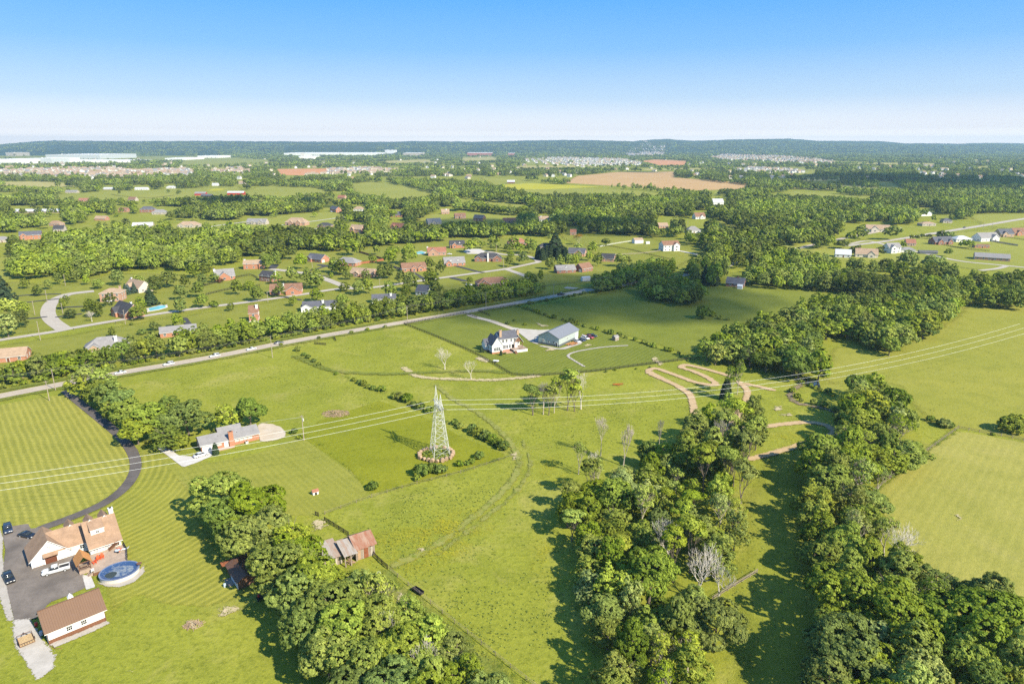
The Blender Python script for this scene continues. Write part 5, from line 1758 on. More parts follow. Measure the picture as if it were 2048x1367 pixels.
M['hall_white'] = ribbed('hall_wall', (0.84, 0.82, 0.78), 0.6, 6.0, 0)
M['hall_gray'] = ribbed('hall_wall_gray', (0.55, 0.57, 0.57), 0.6, 6.0, 0)
M['hall_roof'] = plain('hall_roof', (0.86, 0.82, 0.76), 0.8, 0.06, 0.01)
M['hall_red'] = plain('hall_brick', (0.36, 0.14, 0.10), 0.8, 0.2, 0.02)
hall('huge white factory hall at the left edge below the hills', -60, 56, 327.5, 420, 20)
hall('grey-white factory block in front of the highest white hall', 56, 104, 326.5, 260, 26, 'hall_gray')
hall('highest white factory hall with roof vents, right of the grey-white block', 92, 200, 318, 500, 30, 'hall_gray')
hall('long low white warehouse right of the highest white hall', 102, 262, 325, 260, 11)
hall('low white depot at the end of the far white roofs', 330, 370, 320, 300, 12)
hall('pale depot with sheds on the grassy rise behind the far roofs', 395, 436, 316, 260, 16)
hall('very long white warehouse with a row of stacks below the hills', 568, 752, 312, 500, 26, 'hall_white', 'hall_roof', 'factory', 0)
hall('pale power plant with a row of slim stacks below the hills', 598, 626, 318, 200, 20, 'hall_white', 'hall_roof', 'power_plant', 5)
hall('white office block at the end of the very long warehouse', 770, 788, 309, 200, 44)
hall('tan warehouse below the hills right of the white office block', 806, 842, 312, 300, 26, 'stone')
hall('long red brick school below the hills', 934, 984, 311.5, 300, 26, 'hall_red')
hall('small red brick hall right of the long red school', 1016, 1030, 311.5, 200, 22, 'hall_red')
hall('pale stone building left of the far left halls on a rise', 12, 30, 312, 200, 30, 'stone')

# ---- the housing tracts far away
def tract_mesh(L, D, ze, zr, wall, roof, wing):
    m = MB()
    gable_walls(m, -L / 2, L / 2, 0, D, ze, zr, 'u', 0)
    gable_roof(m, -L / 2, L / 2, 0, D, ze, zr, 'u', .5, .2, 1, 0)
    if wing:
        gable_walls(m, -L / 2 + .5, -L / 2 + 6.5, -2, 5, ze, ze + 2.6, 'v', 0)
        gable_roof(m, -L / 2 + .5, -L / 2 + 6.5, -2, 5, ze, ze + 2.6, 'v', .4, .2, 1, 0)
    for i in range(3):
        m.box(-L / 2 + 2 + i * 4, -L / 2 + 3.4 + i * 4, -.06 - 2.0 * (wing and i == 0), -.01 - 2.0 * (wing and i == 0), 1.0, 2.6, 2)
    return m.mesh('tract_house', [wall, roof, M['glass']])


TR = [tract_mesh(13, 10, 5.6, 9.0, M['cream_siding'], M['roof_buff'], True), tract_mesh(15, 10, 3.2, 6.8, M['brick_tan'], M['roof_buff'], True), tract_mesh(12, 11, 5.8, 9.6, M['white'], M['roof_gray'], False),
      tract_mesh(14, 11, 5.6, 9.4, M['stone'], M['roof_buff'], True), tract_mesh(12, 9, 5.8, 9.0, M['white'], M['roof_slate'], True), tract_mesh(16, 10, 3.0, 6.4, M['cream_siding'], M['roof_gray'], True)]
TRACTS = [('tract below the factory', 'houses of the tract below the factory', [(-10, 352), (0, 341), (120, 337), (210, 336), (300, 342), (318, 352), (250, 356), (130, 352), (60, 355)], 27, [0, 1, 3, 5], 12),
          ('small tract by the grassy rise', 'houses of the small left tract', [(270, 343), (350, 336), (380, 338), (395, 352), (330, 354)], 27, [0, 1, 3, 5, 2], 10),
          ('tract left of the clay field', 'houses left of the clay field', [(408, 340), (480, 335), (502, 341), (505, 347), (450, 349), (425, 346)], 27, [0, 3, 5, 1], 8),
          ('tract right of the clay field', 'houses right of the clay field', [(655, 339), (745, 336), (800, 341), (815, 345), (720, 347), (640, 351), (610, 351), (660, 345)], 27, [2, 0, 3], 8),
          ('tract behind the ploughed field', 'houses of the big tract behind the ploughed field', [(1040, 320), (1110, 315), (1240, 318), (1290, 327), (1280, 331), (1180, 333), (1120, 331), (1060, 325)], 44, [2, 4, 0, 3, 2], 6),
          ('tract under the hills', 'houses of the tract under the hills', [(1420, 314), (1450, 309), (1560, 312), (1640, 318), (1670, 326), (1610, 326), (1500, 322), (1440, 319)], 50, [0, 3, 1, 2], 5),
          ('row behind the far wood', 'houses behind the far wood', [(1462, 338), (1500, 336), (1590, 340), (1612, 346), (1550, 347), (1490, 343)], 26, [2, 4, 0], 4),
          ('scatter below the hills', 'houses scattered below the hills', [(1240, 309), (1290, 304), (1330, 306), (1330, 311), (1260, 312)], 40, [0, 2], 12)]
spots = []
for label, grp, px, sp, kinds, rot in TRACTS:
    pg = gpoly(px)
    lo, hi = pg.min(0), pg.max(0)
    gx, gy = np.meshgrid(np.arange(lo[0], hi[0], sp), np.arange(lo[1], hi[1], sp * 1.5))
    p_ = np.stack([gx, gy], -1).reshape(-1, 2)
    p_ = p_[in_poly(p_, pg)]
    for q in p_:
        if vnoise(np.array([q[0] / 120]), np.array([q[1] / 120]), 5)[0] < .25:
            continue
        spots.append((float(q[1]), float(q[0] + RNG.uniform(-5, 5)), float(q[1] + RNG.uniform(-7, 7)), kinds[int(RNG.integers(len(kinds)))], math.radians(rot + RNG.choice([0, 0, 90, 180, -25]) + RNG.uniform(-8, 8)), label, grp))
spots.sort()
rest = []
N_TRACT = 205
TW = ['cream tall house', 'tan low house', 'white grey-roofed house', 'stone-coloured house', 'white slate-roofed house', 'cream low house']
for i, (d_, x0_, y, k, rz, label, grp) in enumerate(spots):
    x, x_over = x0_, x0_ / d_
    if i < N_TRACT:
        o = link('house', TR[k], None, (x, y, float(land_z(x, y))), rz)
        same = [q for q in spots if q[6] == grp]
        fx = sorted(q[1] / q[0] for q in same)
        fy = sorted(q[0] for q in same)
        n3 = lambda v, arr, words: words[min(len(words) - 1, int(len(words) * arr.index(v) / len(arr)))]
        lab = '%s %s in the %s, %s' % (n3(d_, fy, ('front-row', 'second-row', 'middle-row', 'back-row')), TW[k], label, n3(x_over, fx, ('at its left end', 'left of its middle', 'at its middle', 'right of its middle', 'at its right end')))
        tag(o, lab, 'house', grp)
    else:
        rest.append((x, y, k, rz))
rs_ = np.random.default_rng(31)
for i in range(330):
    d_ = 2100 * (7600 / 2100) ** rs_.random()
    q_ = np.array([[rs_.uniform(-.74, .74) * d_, d_]])
    if any(in_poly(q_, f_)[0] for f_ in FAR_G):
        continue
    rest.append((float(q_[0, 0]), float(d_), int(rs_.integers(6)), float(rs_.uniform(0, 6.28))))
    px_, py_ = P(rest[-1][0], rest[-1][1])
    if d_ < 4200:
        HOUSE_BOX.append((px_ - 4, px_ + 4, py_ - 4, py_ + .5))
rm = MB()
for x, y, k, rz in rest:
    z = float(land_z(x, y))
    c_, s_ = math.cos(rz), math.sin(rz)
    b = len(rm.v)
    for v in TR[k].vertices:
        rm.v.append((x + v.co.x * c_ - v.co.y * s_, y + v.co.x * s_ + v.co.y * c_, z + v.co.z))
    for p in TR[k].polygons:
        rm.f.append(tuple(b + i for i in p.vertices))
        rm.m.append({0: [1, 2, 0, 0, 0, 1][k], 1: 3 if k in (0, 1, 3) else 4, 2: 5}[p.material_index])
if rest:
    tag(rm.build('distant_houses', [M['white'], M['cream_siding'], M['brick_tan'], M['roof_buff'], M['roof_gray'], M['glass']]), 'far rows of pale houses below the wooded hills', 'houses', None, 'stuff')
print('tract houses', len(spots))
TRACT_PX = [t_[2] for t_ in TRACTS]
# ------------------------------------------------------------------ pylon and power lines
def lattice_pylon():
    T0 = G(880, 908)
    ln = math.radians(20)          # direction of the line
    root = thing('pylon', 'white lattice steel pylon standing inside a ring of round hay bales', 'pylon', (T0.x, T0.y, 0), ln)
    hb, hw, ht = 3.1, 1.75, 1.15
    zs = [0.05, 3.2, 6.2, 9.0, 11.6, 14.0, 16.2, 18.2]
    half = lambda z: hb + (hw - hb) * min(z, 11.6) / 11.6 if z <= 11.6 else hw + (ht - hw) * (z - 11.6) / 6.6
    leg = lambda sx, sy, z: (sx * half(z) * .9, sy * half(z) * 1.05, z)
    for sx in (-1, 1):
        for sy in (-1, 1):
            m = MB()
            for a, b in zip(zs[:-1], zs[1:]):
                m.bar(leg(sx, sy, a), leg(sx, sy, b), .14 if a < 10 else .12)
            m.build('leg', [M['steel']], root)
    for i, (c0, c1) in enumerate((((-1, -1), (1, -1)), ((1, -1), (1, 1)), ((1, 1), (-1, 1)), ((-1, 1), (-1, -1)))):
        m = MB()
        for a, b in zip(zs[:-1], zs[1:]):
            w = .07
            m.bar(leg(*c0, a), leg(*c1, b), w)
            m.bar(leg(*c1, a), leg(*c0, b), w)
            m.bar(leg(*c0, b), leg(*c1, b), w)
            mid = [(p + q) / 2 for p, q in zip(leg(*c0, (a + b) / 2), leg(*c1, (a + b) / 2))]
            m.bar(leg(*c0, (a + b) / 2), mid, .05)
            m.bar(leg(*c1, (a + b) / 2), mid, .05)
        m.build('bracing', [M['steel']], root)
    # cross-arm across the line, two peaks for the shield wires
    m = MB()
    for sx in (-.5, .5):
        m.bar((sx, -5.2, 18.2), (sx, 5.2, 18.2), .15)
        m.bar((sx * .6, -3.6, 16.9), (sx * .6, 3.6, 16.9), .12)
        for s in (-1, 1):
            m.bar((sx * .6, s * 3.6, 16.9), (sx, s * 5.2, 18.2), .12)
        for k in range(-4, 4):
            m.bar((sx, k * 1.2, 18.2), (sx * .6, k * .85 + .4, 16.9), .08)
            m.bar((sx, k * 1.2 + 1.2, 18.2), (sx * .6, k * .85 + .4, 16.9), .08)
    m.build('crossarm', [M['steel']], root)
    for s, zt in ((1, 23.6), (-1, 22.6)):
        m = MB()
        for sx in (-.5, .5):
            for sy in (-.5, .5):
                m.bar((sx, s * 3.0 + sy, 18.2), (0, s * 3.0, zt), .1)
        for k in range(3):
            f, z = 1 - k / 3.4, 18.2 + (zt - 18.2) * k / 3.4
            f2, z2 = 1 - (k + 1) / 3.4, 18.2 + (zt - 18.2) * (k + 1) / 3.4
            m.bar((-.5 * f, s * 3 - .5 * f, z), (.5 * f2, s * 3 - .5 * f2, z2), .07)
            m.bar((.5 * f, s * 3 + .5 * f, z), (-.5 * f2, s * 3 + .5 * f2, z2), .07)
        m.build('peak', [M['steel']], root)
    for y in (-4.6, 0, 4.6):
        for s in (-1, 1):
            m = MB()
            a = Vector((0, y, 18.1))
            for k in range(7):
                p = Vector((s * (.25 + .2 * k), y, 18.05 - .06 * k))
                m.tube(p, p + Vector((s * .1, 0, -.03)), .13, .13, 8)
            m.bar(a, (s * 1.7, y, 17.6), .04)
            m.build('insulator', [M['gray_wood']], root)
    # conductors
    d = Vector((math.cos(ln), math.sin(ln), 0))
    n = Vector((-math.sin(ln), math.cos(ln), 0))
    for k, y in enumerate((4.6, 0, -4.6)):
        for s, span, sag, nm in ((1, 280, 9.4, 'right'), (-1, 260, 7.0, 'left')):
            m = MB()
            pts = []
            for i in range(29):
                f = i / 28
                q = Vector((T0.x, T0.y, 0)) + n * y + d * (s * (1.7 + f * span))
                q.z = 17.6 + 1.5 * f - 4 * sag * f * (1 - f)
                pts.append(q)
            for a, b in zip(pts[:-1], pts[1:]):
                m.tube(a, b, .031, .031, 5, 0, False)
            place = ('far', 'middle', 'near')[k]
            tag(m.build('power_line', [M['wire']]), '%s one of three bright cables running %s from the lattice pylon' % (place, nm), 'cable', 'high voltage cables')


lattice_pylon()

# ---- hay bales in a ring round the pylon, and the weeds growing inside it
bm_ = MB()
N_ = 18
for i in range(N_):
    a0, a1 = 2 * math.pi * i / N_, 2 * math.pi * (i + 1) / N_
    for (ra, xa), (rb, xb) in (((.62, -.62), (.76, -.5)), ((.76, -.5), (.78, 0)), ((.78, 0), (.76, .5)), ((.76, .5), (.62, .62))):
        bm_.poly([(xa, ra * math.cos(a0), .74 + ra * math.sin(a0)), (xa, ra * math.cos(a1), .74 + ra * math.sin(a1)), (xb, rb * math.cos(a1), .74 + rb * math.sin(a1)), (xb, rb * math.cos(a0), .74 + rb * math.sin(a0))])
for x in (-.62, .62):
    bm_.poly([(x, .62 * math.cos(2 * math.pi * i / N_), .74 + .62 * math.sin(2 * math.pi * i / N_)) for i in range(N_)][::(1 if x > 0 else -1)])
bale = bm_.mesh('hay_bale', [M['hay']], False)
ringc = G(873, 910)
NB = 22
for i in range(NB):
    a = 2 * math.pi * i / NB
    rr_ = random.uniform(.93, 1.06)
    x, y = ringc.x + 5.7 * rr_ * math.cos(a), ringc.y + 5.3 * rr_ * math.sin(a)
    if i in (5,):
        continue
    o = link('hay_bale', bale, None, (x, y, .0), a + random.uniform(-.6, .6))
    s_ = random.uniform(.72, 1.0)
    o.scale = (s_, s_, s_)
    k_ = (i - 5) % NB
    words_ = ('first', 'second', 'third', 'fourth', 'fifth', 'sixth', 'seventh', 'eighth', 'ninth', 'tenth', 'eleventh')
    if k_ <= 11:
        lab_ = 'round hay bale, %s anticlockwise from the gap in the ring around the pylon' % words_[k_ - 1]
    else:
        lab_ = 'round hay bale, %s clockwise from the gap in the ring around the pylon' % words_[NB - k_ - 1]
    tag(o, lab_, 'hay bale', 'hay bales in a ring round the pylon')
rgq = np.random.default_rng(12)
nw = 150
ang_, rad_ = rgq.uniform(0, 6.28, nw), 4.6 * np.sqrt(rgq.random(nw))
cc = np.stack([ringc.x + rad_ * np.cos(ang_), ringc.y + rad_ * np.sin(ang_), rgq.uniform(.1, .7, nw)], -1)
WEED_C, WEED_N = cc, np.tile([0, 0, 1.0], (nw, 1))

# ---- heaps of dead brush
for px, py, r, lab in ((672, 827, 4.2, 'flat heap of dead brush lying alone in the pasture left of the pylon'), (386, 1250, 1.6, 'small pile of broken branches on the lawn below the shaded shed')):
    c = G(px, py)
    m = MB()
    rg_ = random.Random(int(px))
    for i in range(230 if r > 3 else 70):
        a, q = rg_.uniform(0, 6.28), r * math.sqrt(rg_.random())
        x, y = q * math.cos(a) * 1.25, q * math.sin(a) * .9
        an, l, z = rg_.uniform(0, 6.28), rg_.uniform(.3, 1.0), rg_.uniform(.02, .5) * (1 - q / r * .7)
        m.bar((x - l * math.cos(an), y - l * math.sin(an), z), (x + l * math.cos(an), y + l * math.sin(an), z + rg_.uniform(-.1, .3)), rg_.uniform(.05, .14))
    tag(m.build('brush_pile', [M['brush']], None, (c.x, c.y, 0)), lab, 'brush pile')

# ------------------------------------------------------------------ vehicles
PAINT = {}


def paint(name, col, spec=.5):
    if name not in PAINT:
        t = NT('car_paint_' + name)
        PAINT[name] = t.done(t.bsdf(col, .28, 0, None, spec, **{'Coat Weight': .6, 'Coat Roughness': .08}))
    return PAINT[name]


CAR_PAINTS = {'white': (.62, .62, .61), 'silver': (.50, .51, .52), 'black': (.012, .013, .016), 'navy': (.02, .03, .055), 'gray': (.12, .125, .135), 'red': (.30, .02, .015)}
CAR_SHAPES = {}


def shell(m, prof, w, mat, bev=.09):
    """A side profile (x, z) drawn out to the given half width with softened edges."""
    cx_ = sum(p[0] for p in prof) / len(prof)
    cz_ = sum(p[1] for p in prof) / len(prof)
    ins = [(cx_ + (p[0] - cx_) * .965, cz_ + (p[1] - cz_) * .90) for p in prof]
    rings = [(-w, ins), (-w + bev, prof), (w - bev, prof), (w, ins)]
    b = len(m.v)
    n = len(prof)
    for y, pr in rings:
        m.v += [(p[0], y, p[1]) for p in pr]
    for r in range(3):
        for i in range(n):
            j = (i + 1) % n
            m.f.append((b + r * n + i, b + r * n + j, b + (r + 1) * n + j, b + (r + 1) * n + i))
            m.m.append(mat)
    m.f.append(tuple(b + i for i in range(n))[::-1])
    m.m.append(mat)
    m.f.append(tuple(b + 3 * n + i for i in range(n)))
    m.m.append(mat)


def car_meshes(kind):
    if kind in CAR_SHAPES:
        return CAR_SHAPES[kind]
    body, cab, roof = MB(), MB(), MB()
    if kind == 'sedan':
        L, w = 4.8, .92
        shell(body, [(-2.4, .35), (-2.42, .72), (-2.25, .95), (-1.5, 1.02), (1.0, .98), (1.9, .88), (2.32, .72), (2.4, .45), (2.3, .28), (-2.3, .28)], w, 0)
        shell(cab, [(-1.75, 1.0), (-1.05, 1.42), (.25, 1.44), (1.15, .98)], .76, 0, .14)
        shell(roof, [(-1.1, 1.40), (-1.0, 1.47), (.2, 1.49), (.32, 1.42)], .70, 0, .1)
        wb = (-1.42, 1.42)
    elif kind == 'suv':
        L, w = 4.8, .96
        shell(body, [(-2.4, .42), (-2.42, .9), (-2.35, 1.12), (-1.2, 1.14), (1.05, 1.1), (2.1, 1.02), (2.36, .85), (2.4, .5), (2.3, .32), (-2.3, .32)], w, 0)
        shell(cab, [(-2.3, 1.1), (-2.05, 1.66), (.35, 1.70), (1.15, 1.1)], .82, 0, .13)
        shell(roof, [(-2.1, 1.64), (-2.0, 1.74), (.25, 1.77), (.42, 1.68)], .77, 0, .1)
        wb = (-1.45, 1.45)
    else:                        # pickup
        L, w = 5.8, 1.0
        shell(body, [(-2.9, .5), (-2.92, .98), (-2.8, 1.08), (-.35, 1.08), (1.2, 1.12), (2.5, 1.06), (2.84, .92), (2.9, .55), (2.8, .38), (-2.8, .38)], w, 0)
        shell(cab, [(-.6, 1.08), (-.45, 1.72), (.75, 1.75), (1.5, 1.1)], .86, 0, .13)
        shell(roof, [(-.5, 1.70), (-.42, 1.80), (.7, 1.83), (.85, 1.74)], .80, 0, .1)
        wb = (-1.8, 1.85)
    wheel, rim = MB(), MB()
    wheel.tube((0, -.12, 0), (0, .12, 0), .36, .36, 16)
    rim.tube((0, -.135, 0), (0, .135, 0), .21, .21, 12)
    lamp = MB()
    lamp.box(-.06, .06, -.17, .17, -.07, .07)
    bed = None
    if kind == 'pickup':
        bed = MB()
        bed.box(-2.75, -.72, -.82, .82, 1.085, 1.095, 0)
        for y in (-.9, .9):
            bed.box(-2.85, -.65, y - .06, y + .06, 1.075, 1.30, 1)
        bed.box(-2.88, -2.78, -.84, .84, 1.075, 1.30, 1)
    CAR_SHAPES[kind] = dict(body=body, cab=cab, roof=roof, wheel=wheel.mesh('tyre', [M['tyre']]), rim=rim.mesh('rim', [M['rim']]), lamp=lamp.mesh('headlight', [M['lamp']]), rlamp=None, wb=wb, L=L, w=w, bed=bed, cache={})
    l2 = MB()
    l2.box(-.05, .05, -.14, .14, -.09, .09)
    CAR_SHAPES[kind]['rlamp'] = l2.mesh('tail_light', [M['rlamp']])
    return CAR_SHAPES[kind]


def car(kind, colour, label, px, py, toward, group=None, name=None):
    """A vehicle whose middle shows at this pixel, heading towards another pixel."""
    s = car_meshes(kind)
    p, q = G(px, py), G(*toward)
    rz = math.atan2(q.y - p.y, q.x - p.x)
    nm = name or {'sedan': 'car', 'suv': 'car', 'pickup': 'pickup_truck'}[kind]
    root = thing(nm, label, 'pickup truck' if kind == 'pickup' else 'car', (p.x, p.y, .05), rz, group)
    if colour not in s['cache']:
        pm_ = paint(colour, CAR_PAINTS[colour])
        s['cache'][colour] = (s['body'].mesh('body', [pm_], True), s['cab'].mesh('window', [M['glass']], True), s['roof'].mesh('roof', [pm_], True), s['bed'].mesh('truck_bed', [M['black'], pm_]) if s['bed'] else None)
    b, c, r, bed = s['cache'][colour]
    link('body', b, root)
    link('window', c, root)
    link('roof', r, root)
    if bed:
        link('truck_bed', bed, root)
    for x in s['wb']:
        for y in (-1, 1):
            w = link('wheel', s['wheel'], root, (x, y * (s['w'] - .1), .36))
            link('rim', s['rim'], w)
    zl = .68 if kind == 'sedan' else .82
    for y in (-.66, .66):
        link('headlight', s['lamp'], root, (s['L'] / 2 - .03, y, zl))
        link('tail_light', s['rlamp'], root, (-s['L'] / 2 + .01, y, zl + .06))
    return root


g_ = 'cars driving on the country road'
car('sedan', 'white', 'white sedan on the country road, the one nearest the driveway mouth', 241, 747, (150, 764), g_)
car('suv', 'white', 'white car on the country road, second from the driveway mouth', 338, 730, (250, 745), g_)
car('suv', 'white', 'white wagon on the country road, third from the driveway mouth', 430, 713.5, (340, 730), g_)
car('sedan', 'white', 'white sedan on the country road just before the dark car', 503, 699.5, (430, 713), g_)
car('sedan', 'gray', 'dark sedan on the country road beside a utility pole', 558, 687, (630, 674), g_)
car('pickup', 'black', 'black pickup truck on the far stretch of the country road', 1122, 590, (1190, 579), g_)
car('pickup', 'white', 'silver-white pickup truck parked on the asphalt yard before the white house', 113, 1143, (61, 1157))
car('suv', 'black', 'black suv parked at the left edge of the asphalt yard', 19, 1160, (28, 1178))
car('suv', 'navy', 'dark blue car at the top of the asphalt yard, by the white kerb', 17, 1061, (20, 1075))
car('sedan', 'black', 'black car half under the small tree at the corner of the white house', 55, 1073, (70, 1076))
car('sedan', 'silver', 'silver car parked on the white concrete drive of the brick ranch house', 402, 912, (425, 905))
g_ = 'vehicles parked beside the metal barn'
car('suv', 'white', 'white suv parked nearest the corner of the metal barn', 1154, 684.5, (1166, 690), g_)
car('sedan', 'navy', 'dark blue car parked second from the metal barn', 1164, 681.5, (1176, 686), g_)
car('suv', 'white', 'white van-like car parked in the middle of the row by the metal barn', 1171, 678, (1183, 682), g_)
car('pickup', 'red', 'dark red pickup between the white and black vehicles by the metal barn', 1178, 676, (1190, 679), g_)
car('pickup', 'black', 'black pickup truck at the far end of the row by the metal barn', 1184, 673.5, (1197, 676), g_)
car('sedan', 'white', 'white car on the drive of the peach brick house with the pool', 899, 509, (906, 509))
car('suv', 'gray', 'dark car on the wide lane at the far right', 1929, 456, (1940, 454))
car('suv', 'white', 'white car behind the low brown-roofed house at the road belt', 938, 571, (948, 571))

# ------------------------------------------------------------------ poles and their wires
def pole(label, px, py, h, arm=1.2, lamp=False, transformer=False, mat='pole_wood', group=None, rz=0.0):
    p = G(px, py)
    root = thing('street_lamp' if lamp else 'utility_pole', label, 'street lamp' if lamp else 'utility pole', (p.x, p.y, 0), rz, group)
    m = MB()
    m.tube((0, 0, 0), (0, 0, h), .17, .11, 8)
    m.build('pole', [M[mat]], root)
    if arm:
        m = MB()
        m.box(-arm, arm, -.06, .06, h - .55, h - .40)
        m.build('crossarm', [M[mat]], root)
    if transformer:
        m = MB()
        m.tube((.35, 0, h - 2.2), (.35, 0, h - 1.2), .26, .26, 10)
        m.build('transformer', [M['steel']], root)
    if lamp:
        m = MB()
        m.bar((0, 0, h - .15), (1.1, 0, h + .1), .07)
        m.box(.9, 1.5, -.14, .14, h, h + .14)
        m.build('lamp_head', [M['steel']], root)
    return p, h


rp = [(-60, 808, 11.5), (111, 780, 9.5), (331, 735.5, 0), (545, 715, 11), (815, 643, 9.5), (972, 613, 9.5), (1107, 599, 10.5), (1190, 583, 9.5), (1319, 561, 9)]
poles = []
desc = ['', 'grey utility pole on the road verge at the mouth of the dark driveway', '', 'tall thin utility pole at the road beside the dark car', 'utility pole with transformer at the upper corner of the black fence', 'utility pole by the road right of the estate drive', 'utility pole at the roadside left of the black pickup truck', 'utility pole at the roadside by the side street', 'utility pole rising from the dark clump at the north field']
for (px, py, h), ds in zip(rp, desc):
    if h and ds:
        pole(ds, px, py, h, 1.2, False, px in (815,), group='utility poles along the country road', rz=math.radians(118))
    if h:
        p_ = G(px, py)
        poles.append(Vector((p_.x, p_.y, h)))
pole('second utility pole in the lawn corner below the driveway mouth', 99, 801, 8.6, .8, group='utility poles along the country road')
pole('utility pole with a pale transformer behind the turnaround of the ranch house', 608, 880, 9.5, .7, False, True)
nrm = Vector((-math.sin(math.radians(28)), math.cos(math.radians(28)), 0))
for k, off in enumerate((-1.1, 0.0, 1.1)):
    m = MB()
    for a, b in zip(poles[:-1], poles[1:]):
        pts = []
        for i in range(13):
            f = i / 12
            q = a.lerp(b, f) + nrm * off
            q.z += -.35 - 4 * 1.0 * f * (1 - f) - (.0 if off else -.45)
            pts.append(q)
        for u, v in zip(pts[:-1], pts[1:]):
            m.tube(u, v, .035, .035, 4, 0, False)
    tag(m.build('utility_wire', [M['dark_wire']]), '%s dark overhead wire strung from pole to pole along the country road' % ('near', 'middle', 'far')[k], 'wire', 'overhead wires along the road')
a_, b_ = G(608, 880) + Vector((0, 0, 8.8)), G(520, 862) + Vector((0, 0, 3.2))
m = MB()
m.tube(a_, b_, .03, .03, 4, 0, False)
tag(m.build('utility_wire', [M['wire']]), 'thin service wire from the transformer pole down to the ranch house', 'wire')
for px, py, h, ds in ((131, 571, 8.5, 'pole at the back of the lawn beyond the wide curved street'), (95, 605, 8.6, 'pole between two black drives left of the curved street'), (70, 630, 9, 'pole on the lawn beside the red-flowering bushes'), (126, 627, 6.8, 'pole on the right kerb of the curved street'), (81, 680, 10.5, 'pole at the street corner below the curved street'),
                      (251, 648, 8.6, 'pole at the kerb in front of the orange brick gable'), (536, 604, 7, 'street pole in front of the wide brown-roofed brick house'), (625, 538, 6.5, 'pole at the end of the black forked driveway'), (760, 579, 8, 'pole where the street passes the low tan-roofed house'), (830, 557, 6.5, 'pole before the house with two white gables'),
                      (1007, 536, 8.5, 'pole at the street bend right of the navy-roofed house'), (993, 504, 7.5, 'pole behind the navy-roofed house'), (1040, 503, 6, 'pole on the lawn left of the columnar evergreens'), (1984, 456, 8, 'pole at the wide lane near the right edge'), (1966, 458, 8, 'pole at the wide lane above the white houses'), (1375, 455, 9, 'pole beside the grey hip-roofed house in the middle woods')):
    pole('pale slim ' + ds, px, py, h, 0.5, lamp=px in (536, 760), group='poles in the subdivision')

# ------------------------------------------------------------------ fences
def board_fence(label, px, h=1.35, sp=2.45, rails=(.38, .78, 1.2), mat='blackfence', pw=.16, rw=.15, group=None, gate=False):
    ln = gpath(px, .5) if len(px) > 2 else np.array([G(*px[0])[:2], G(*px[1])[:2]])
    if len(px) == 2:
        n_ = max(2, int(np.linalg.norm(ln[1] - ln[0]) / .5))
        ln = ln[0] + (ln[1] - ln[0]) * np.linspace(0, 1, n_)[:, None]
    root = thing('fence', label, 'fence', (ln[0][0], ln[0][1], 0), 0, group)
    o = np.array([ln[0][0], ln[0][1]])
    d = np.concatenate([[0], np.cumsum(np.linalg.norm(np.diff(ln, axis=0), axis=1))])
    n = max(1, int(round(d[-1] / sp)))
    P_ = [np.array([np.interp(d[-1] * i / n, d, ln[:, 0]), np.interp(d[-1] * i / n, d, ln[:, 1])]) - o for i in range(n + 1)]
    m = MB()
    for q in P_:
        m.box(q[0] - pw / 2, q[0] + pw / 2, q[1] - pw / 2, q[1] + pw / 2, 0, h)
    m.build('posts', [M[mat]], root)['kind'] = 'stuff'
    for z in rails:
        m = MB()
        for a, b in zip(P_[:-1], P_[1:]):
            m.bar((a[0], a[1], z), (b[0], b[1], z), .05, rw)
        m.build('rail', [M[mat]], root)
    return root


F = board_fence
g_ = 'black board fences round the estate'
F('black board fence down the left side of the estate, from the road pole', [(808, 649), (870, 673), (940, 703), (985, 727), (1010, 742), (1024, 750)], group=g_)
F('black board fence along the lower edge of the estate lawn', [(1024, 750), (1062, 752), (1120, 749), (1180, 744), (1230, 738)], group=g_)
F('black board fence from the estate lawn up to the creek wood', [(1230, 738), (1280, 731), (1330, 725), (1372, 720), (1400, 718)], group=g_)
F('black board fence along the road above the estate paddock', [(808, 649), (850, 641), (890, 634), (927, 627)], group=g_)
F('short black board fence on the left of the estate drive', [(927, 627), (940, 631), (954, 636)], group=g_)
F('black board fence along the road right of the estate drive', [(957, 623), (985, 618), (1032, 611)], group=g_)
F('short black board fence beside the right of the estate drive', [(957, 623), (968, 627), (980, 632)], group=g_)
F('small dark fence panel alone at the roadside pasture', [(629, 688), (640, 689), (652, 690)], 1.3, 1.5, (.3, .6, .9, 1.2))
F('short dark rails leaning at the roadside pasture', [(668, 676), (672, 682)], 1.3, 1.5)
F('black board fence from the gate gap down to the rusty old barn', [(649, 1041), (672, 1055), (697, 1071)], 1.3, 2.2, (.3, .62, .94, 1.22))
F('black board fence below the rusty old barn', [(746, 1109), (760, 1124), (775, 1137)], 1.3, 2.2, (.3, .62, .94, 1.22))
F('bit of black fence at the gate gap above the barn', [(631, 1030), (637, 1032)], 1.3, 1.5, (.3, .62, .94, 1.22))
F('thin wire fence running down from the black fence along the dark grass', [(775, 1137), (835, 1185), (900, 1238), (1000, 1318), (1085, 1385)], 1.1, 4.5, (.5, 1.0), 'gray_wood', .12, .025)
F('thin wire fence with weathered posts below the pylon field', [(650, 1028), (742, 995), (832, 968), (930, 943), (1022, 913)], 1.1, 5, (.4, .9), 'gray_wood', .12, .025)
F('pale wire fence down the left side of the mown field', [(1916, 857), (1860, 898), (1800, 942), (1745, 985)], 1.3, 3.2, (.4, .8, 1.2), 'gray_wood', .13, .04)
F('grey rail fence along the upper edge of the mown field', [(1916, 857), (1960, 865), (2010, 874), (2070, 885)], 1.3, 3.2, (.5, 1.1), 'gray_wood', .14, .1)
F('short plank fence across the grass corridor beside the dead trees', [(1425, 1200), (1460, 1178), (1490, 1160), (1514, 1145)], 1.2, 2.8, (.4, .8, 1.1), 'gray_wood', .15, .12)
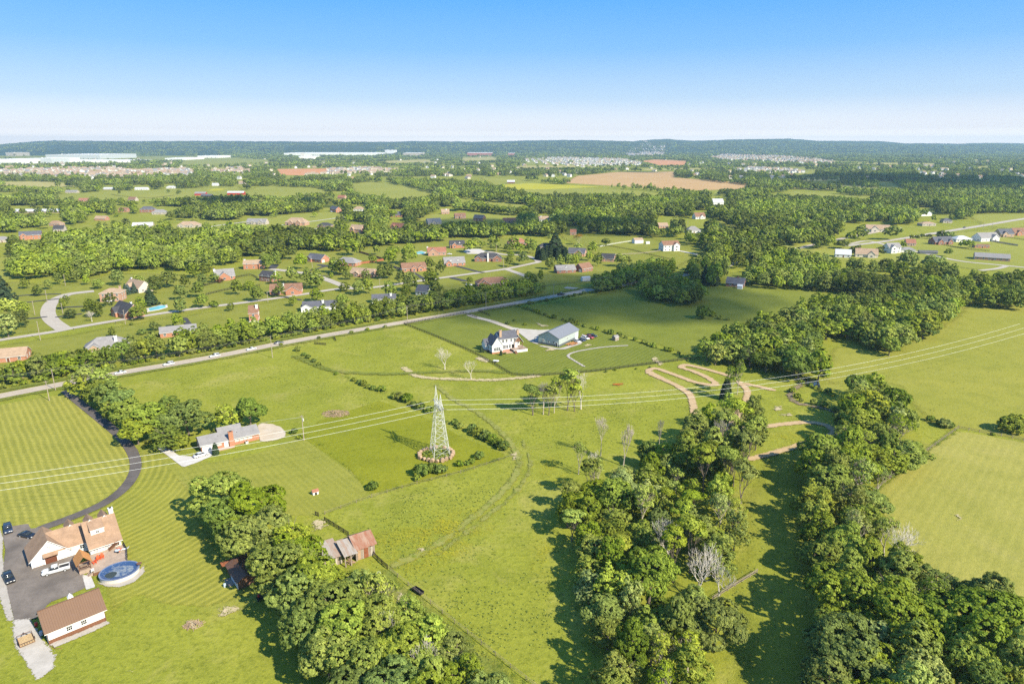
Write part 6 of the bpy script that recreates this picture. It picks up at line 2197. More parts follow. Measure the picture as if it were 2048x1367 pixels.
g_ = 'fences of the subdivision gardens'
F('black garden fence behind the fenced lawn of the white-garage house', [(398, 575), (430, 566), (470, 556), (500, 551), (515, 557)], 1.5, 2.4, (.3, .7, 1.1, 1.4), group=g_)
F('black garden fence across the lawn by the silvery tree', [(412, 590), (450, 581), (490, 575), (520, 572)], 1.5, 2.4, (.3, .7, 1.1, 1.4), group=g_)
F('black fence of the paddock below the white shed', [(1215, 492), (1260, 500), (1300, 510), (1340, 519)], 1.3, 3, (.4, .8, 1.2), group=g_)
F('white rail fence at the top of the paddock', [(1200, 494), (1230, 488), (1262, 483)], 1.3, 3, (.4, .8, 1.2), 'white', group=g_)
F('pale rail fence along the lower paddock', [(1230, 510), (1285, 507), (1335, 500)], 1.3, 3, (.4, .8, 1.2), 'pole_wood', group=g_)
F('long black fence before the dark brick house at the far right', [(1868, 486), (1905, 494), (1945, 500), (1978, 503)], 1.6, 3, (.3, .8, 1.3), group=g_)
F('black fence right of the large white house', [(2006, 474), (2040, 479), (2090, 487)], 1.6, 3, (.3, .8, 1.3), group=g_)
F('black fence on the upper left meadow', [(222, 389), (245, 393), (300, 396), (350, 391)], 1.5, 4, (.4, .8, 1.2), group=g_)


def plank_fence(label, pts, mat, h=2.0):
    root = thing('plank_fence', label, 'fence', G(*pts[0]))
    o = root.location.copy()
    m = MB()
    for a, b in zip(pts[:-1], pts[1:]):
        p, q = G(*a) - o, G(*b) - o
        n = max(1, int((q - p).length / .3))
        for i in range(n):
            u, v = p.lerp(q, i / n), p.lerp(q, (i + .86) / n)
            m.bar(u + Vector((0, 0, h / 2)), v + Vector((0, 0, h / 2 + .04 * (i % 3 - 1))), .05, h)
    m.build('planks', [M[mat]], root)['kind'] = 'stuff'
    r = MB()
    for a, b in zip(pts[:-1], pts[1:]):
        p, q = G(*a) - o, G(*b) - o
        for z in (.4, h - .35):
            r.bar(p + Vector((.06, .08, z)), q + Vector((.06, .08, z)), .06, .1)
    r.build('rail', [M[mat]], root)


plank_fence('bright reddish plank fence around the garden right of the many-gabled house', [(722, 528), (745, 525), (768, 521)], 'red_wood')
plank_fence('long dark brown plank fence running back to the woods', [(770, 521), (745, 513), (718, 505)], 'brown_wood')
plank_fence('grey plank fence left of the house with two white gables', [(780, 530), (790, 536), (802, 541)], 'gray_wood')
plank_fence('brown plank fence beside the large white house at the far right', [(1978, 482), (2005, 487), (2036, 492)], 'pole_wood', 1.8)

# ------------------------------------------------------------------ small things
def adirondack(label, px, py, z, rz, mat='orange', group='orange garden chairs on the deck'):
    p = G(px, py, z)
    root = thing('garden_chair', label, 'chair', p, rz, group)
    s = MB()
    for i in range(5):
        s.box(-.34, .34, -.35 + i * .14, -.35 + i * .14 + .12, .36 - i * .03, .39 - i * .03)
    s.build('seat', [M[mat]], root)
    b = MB()
    for i in range(5):
        x = -.34 + i * .14
        b.bar((x + .06, .3, .25), (x + .06, .62, 1.0 + .08 * (2 - abs(i - 2))), .12, .03)
    b.build('backrest', [M[mat]], root)
    for sx in (-1, 1):
        m = MB()
        m.box(sx * .44 - .07, sx * .44 + .07, -.4, .5, .56, .60)
        m.build('armrest', [M[mat]], root)
        m = MB()
        m.box(sx * .42 - .04, sx * .42 + .04, -.38, -.28, 0, .56)
        m.box(sx * .42 - .04, sx * .42 + .04, .3, .4, 0, .56)
        m.build('leg', [M[mat]], root)


q_ = lambda x, y: (30 + x * .13184, 1000 + y * .13184)
adirondack('orange garden chair on the deck at the house wall, left of a pair', *q_(1275, 900), .98, 1.0)
adirondack('orange garden chair on the deck at the house wall, right of a pair', *q_(1320, 875), .98, .4)
adirondack('orange garden chair on the deck right beside the gazebo', *q_(1205, 955), .98, -.6)
adirondack('orange garden chair at the top right end of the deck by the stairs', *q_(1590, 760), .98, 2.6)


def loungers():
    for k, (x, y, r, lab) in enumerate(((1670, 750, .3, 'white lounger on the deck by the upper right railing'), (1180, 1080, -1.0, 'white lounger beside the pool ladder at the near deck edge'))):
        p = G(*q_(x, y), .98)
        root = thing('sun_lounger', lab, 'sun lounger', p, r)
        m = MB()
        m.box(-.95, .4, -.33, .33, .28, .36)
        m.build('seat', [M['white']], root)
        m = MB()
        m.hexa([(.4, -.33, .28), (1.0, -.33, .72), (1.0, .33, .72), (.4, .33, .28), (.4, -.33, .36), (1.0, -.33, .8), (1.0, .33, .8), (.4, .33, .36)])
        m.build('backrest', [M['white']], root)
        for sx in (-.8, .35):
            for sy in (-.28, .28):
                m = MB()
                m.box(sx - .03, sx + .03, sy - .03, sy + .03, 0, .28)
                m.build('leg', [M['white']], root)


loungers()


def round_table(label, px, py, z, top, cat='table'):
    p = G(px, py, z)
    root = thing('garden_table', label, cat, p)
    m = MB()
    m.tube((0, 0, .68), (0, 0, .74), .6, .6, 18)
    m.build('table_top', [M[top]], root)
    m = MB()
    m.tube((0, 0, 0), (0, 0, .68), .06, .06, 8)
    m.tube((0, 0, 0), (0, 0, .05), .35, .3, 10)
    m.build('pedestal', [M['black']], root)


round_table('blue round table on the deck under the stairs', *q_(1560, 790), .98, 'pale_blue')
round_table('dark round table at the right end of the pool', *q_(1890, 990), .98, 'brown_wood')


def flat_trailer():
    p = G(53, 1283)
    root = thing('utility_trailer', 'small open utility trailer with plank bed and rail sides on the pale gravel pad', 'trailer', p, math.radians(44))
    m = MB()
    for i in range(11):
        m.box(-1.25 + i * .228, -1.25 + i * .228 + .21, -1.7, 1.7, .55, .6)
    m.build('bed_planks', [M['straw']], root)['kind'] = 'stuff'
    m = MB()
    for x in (-1.3, 1.3):
        for y in (-1.7, -.85, 0, .85, 1.7):
            m.box(x - .04, x + .04, y - .04, y + .04, .45, 1.15)
        m.bar((x, -1.7, 1.12), (x, 1.7, 1.12), .07)
        m.bar((x, -1.7, .85), (x, 1.7, .85), .05)
        m.bar((x, -1.7, .5), (x, 1.7, .5), .1)
    for y in (-1.72, 1.72):
        m.bar((-1.3, y, 1.12), (1.3, y, 1.12), .07)
        m.bar((-1.3, y, .5), (1.3, y, .5), .1)
    for i in range(7):
        m.bar((-1.3 + i * .43, -1.74, .5), (-1.3 + i * .43, -1.74, 1.12), .05)
    m.build('frame', [M['brown_wood']], root)
    m = MB()
    m.bar((-.7, 1.7, .5), (0, 3.0, .5), .1)
    m.bar((.7, 1.7, .5), (0, 3.0, .5), .1)
    m.tube((0, 2.7, 0), (0, 2.7, .9), .05, .05, 6)
    m.build('drawbar', [M['black']], root)
    for s in (-1, 1):
        m = MB()
        m.tube((s * 1.45 - .1, 0, .33), (s * 1.45 + .1, 0, .33), .33, .33, 14)
        m.build('wheel', [M['tyre']], root)


flat_trailer()
# things at the open end of the workshop
for px, py, lab, nm, mt, r, h in ((83, 1269, 'light blue barrel at the open end of the workshop', 'barrel', 'pale_blue', .33, .95), (73, 1251, 'red barrel in the shade at the open end of the workshop', 'barrel', 'red', .3, .9), (450, 1173, 'blue barrel in the shade beside the shed under the trees', 'barrel', 'pale_blue', .3, .9)):
    p = G(px, py)
    m = MB()
    m.tube((0, 0, .02), (0, 0, h), r, r, 14)
    for z in (.3, .62):
        m.tube((0, 0, z * h), (0, 0, z * h + .05), r + .03, r + .03, 14)
    tag(m.build(nm, [M[mt]], None, p), lab, 'barrel')


def mower(label, px, py, rz, mat):
    root = thing('garden_tractor', label, 'garden tractor', G(px, py), rz)
    b = MB()
    shell(b, [(.1, .5), (.15, .95), (.9, .92), (1.05, .6), (1.0, .45)], .32, 0, .06)
    b.build('hood', [M[mat]], root, smooth=True)
    b = MB()
    b.box(-.75, .1, -.4, .4, .5, .6)
    b.box(-.6, -.2, -.25, .25, .6, .75)
    b.box(-.68, -.58, -.25, .25, .7, 1.15)
    b.build('seat', [M['black']], root)
    for x, r in ((-.5, .36), (.75, .25)):
        for y in (-.5, .5):
            w = MB()
            w.tube((x, y - .12, r), (x, y + .12, r), r, r, 12)
            w.build('wheel', [M['tyre']], root)
    s = MB()
    s.bar((.15, 0, .9), (-.1, 0, 1.15), .05)
    s.tube((-.1, 0, 1.13), (-.12, 0, 1.17), .18, .18, 12)
    s.build('steering_wheel', [M['black']], root)


mower('red garden tractor in the shade of the big trees below the shed', 520, 1198, 2.2, 'red')


def hay_rake():
    root = thing('hay_rake', 'red hay rake standing in the pasture below the estate lawn', 'farm machine', G(1236, 771), math.radians(10))
    m = MB()
    m.bar((-2.2, 0, .8), (2.2, .3, .8), .12)
    m.bar((0, 0, .8), (0, -1.8, .6), .1)
    m.bar((-1.6, 0, .8), (0, -1.8, .6), .08)
    m.build('frame', [M['orange']], root)
    for i in range(5):
        w = MB()
        c = Vector((-2.0 + i * 1.0, .25, .65))
        n_ = Vector((.4, .9, 0)).normalized()
        w.tube(c - n_ * .03, c + n_ * .03, .62, .62, 16, 0, False)
        for k in range(8):
            a = math.pi * k / 8
            t_ = Vector((-n_.y, n_.x, 0))
            e = (t_ * math.cos(a) + Vector((0, 0, 1)) * math.sin(a)) * .62
            w.bar(c - e, c + e, .04)
        w.build('rake_wheel', [M['rust']], root)


hay_rake()


def trough():
    root = thing('feed_trough', 'black cattle trough with curved sides beside the wire fence below the barn', 'trough', G(836, 1184), math.radians(-42))
    m = MB()
    m.box(-1.5, 1.5, -.5, .5, .25, .3)
    for y in (-.5, .5):
        m.hexa([(-1.5, y - .03, .25), (1.5, y - .03, .25), (1.5, y + .03, .25), (-1.5, y + .03, .25), (-1.5, y * 1.3 - .03, .8), (1.5, y * 1.3 - .03, .8), (1.5, y * 1.3 + .03, .8), (-1.5, y * 1.3 + .03, .8)])
    for x in (-1.5, 1.5):
        m.box(x - .03, x + .03, -.6, .6, .25, .8)
    m.build('basin', [M['black']], root)
    for x in (-1.2, 1.2):
        for y in (-.45, .45):
            l_ = MB()
            l_.box(x - .05, x + .05, y - .05, y + .05, 0, .25)
            l_.build('leg', [M['black']], root)


trough()
# white sheet board standing near the barn
root_ = thing('white_board', 'white upright board standing in the grass below the rusty barn', 'board', G(758, 1152), math.radians(10))
m = MB()
m.box(-.42, .42, -.04, .04, .1, 1.35)
m.build('face', [M['white']], root_)
m = MB()
m.bar((-.35, .0, 0), (-.35, .45, 1.0), .06)
m.bar((.35, .0, 0), (.35, .45, 1.0), .06)
m.build('prop', [M['gray_wood']], root_)


def boat():
    root = thing('cart', 'small white two-wheeled cart on the lawn by the estate fence', 'cart', G(992, 724), math.radians(-20))
    m = MB()
    shell(m, [(-1.3, .45), (-1.35, .95), (1.2, 1.0), (1.4, .8), (1.2, .45)], .65, 0, .08)
    m.build('tub', [M['white']], root)
    for y in (-.75, .75):
        w = MB()
        w.tube((0, y - .08, .35), (0, y + .08, .35), .35, .35, 12)
        w.build('wheel', [M['tyre']], root)
    w = MB()
    w.bar((1.3, 0, .6), (2.2, 0, .4), .07)
    w.build('drawbar', [M['black']], root)


boat()
# orange lumber stacked at the metal barn
c = G(1144, 688)
m = MB()
rg_ = random.Random(9)
for i in range(34):
    x, y = rg_.uniform(-3.2, 3.2), rg_.uniform(-1.6, 1.6)
    an, l, z = rg_.uniform(0, 3.1), rg_.uniform(.5, 1.3), rg_.uniform(.1, .8)
    m.bar((x - l * math.cos(an), y - l * math.sin(an), z), (x + l * math.cos(an), y + l * math.sin(an), z), .3, .25)
tag(m.build('lumber_heap', [M['lumber']], None, c, math.radians(50)), 'heap of orange-brown sawn timber at the corner of the metal barn', 'lumber')

# in-ground pools in the gardens
for pts, lab in (([(297, 617), (318, 612), (330, 611), (332, 615), (318, 619), (300, 622)], 'turquoise in-ground pool beside the orange brick house'), ([(831, 505), (842, 503), (851, 505), (846, 508), (833, 508)], 'small turquoise pool left of the peach brick house')):
    pg = [tuple(q) for q in gpoly(pts)]
    cx_, cy_ = sum(q[0] for q in pg) / len(pg), sum(q[1] for q in pg) / len(pg)
    pg = [(q[0] - cx_, q[1] - cy_) for q in pg]
    if sum(a[0] * b[1] - b[0] * a[1] for a, b in zip(pg, pg[1:] + pg[:1])) < 0:
        pg = pg[::-1]
    big = [(q[0] * 1.22, q[1] * 1.35) for q in pg]
    root_ = thing('garden_pool', lab, 'swimming pool', (cx_, cy_, 0))
    m = MB()
    m.prism(big, .1, .26)
    m.build('pool_deck', [M['concrete']], root_)
    m = MB()
    m.prism(pg, .2, .29)
    m.build('water', [M['pool_blue']], root_)
c = G(1623, 767)
m = MB()
m.poly([(3.4 * math.cos(a) * (1 + .2 * math.sin(3 * a)), 6 * math.sin(a), 0) for a in np.linspace(0, 2 * math.pi, 30)[:-1]])
structure(m.build('pond', [M['water']], None, (c.x, c.y, .34)))
# far radio mast
p = G(1782, 325)
root_ = thing('radio_mast', 'thin dark lattice radio mast rising over the far right woods', 'mast', p)
m = MB()
for k in range(3):
    a = 2.09 * k
    m.bar((1.2 * math.cos(a), 1.2 * math.sin(a), 0), (.8 * math.cos(a), .8 * math.sin(a), 74), .35)
for i in range(24):
    z = i * 3.0
    a = 2.09 * (i % 3)
    m.bar((1.2 * math.cos(a), 1.2 * math.sin(a), z), (1.2 * math.cos(a + 2.09), 1.2 * math.sin(a + 2.09), z + 3), .25)
m.build('mast', [M['black']], root_)
# mailboxes and a warning sign at the road
for px, py, lab in ((944, 624.5, 'small black mailbox at the mouth of the estate drive'), (148, 661, 'small dark mailbox at the corner of the curved street'), (232, 648, 'small dark mailbox on the kerb left of the orange brick gable')):
    root_ = thing('mailbox', lab, 'mailbox', G(px, py))
    m = MB()
    m.box(-.05, .05, -.05, .05, 0, 1.05)
    m.build('post', [M['gray_wood']], root_)
    m = MB()
    m.box(-.13, .13, -.28, .28, 1.05, 1.22)
    m.tube((0, -.28, 1.22), (0, .28, 1.22), .13, .13, 10)
    m.build('box', [M['black']], root_)
root_ = thing('road_sign', 'small yellow diamond road sign on the verge above the black fence', 'road sign', G(878, 631), math.radians(-60))
m = MB()
m.box(-.04, .04, -.03, .03, 0, 2.6)
m.build('post', [M['steel']], root_)
m = MB()
m.hexa([(0, -.06, 1.9), (.5, -.06, 2.4), (0, -.06, 2.9), (-.5, -.06, 2.4), (0, -.03, 1.9), (.5, -.03, 2.4), (0, -.03, 2.9), (-.5, -.03, 2.4)])
m.build('sign_plate', [M['yellow']], root_)
# ------------------------------------------------------------------ vegetation
def leaf_mat(name, dark, light, transl=0.35, var=0.35):
    t = NT(name)
    oi = t.n('ShaderNodeObjectInfo')
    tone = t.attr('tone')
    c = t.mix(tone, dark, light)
    r = t.rng(oi.outputs['Random'], 0, 1, 1 - var * .55, 1 + var * .55)
    hs = t.n('ShaderNodeHueSaturation')
    t.put(hs.inputs['Hue'], t.rng(t.math('FRACT', t.math('MULTIPLY', oi.outputs['Random'], 7.31)), 0, 1, .498, .514))
    t.put(hs.inputs['Saturation'], t.rng(t.math('FRACT', t.math('MULTIPLY', oi.outputs['Random'], 3.77)), 0, 1, .86, 1.05))
    t.put(hs.inputs['Value'], r)
    t.put(hs.inputs['Color'], c)
    c = t.mix(1.0, hs.outputs[0], oi.outputs['Color'], 'MULTIPLY')
    sp = t.math('ADD', t.attr('species', 'INSTANCER'), 1.0)      # stands of lighter and darker species in the woods
    vm = t.n('ShaderNodeVectorMath', operation='SCALE')
    t.put(vm.inputs[0], c)
    t.put(vm.inputs['Scale'], sp)
    c = vm.outputs[0]
    d = t.n('ShaderNodeBsdfDiffuse')
    t.l(c, d.inputs[0])
    tr = t.n('ShaderNodeBsdfTranslucent')
    t.l(t.mix(1.0, c, (1.25, 1.3, .6), 'MULTIPLY'), tr.inputs[0])
    mx = t.n('ShaderNodeMixShader')
    mx.inputs[0].default_value = transl
    t.l(d.outputs[0], mx.inputs[1])
    t.l(tr.outputs[0], mx.inputs[2])
    g = t.n('ShaderNodeBsdfGlossy')
    g.inputs['Roughness'].default_value = .5
    g.inputs['Color'].default_value = (.5, .55, .5, 1)
    m2 = t.n('ShaderNodeMixShader')
    m2.inputs[0].default_value = .012
    t.l(mx.outputs[0], m2.inputs[1])
    t.l(g.outputs[0], m2.inputs[2])
    return t.done(m2.outputs[0])


LEAF = leaf_mat('leaves', (0.128, 0.170, 0.017), (0.368, 0.410, 0.046), .27)
NEEDLE = leaf_mat('needles', (0.045, 0.070, 0.026), (0.095, 0.125, 0.046), .15, .2)
BARK = plain('bark', (0.17, 0.135, 0.105), 0.95, 0.3, 1.2, bump=.4)
WHITE_BARK = plain('bleached_bark', (0.56, 0.50, 0.42), 0.9, 0.2, 0.8)
PALE_BARK = plain('pale_bark', (0.42, 0.36, 0.28), 0.9, 0.2, 0.8)


def sph(n, rg):
    v = rg.normal(size=(n, 3))
    return v / np.linalg.norm(v, axis=1)[:, None]


def leaves_from(c, nrm, rc, per, leaf, rg, tone):
    """Leaf sprays: per quads round each clump centre, facing roughly outwards."""
    n = len(c)
    C = np.repeat(c, per, 0)
    N = np.repeat(nrm, per, 0)
    Rr = np.repeat(rc, per)
    d = sph(n * per, rg)
    fl = (d * N).sum(1) < -.25
    d[fl] = -d[fl]
    pos = C + d * (Rr * rg.uniform(.35, 1.05, n * per))[:, None] * np.array([1, 1, .72])
    nn = .75 * N + .75 * d + np.array([0, 0, .45]) + .55 * sph(n * per, rg)
    nn /= np.linalg.norm(nn, axis=1)[:, None]
    a = np.cross(nn, sph(n * per, rg))
    a /= np.maximum(1e-6, np.linalg.norm(a, axis=1))[:, None]
    b = np.cross(nn, a)
    s = leaf * rg.uniform(.6, 1.25, n * per)
    a *= s[:, None]
    b *= (s * .72)[:, None]
    drop = nn * (s * .18)[:, None]
    V = np.stack([pos + a - drop, pos + b, pos - a - drop, pos - b], 1).reshape(-1, 3)
    T = np.repeat(np.clip(np.repeat(tone, per) + rg.normal(0, .12, n * per), 0, 1), 4)
    return V, T


def crown(name, seed, H, R, lobes, n_clump, per, leaf, rcl=.8, inner=.18, mat=None, hollow=1.0):
    rg = np.random.default_rng(seed)
    L = np.array([(x, y, z, r, rz) for x, y, z, r, rz in lobes])
    pr = L[:, 3] ** 2
    pick = rg.choice(len(L), n_clump * 4, p=pr / pr.sum())
    d = sph(n_clump * 4, rg)
    rad = 1 - rg.random(n_clump * 4) ** 2 * inner
    c = L[pick, :3] + d * np.stack([L[pick, 3], L[pick, 3], L[pick, 4]], 1) * rad[:, None]
    inside = np.zeros(len(c), bool)
    for k in range(len(L)):
        q = (c - L[k, :3]) / np.array([L[k, 3], L[k, 3], L[k, 4]])
        inside |= (np.linalg.norm(q, axis=1) < .80) & (pick != k)
    ok = ~inside & (d[:, 2] > -.75) & (c[:, 2] > .12 * H * hollow)
    c, d = c[ok][:n_clump], d[ok][:n_clump]
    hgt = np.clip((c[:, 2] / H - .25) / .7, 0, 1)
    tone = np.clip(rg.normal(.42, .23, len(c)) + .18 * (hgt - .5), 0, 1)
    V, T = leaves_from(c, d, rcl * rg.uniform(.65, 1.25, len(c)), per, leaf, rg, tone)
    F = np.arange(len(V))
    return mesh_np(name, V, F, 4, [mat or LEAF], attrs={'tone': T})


def lobes_oak(rg, H, R, n=9, base=.30):
    out = [(0, 0, H * .58, R * .54, H * .28)]
    for i in range(n):
        a = 2 * math.pi * (i + rg.uniform(-.3, .3)) / n
        e = rg.uniform(.34, .78)
        z = H * (base + .08 + rg.uniform(0, .38))
        k = 1 - max(0, (z / H - .55)) * 1.1
        out.append((R * e * math.cos(a) * k, R * e * math.sin(a) * k, z, R * rg.uniform(.24, .48), H * rg.uniform(.10, .19)))
    for i in range(5):
        a = rg.uniform(0, 6.28)
        out.append((R * .34 * math.cos(a), R * .34 * math.sin(a), H * rg.uniform(.68, .86), R * rg.uniform(.22, .40), H * rg.uniform(.10, .16)))
    return out


def lobes_tall(rg, H, R, n=12):
    out = []
    for i in range(n):
        f = (i + .5) / n
        z = H * (.24 + .68 * f)
        w = math.sin(math.pi * min(1, .22 + f * .80)) ** .8
        a = i * 2.4 + rg.uniform(-.4, .4)
        e = R * rg.uniform(.36, .66) * w
        out.append((e * math.cos(a), e * math.sin(a), z, R * (.32 + .24 * w), H * .115))
    out.append((0, 0, H * .55, R * .5, H * .32))
    return out


def lobes_bush(rg, H, R, n=6):
    out = [(0, 0, H * .45, R * .7, H * .45)]
    for i in range(n):
        a = 2 * math.pi * i / n + rg.uniform(-.4, .4)
        out.append((R * .5 * math.cos(a), R * .5 * math.sin(a), H * rg.uniform(.3, .6), R * rg.uniform(.38, .52), H * .34))
    return out


def limb_mesh(name, seed, H, R, mat, tr=.28, n=6, top=.72):
    """A tapered trunk with a few rising limbs."""
    rg = np.random.default_rng(seed)
    m = MB()
    p = Vector((0, 0, -.15))
    k = 5
    pts = [p]
    for i in range(k):
        p = p + Vector((rg.uniform(-.2, .2), rg.uniform(-.2, .2), H * top / k))
        pts.append(p)
    for i in range(k):
        m.tube(pts[i], pts[i + 1], tr * (1 - .8 * i / k) * (1.25 if i == 0 else 1), tr * (1 - .8 * (i + 1) / k), 7, 0, False)
    for i in range(n):
        s = pts[2 + i % 3]
        a = i * 2.4 + rg.uniform(-.4, .4)
        e = s + Vector((R * .55 * math.cos(a), R * .55 * math.sin(a), H * rg.uniform(.14, .26)))
        mid = s.lerp(e, .5) + Vector((0, 0, -.04 * H))
        m.tube(s, mid, tr * .4, tr * .28, 5, 0, False)
        m.tube(mid, e, tr * .28, tr * .07, 5, 0, False)
    return m.mesh(name, [mat])


def branch_mesh(name, seed, H, R, mat, depth=6, tr=.24, spread=.55, rise=.5, first=.19):
    """The bare branching of a leafless tree."""
    rg = np.random.default_rng(seed)
    segs, tips = [], []

    def grow(p, d, ln, r, lv):
        n = 2
        for i in range(n):
            d2 = (d + Vector(tuple(rg.uniform(-.14, .14, 3)))).normalized()
            q = p + d2 * (ln / n)
            segs.append((p, q, r * (1 - .2 * i), r * (1 - .2 * (i + 1)), lv))
            p, d = q, d2
        if lv == 0:
            tips.append(p)
            return
        kids = 2 if lv > depth - 2 else (3 if rg.random() < .6 else 2)
        a0 = rg.uniform(0, 6.28)
        for k in range(kids):
            a = a0 + 6.28 * k / kids + rg.uniform(-.5, .5)
            side = Vector((math.cos(a), math.sin(a), 0))
            s = spread * rg.uniform(.6, 1.25)
            d2 = (d * (1 - s * .4) + side * s + Vector((0, 0, rise * .35))).normalized()
            grow(p, d2, ln * rg.uniform(.74, .96), r * .62, lv - 1)
    grow(Vector((0, 0, -.1)), Vector((0, 0, 1)), H * first, tr, depth - 1)
    pts = np.array([s[1] for s in segs])
    zmax, rmax = pts[:, 2].max(), np.hypot(pts[:, 0], pts[:, 1]).max()
    S = Vector((R / rmax, R / rmax, H / zmax))
    m = MB()
    for a, b, r0, r1, lv in segs:
        m.tube(a * S, b * S, max(.020, r0), max(.016, r1), 6 if lv > 3 else (4 if lv > 1 else 3), 0, False)
    return m.mesh(name, [mat]), np.array([tuple(t_ * S) for t_ in tips])


def sparse_crown(name, seed, tips, per, leaf, frac, mat=None):
    rg = np.random.default_rng(seed)
    c = tips[rg.random(len(tips)) < frac]
    n = c - c.mean(0)
    n /= np.maximum(.1, np.linalg.norm(n, axis=1))[:, None]
    V, T = leaves_from(c, n, np.full(len(c), .62), per, leaf, rg, np.clip(rg.normal(.62, .22, len(c)), 0, 1))
    return mesh_np(name, V, np.arange(len(V)), 4, [mat or LEAF], attrs={'tone': T})


def conifer(name, seed, H, R, tiers, per, leaf, power=1.0):
    rg = np.random.default_rng(seed)
    C, N, RC = [], [], []
    for i in range(tiers):
        f = (i + .3) / tiers
        z = H * (.06 + .92 * f)
        r = R * (1 - f) ** power
        k = max(3, int(3 + 15 * r / R))
        for j in range(k):
            a = rg.uniform(0, 6.28)
            for e in (1.0, .6):
                C.append((r * e * math.cos(a), r * e * math.sin(a), z - .10 * r * e + rg.uniform(-.1, .1)))
                N.append((math.cos(a), math.sin(a), .4))
                RC.append(.28 + .32 * r / R)
    C, N = np.array(C), np.array(N)
    N /= np.linalg.norm(N, axis=1)[:, None]
    V, T = leaves_from(C, N, np.array(RC) * R / 3.2, per, leaf, rg, np.clip(rg.normal(.45, .25, len(C)), 0, 1))
    return mesh_np(name, V, np.arange(len(V)), 4, [NEEDLE], attrs={'tone': T})


PROTO = {}          # kind -> list of (H, R, trunk mesh, crown mesh)


def make_protos():
    rg = np.random.default_rng(5)
    for lod, nc, per, leaf, rcl in (('hi', 900, 20, .245, .52), ('mid', 230, 11, .56, .85)):
        PROTO['oak_' + lod] = [(13.0, 6.5, limb_mesh('trunk', 20 + i, 13, 6.5, BARK, .36), crown('crown', 30 + i, 13, 6.5, lobes_oak(rg, 13, 6.5, 10 + i), nc, per, leaf, rcl)) for i in range(4 if lod == 'hi' else 3)]
        PROTO['tall_' + lod] = [(16.0, 4.6, limb_mesh('trunk', 40 + i, 16, 4.6, BARK, .3), crown('crown', 50 + i, 16, 4.6, lobes_tall(rg, 16, 4.6), int(nc * .85), per, leaf, rcl)) for i in range(3 if lod == 'hi' else 2)]
        PROTO['loose_' + lod] = [(14.0, 5.5, limb_mesh('trunk', 60 + i, 14, 5.5, BARK, .3, 9, .8), crown('crown', 70 + i, 14, 5.5, lobes_oak(rg, 14, 5.5, 11, .22), int(nc * .55), per, leaf * .95, rcl * 1.05, .75)) for i in range(2)]
        PROTO['bush_' + lod] = [(3.4, 2.3, None, crown('crown', 80 + i, 3.4, 2.3, lobes_bush(rg, 3.4, 2.3), int(nc * .25), per, leaf * .75, rcl * .6, .3, None, .2)) for i in range(2)]
    PROTO['oak_lo'] = [(13.0, 6.5, None, crown('crown', 100 + i, 13, 6.5, lobes_oak(rg, 13, 6.5, 7), 95, 8, .98, 1.15)) for i in range(3)]
    PROTO['tall_lo'] = [(16.0, 4.6, None, crown('crown', 110 + i, 16, 4.6, lobes_tall(rg, 16, 4.6), 80, 8, .9, 1.1)) for i in range(2)]
    for lod in ('hi', 'mid', 'lo'):
        PROTO['spruce_' + lod] = [(10.0, 3.2, limb_mesh('trunk', 120, 10, .5, BARK, .2, 0), conifer('crown', 121 + i, 10, 3.2, 16 if lod != 'lo' else 9, 5 if lod != 'lo' else 3, .42 if lod != 'lo' else .75)) for i in range(2)]
        PROTO['cypress_' + lod] = [(8.0, 1.5, limb_mesh('trunk', 130, 8, .3, BARK, .15, 0), conifer('crown', 131, 8, 1.5, 22, 4, .4, .45))]
    B = [branch_mesh('trunk', 140 + i, 12, 4.2, WHITE_BARK, 7, .26, .66, .45, .26) for i in range(3)]
    PROTO['bare_hi'] = PROTO['bare_mid'] = [(12.0, 4.2, b[0], None) for b in B]
    B2 = [branch_mesh('trunk', 150 + i, 14, 2.6, PALE_BARK, 7, .2, .40, .8) for i in range(2)]
    PROTO['pole_hi'] = PROTO['pole_mid'] = [(14.0, 2.6, b[0], None) for b in B2]
    B3 = [branch_mesh('trunk', 160 + i, 15, 3.6, BARK, 7, .26, .42, .9) for i in range(2)]
    PROTO['sparse_hi'] = PROTO['sparse_mid'] = [(15.0, 3.6, b[0], sparse_crown('crown', 165 + i, b[1], 15, .28, .95)) for i, b in enumerate(B3)]
    B4 = [branch_mesh('trunk', 170 + i, 12, 4.6, PALE_BARK, 7, .26, .55, .5) for i in range(2)]
    PROTO['half_hi'] = PROTO['half_mid'] = [(12.0, 4.6, b[0], sparse_crown('crown', 175 + i, b[1], 8, .27, .5)) for i, b in enumerate(B4)]
    for k in ('bare', 'pole', 'sparse', 'half'):
        PROTO[k + '_lo'] = PROTO[k + '_mid']
    PROTO['loose_lo'] = PROTO['oak_lo']
    PROTO['bush_lo'] = PROTO['bush_mid']


make_protos()
GREEN, DARK, LIGHT, YEL, PALE = (1, 1, 1), (.70, .77, .82), (1.14, 1.12, 1.1), (1.5, 1.28, .8), (1.3, 1.22, 1.7)
SILV, RUS, ORA, PUR, BLUE, OLIVE = (1.35, 1.30, 1.9), (1.5, .78, .75), (2.9, 1.05, .85), (.75, .30, .75), (1.0, 1.1, 1.6), (1.08, 1.02, .98)
TONE_WORD = {GREEN: 'mid green', DARK: 'dark green', LIGHT: 'fresh green', YEL: 'yellow-green', PALE: 'pale green', SILV: 'silvery', RUS: 'russet', ORA: 'orange-leaved', PUR: 'dark purple', BLUE: 'blue-green', OLIVE: 'olive green'}
KIND_WORD = {'oak': 'round-crowned tree', 'tall': 'tall tree', 'loose': 'open-crowned tree', 'bush': 'shrub', 'spruce': 'spruce', 'cypress': 'columnar evergreen', 'bare': 'leafless tree', 'pole': 'slim leafless tree', 'sparse': 'thinly leafed tree', 'half': 'half-bare tree'}
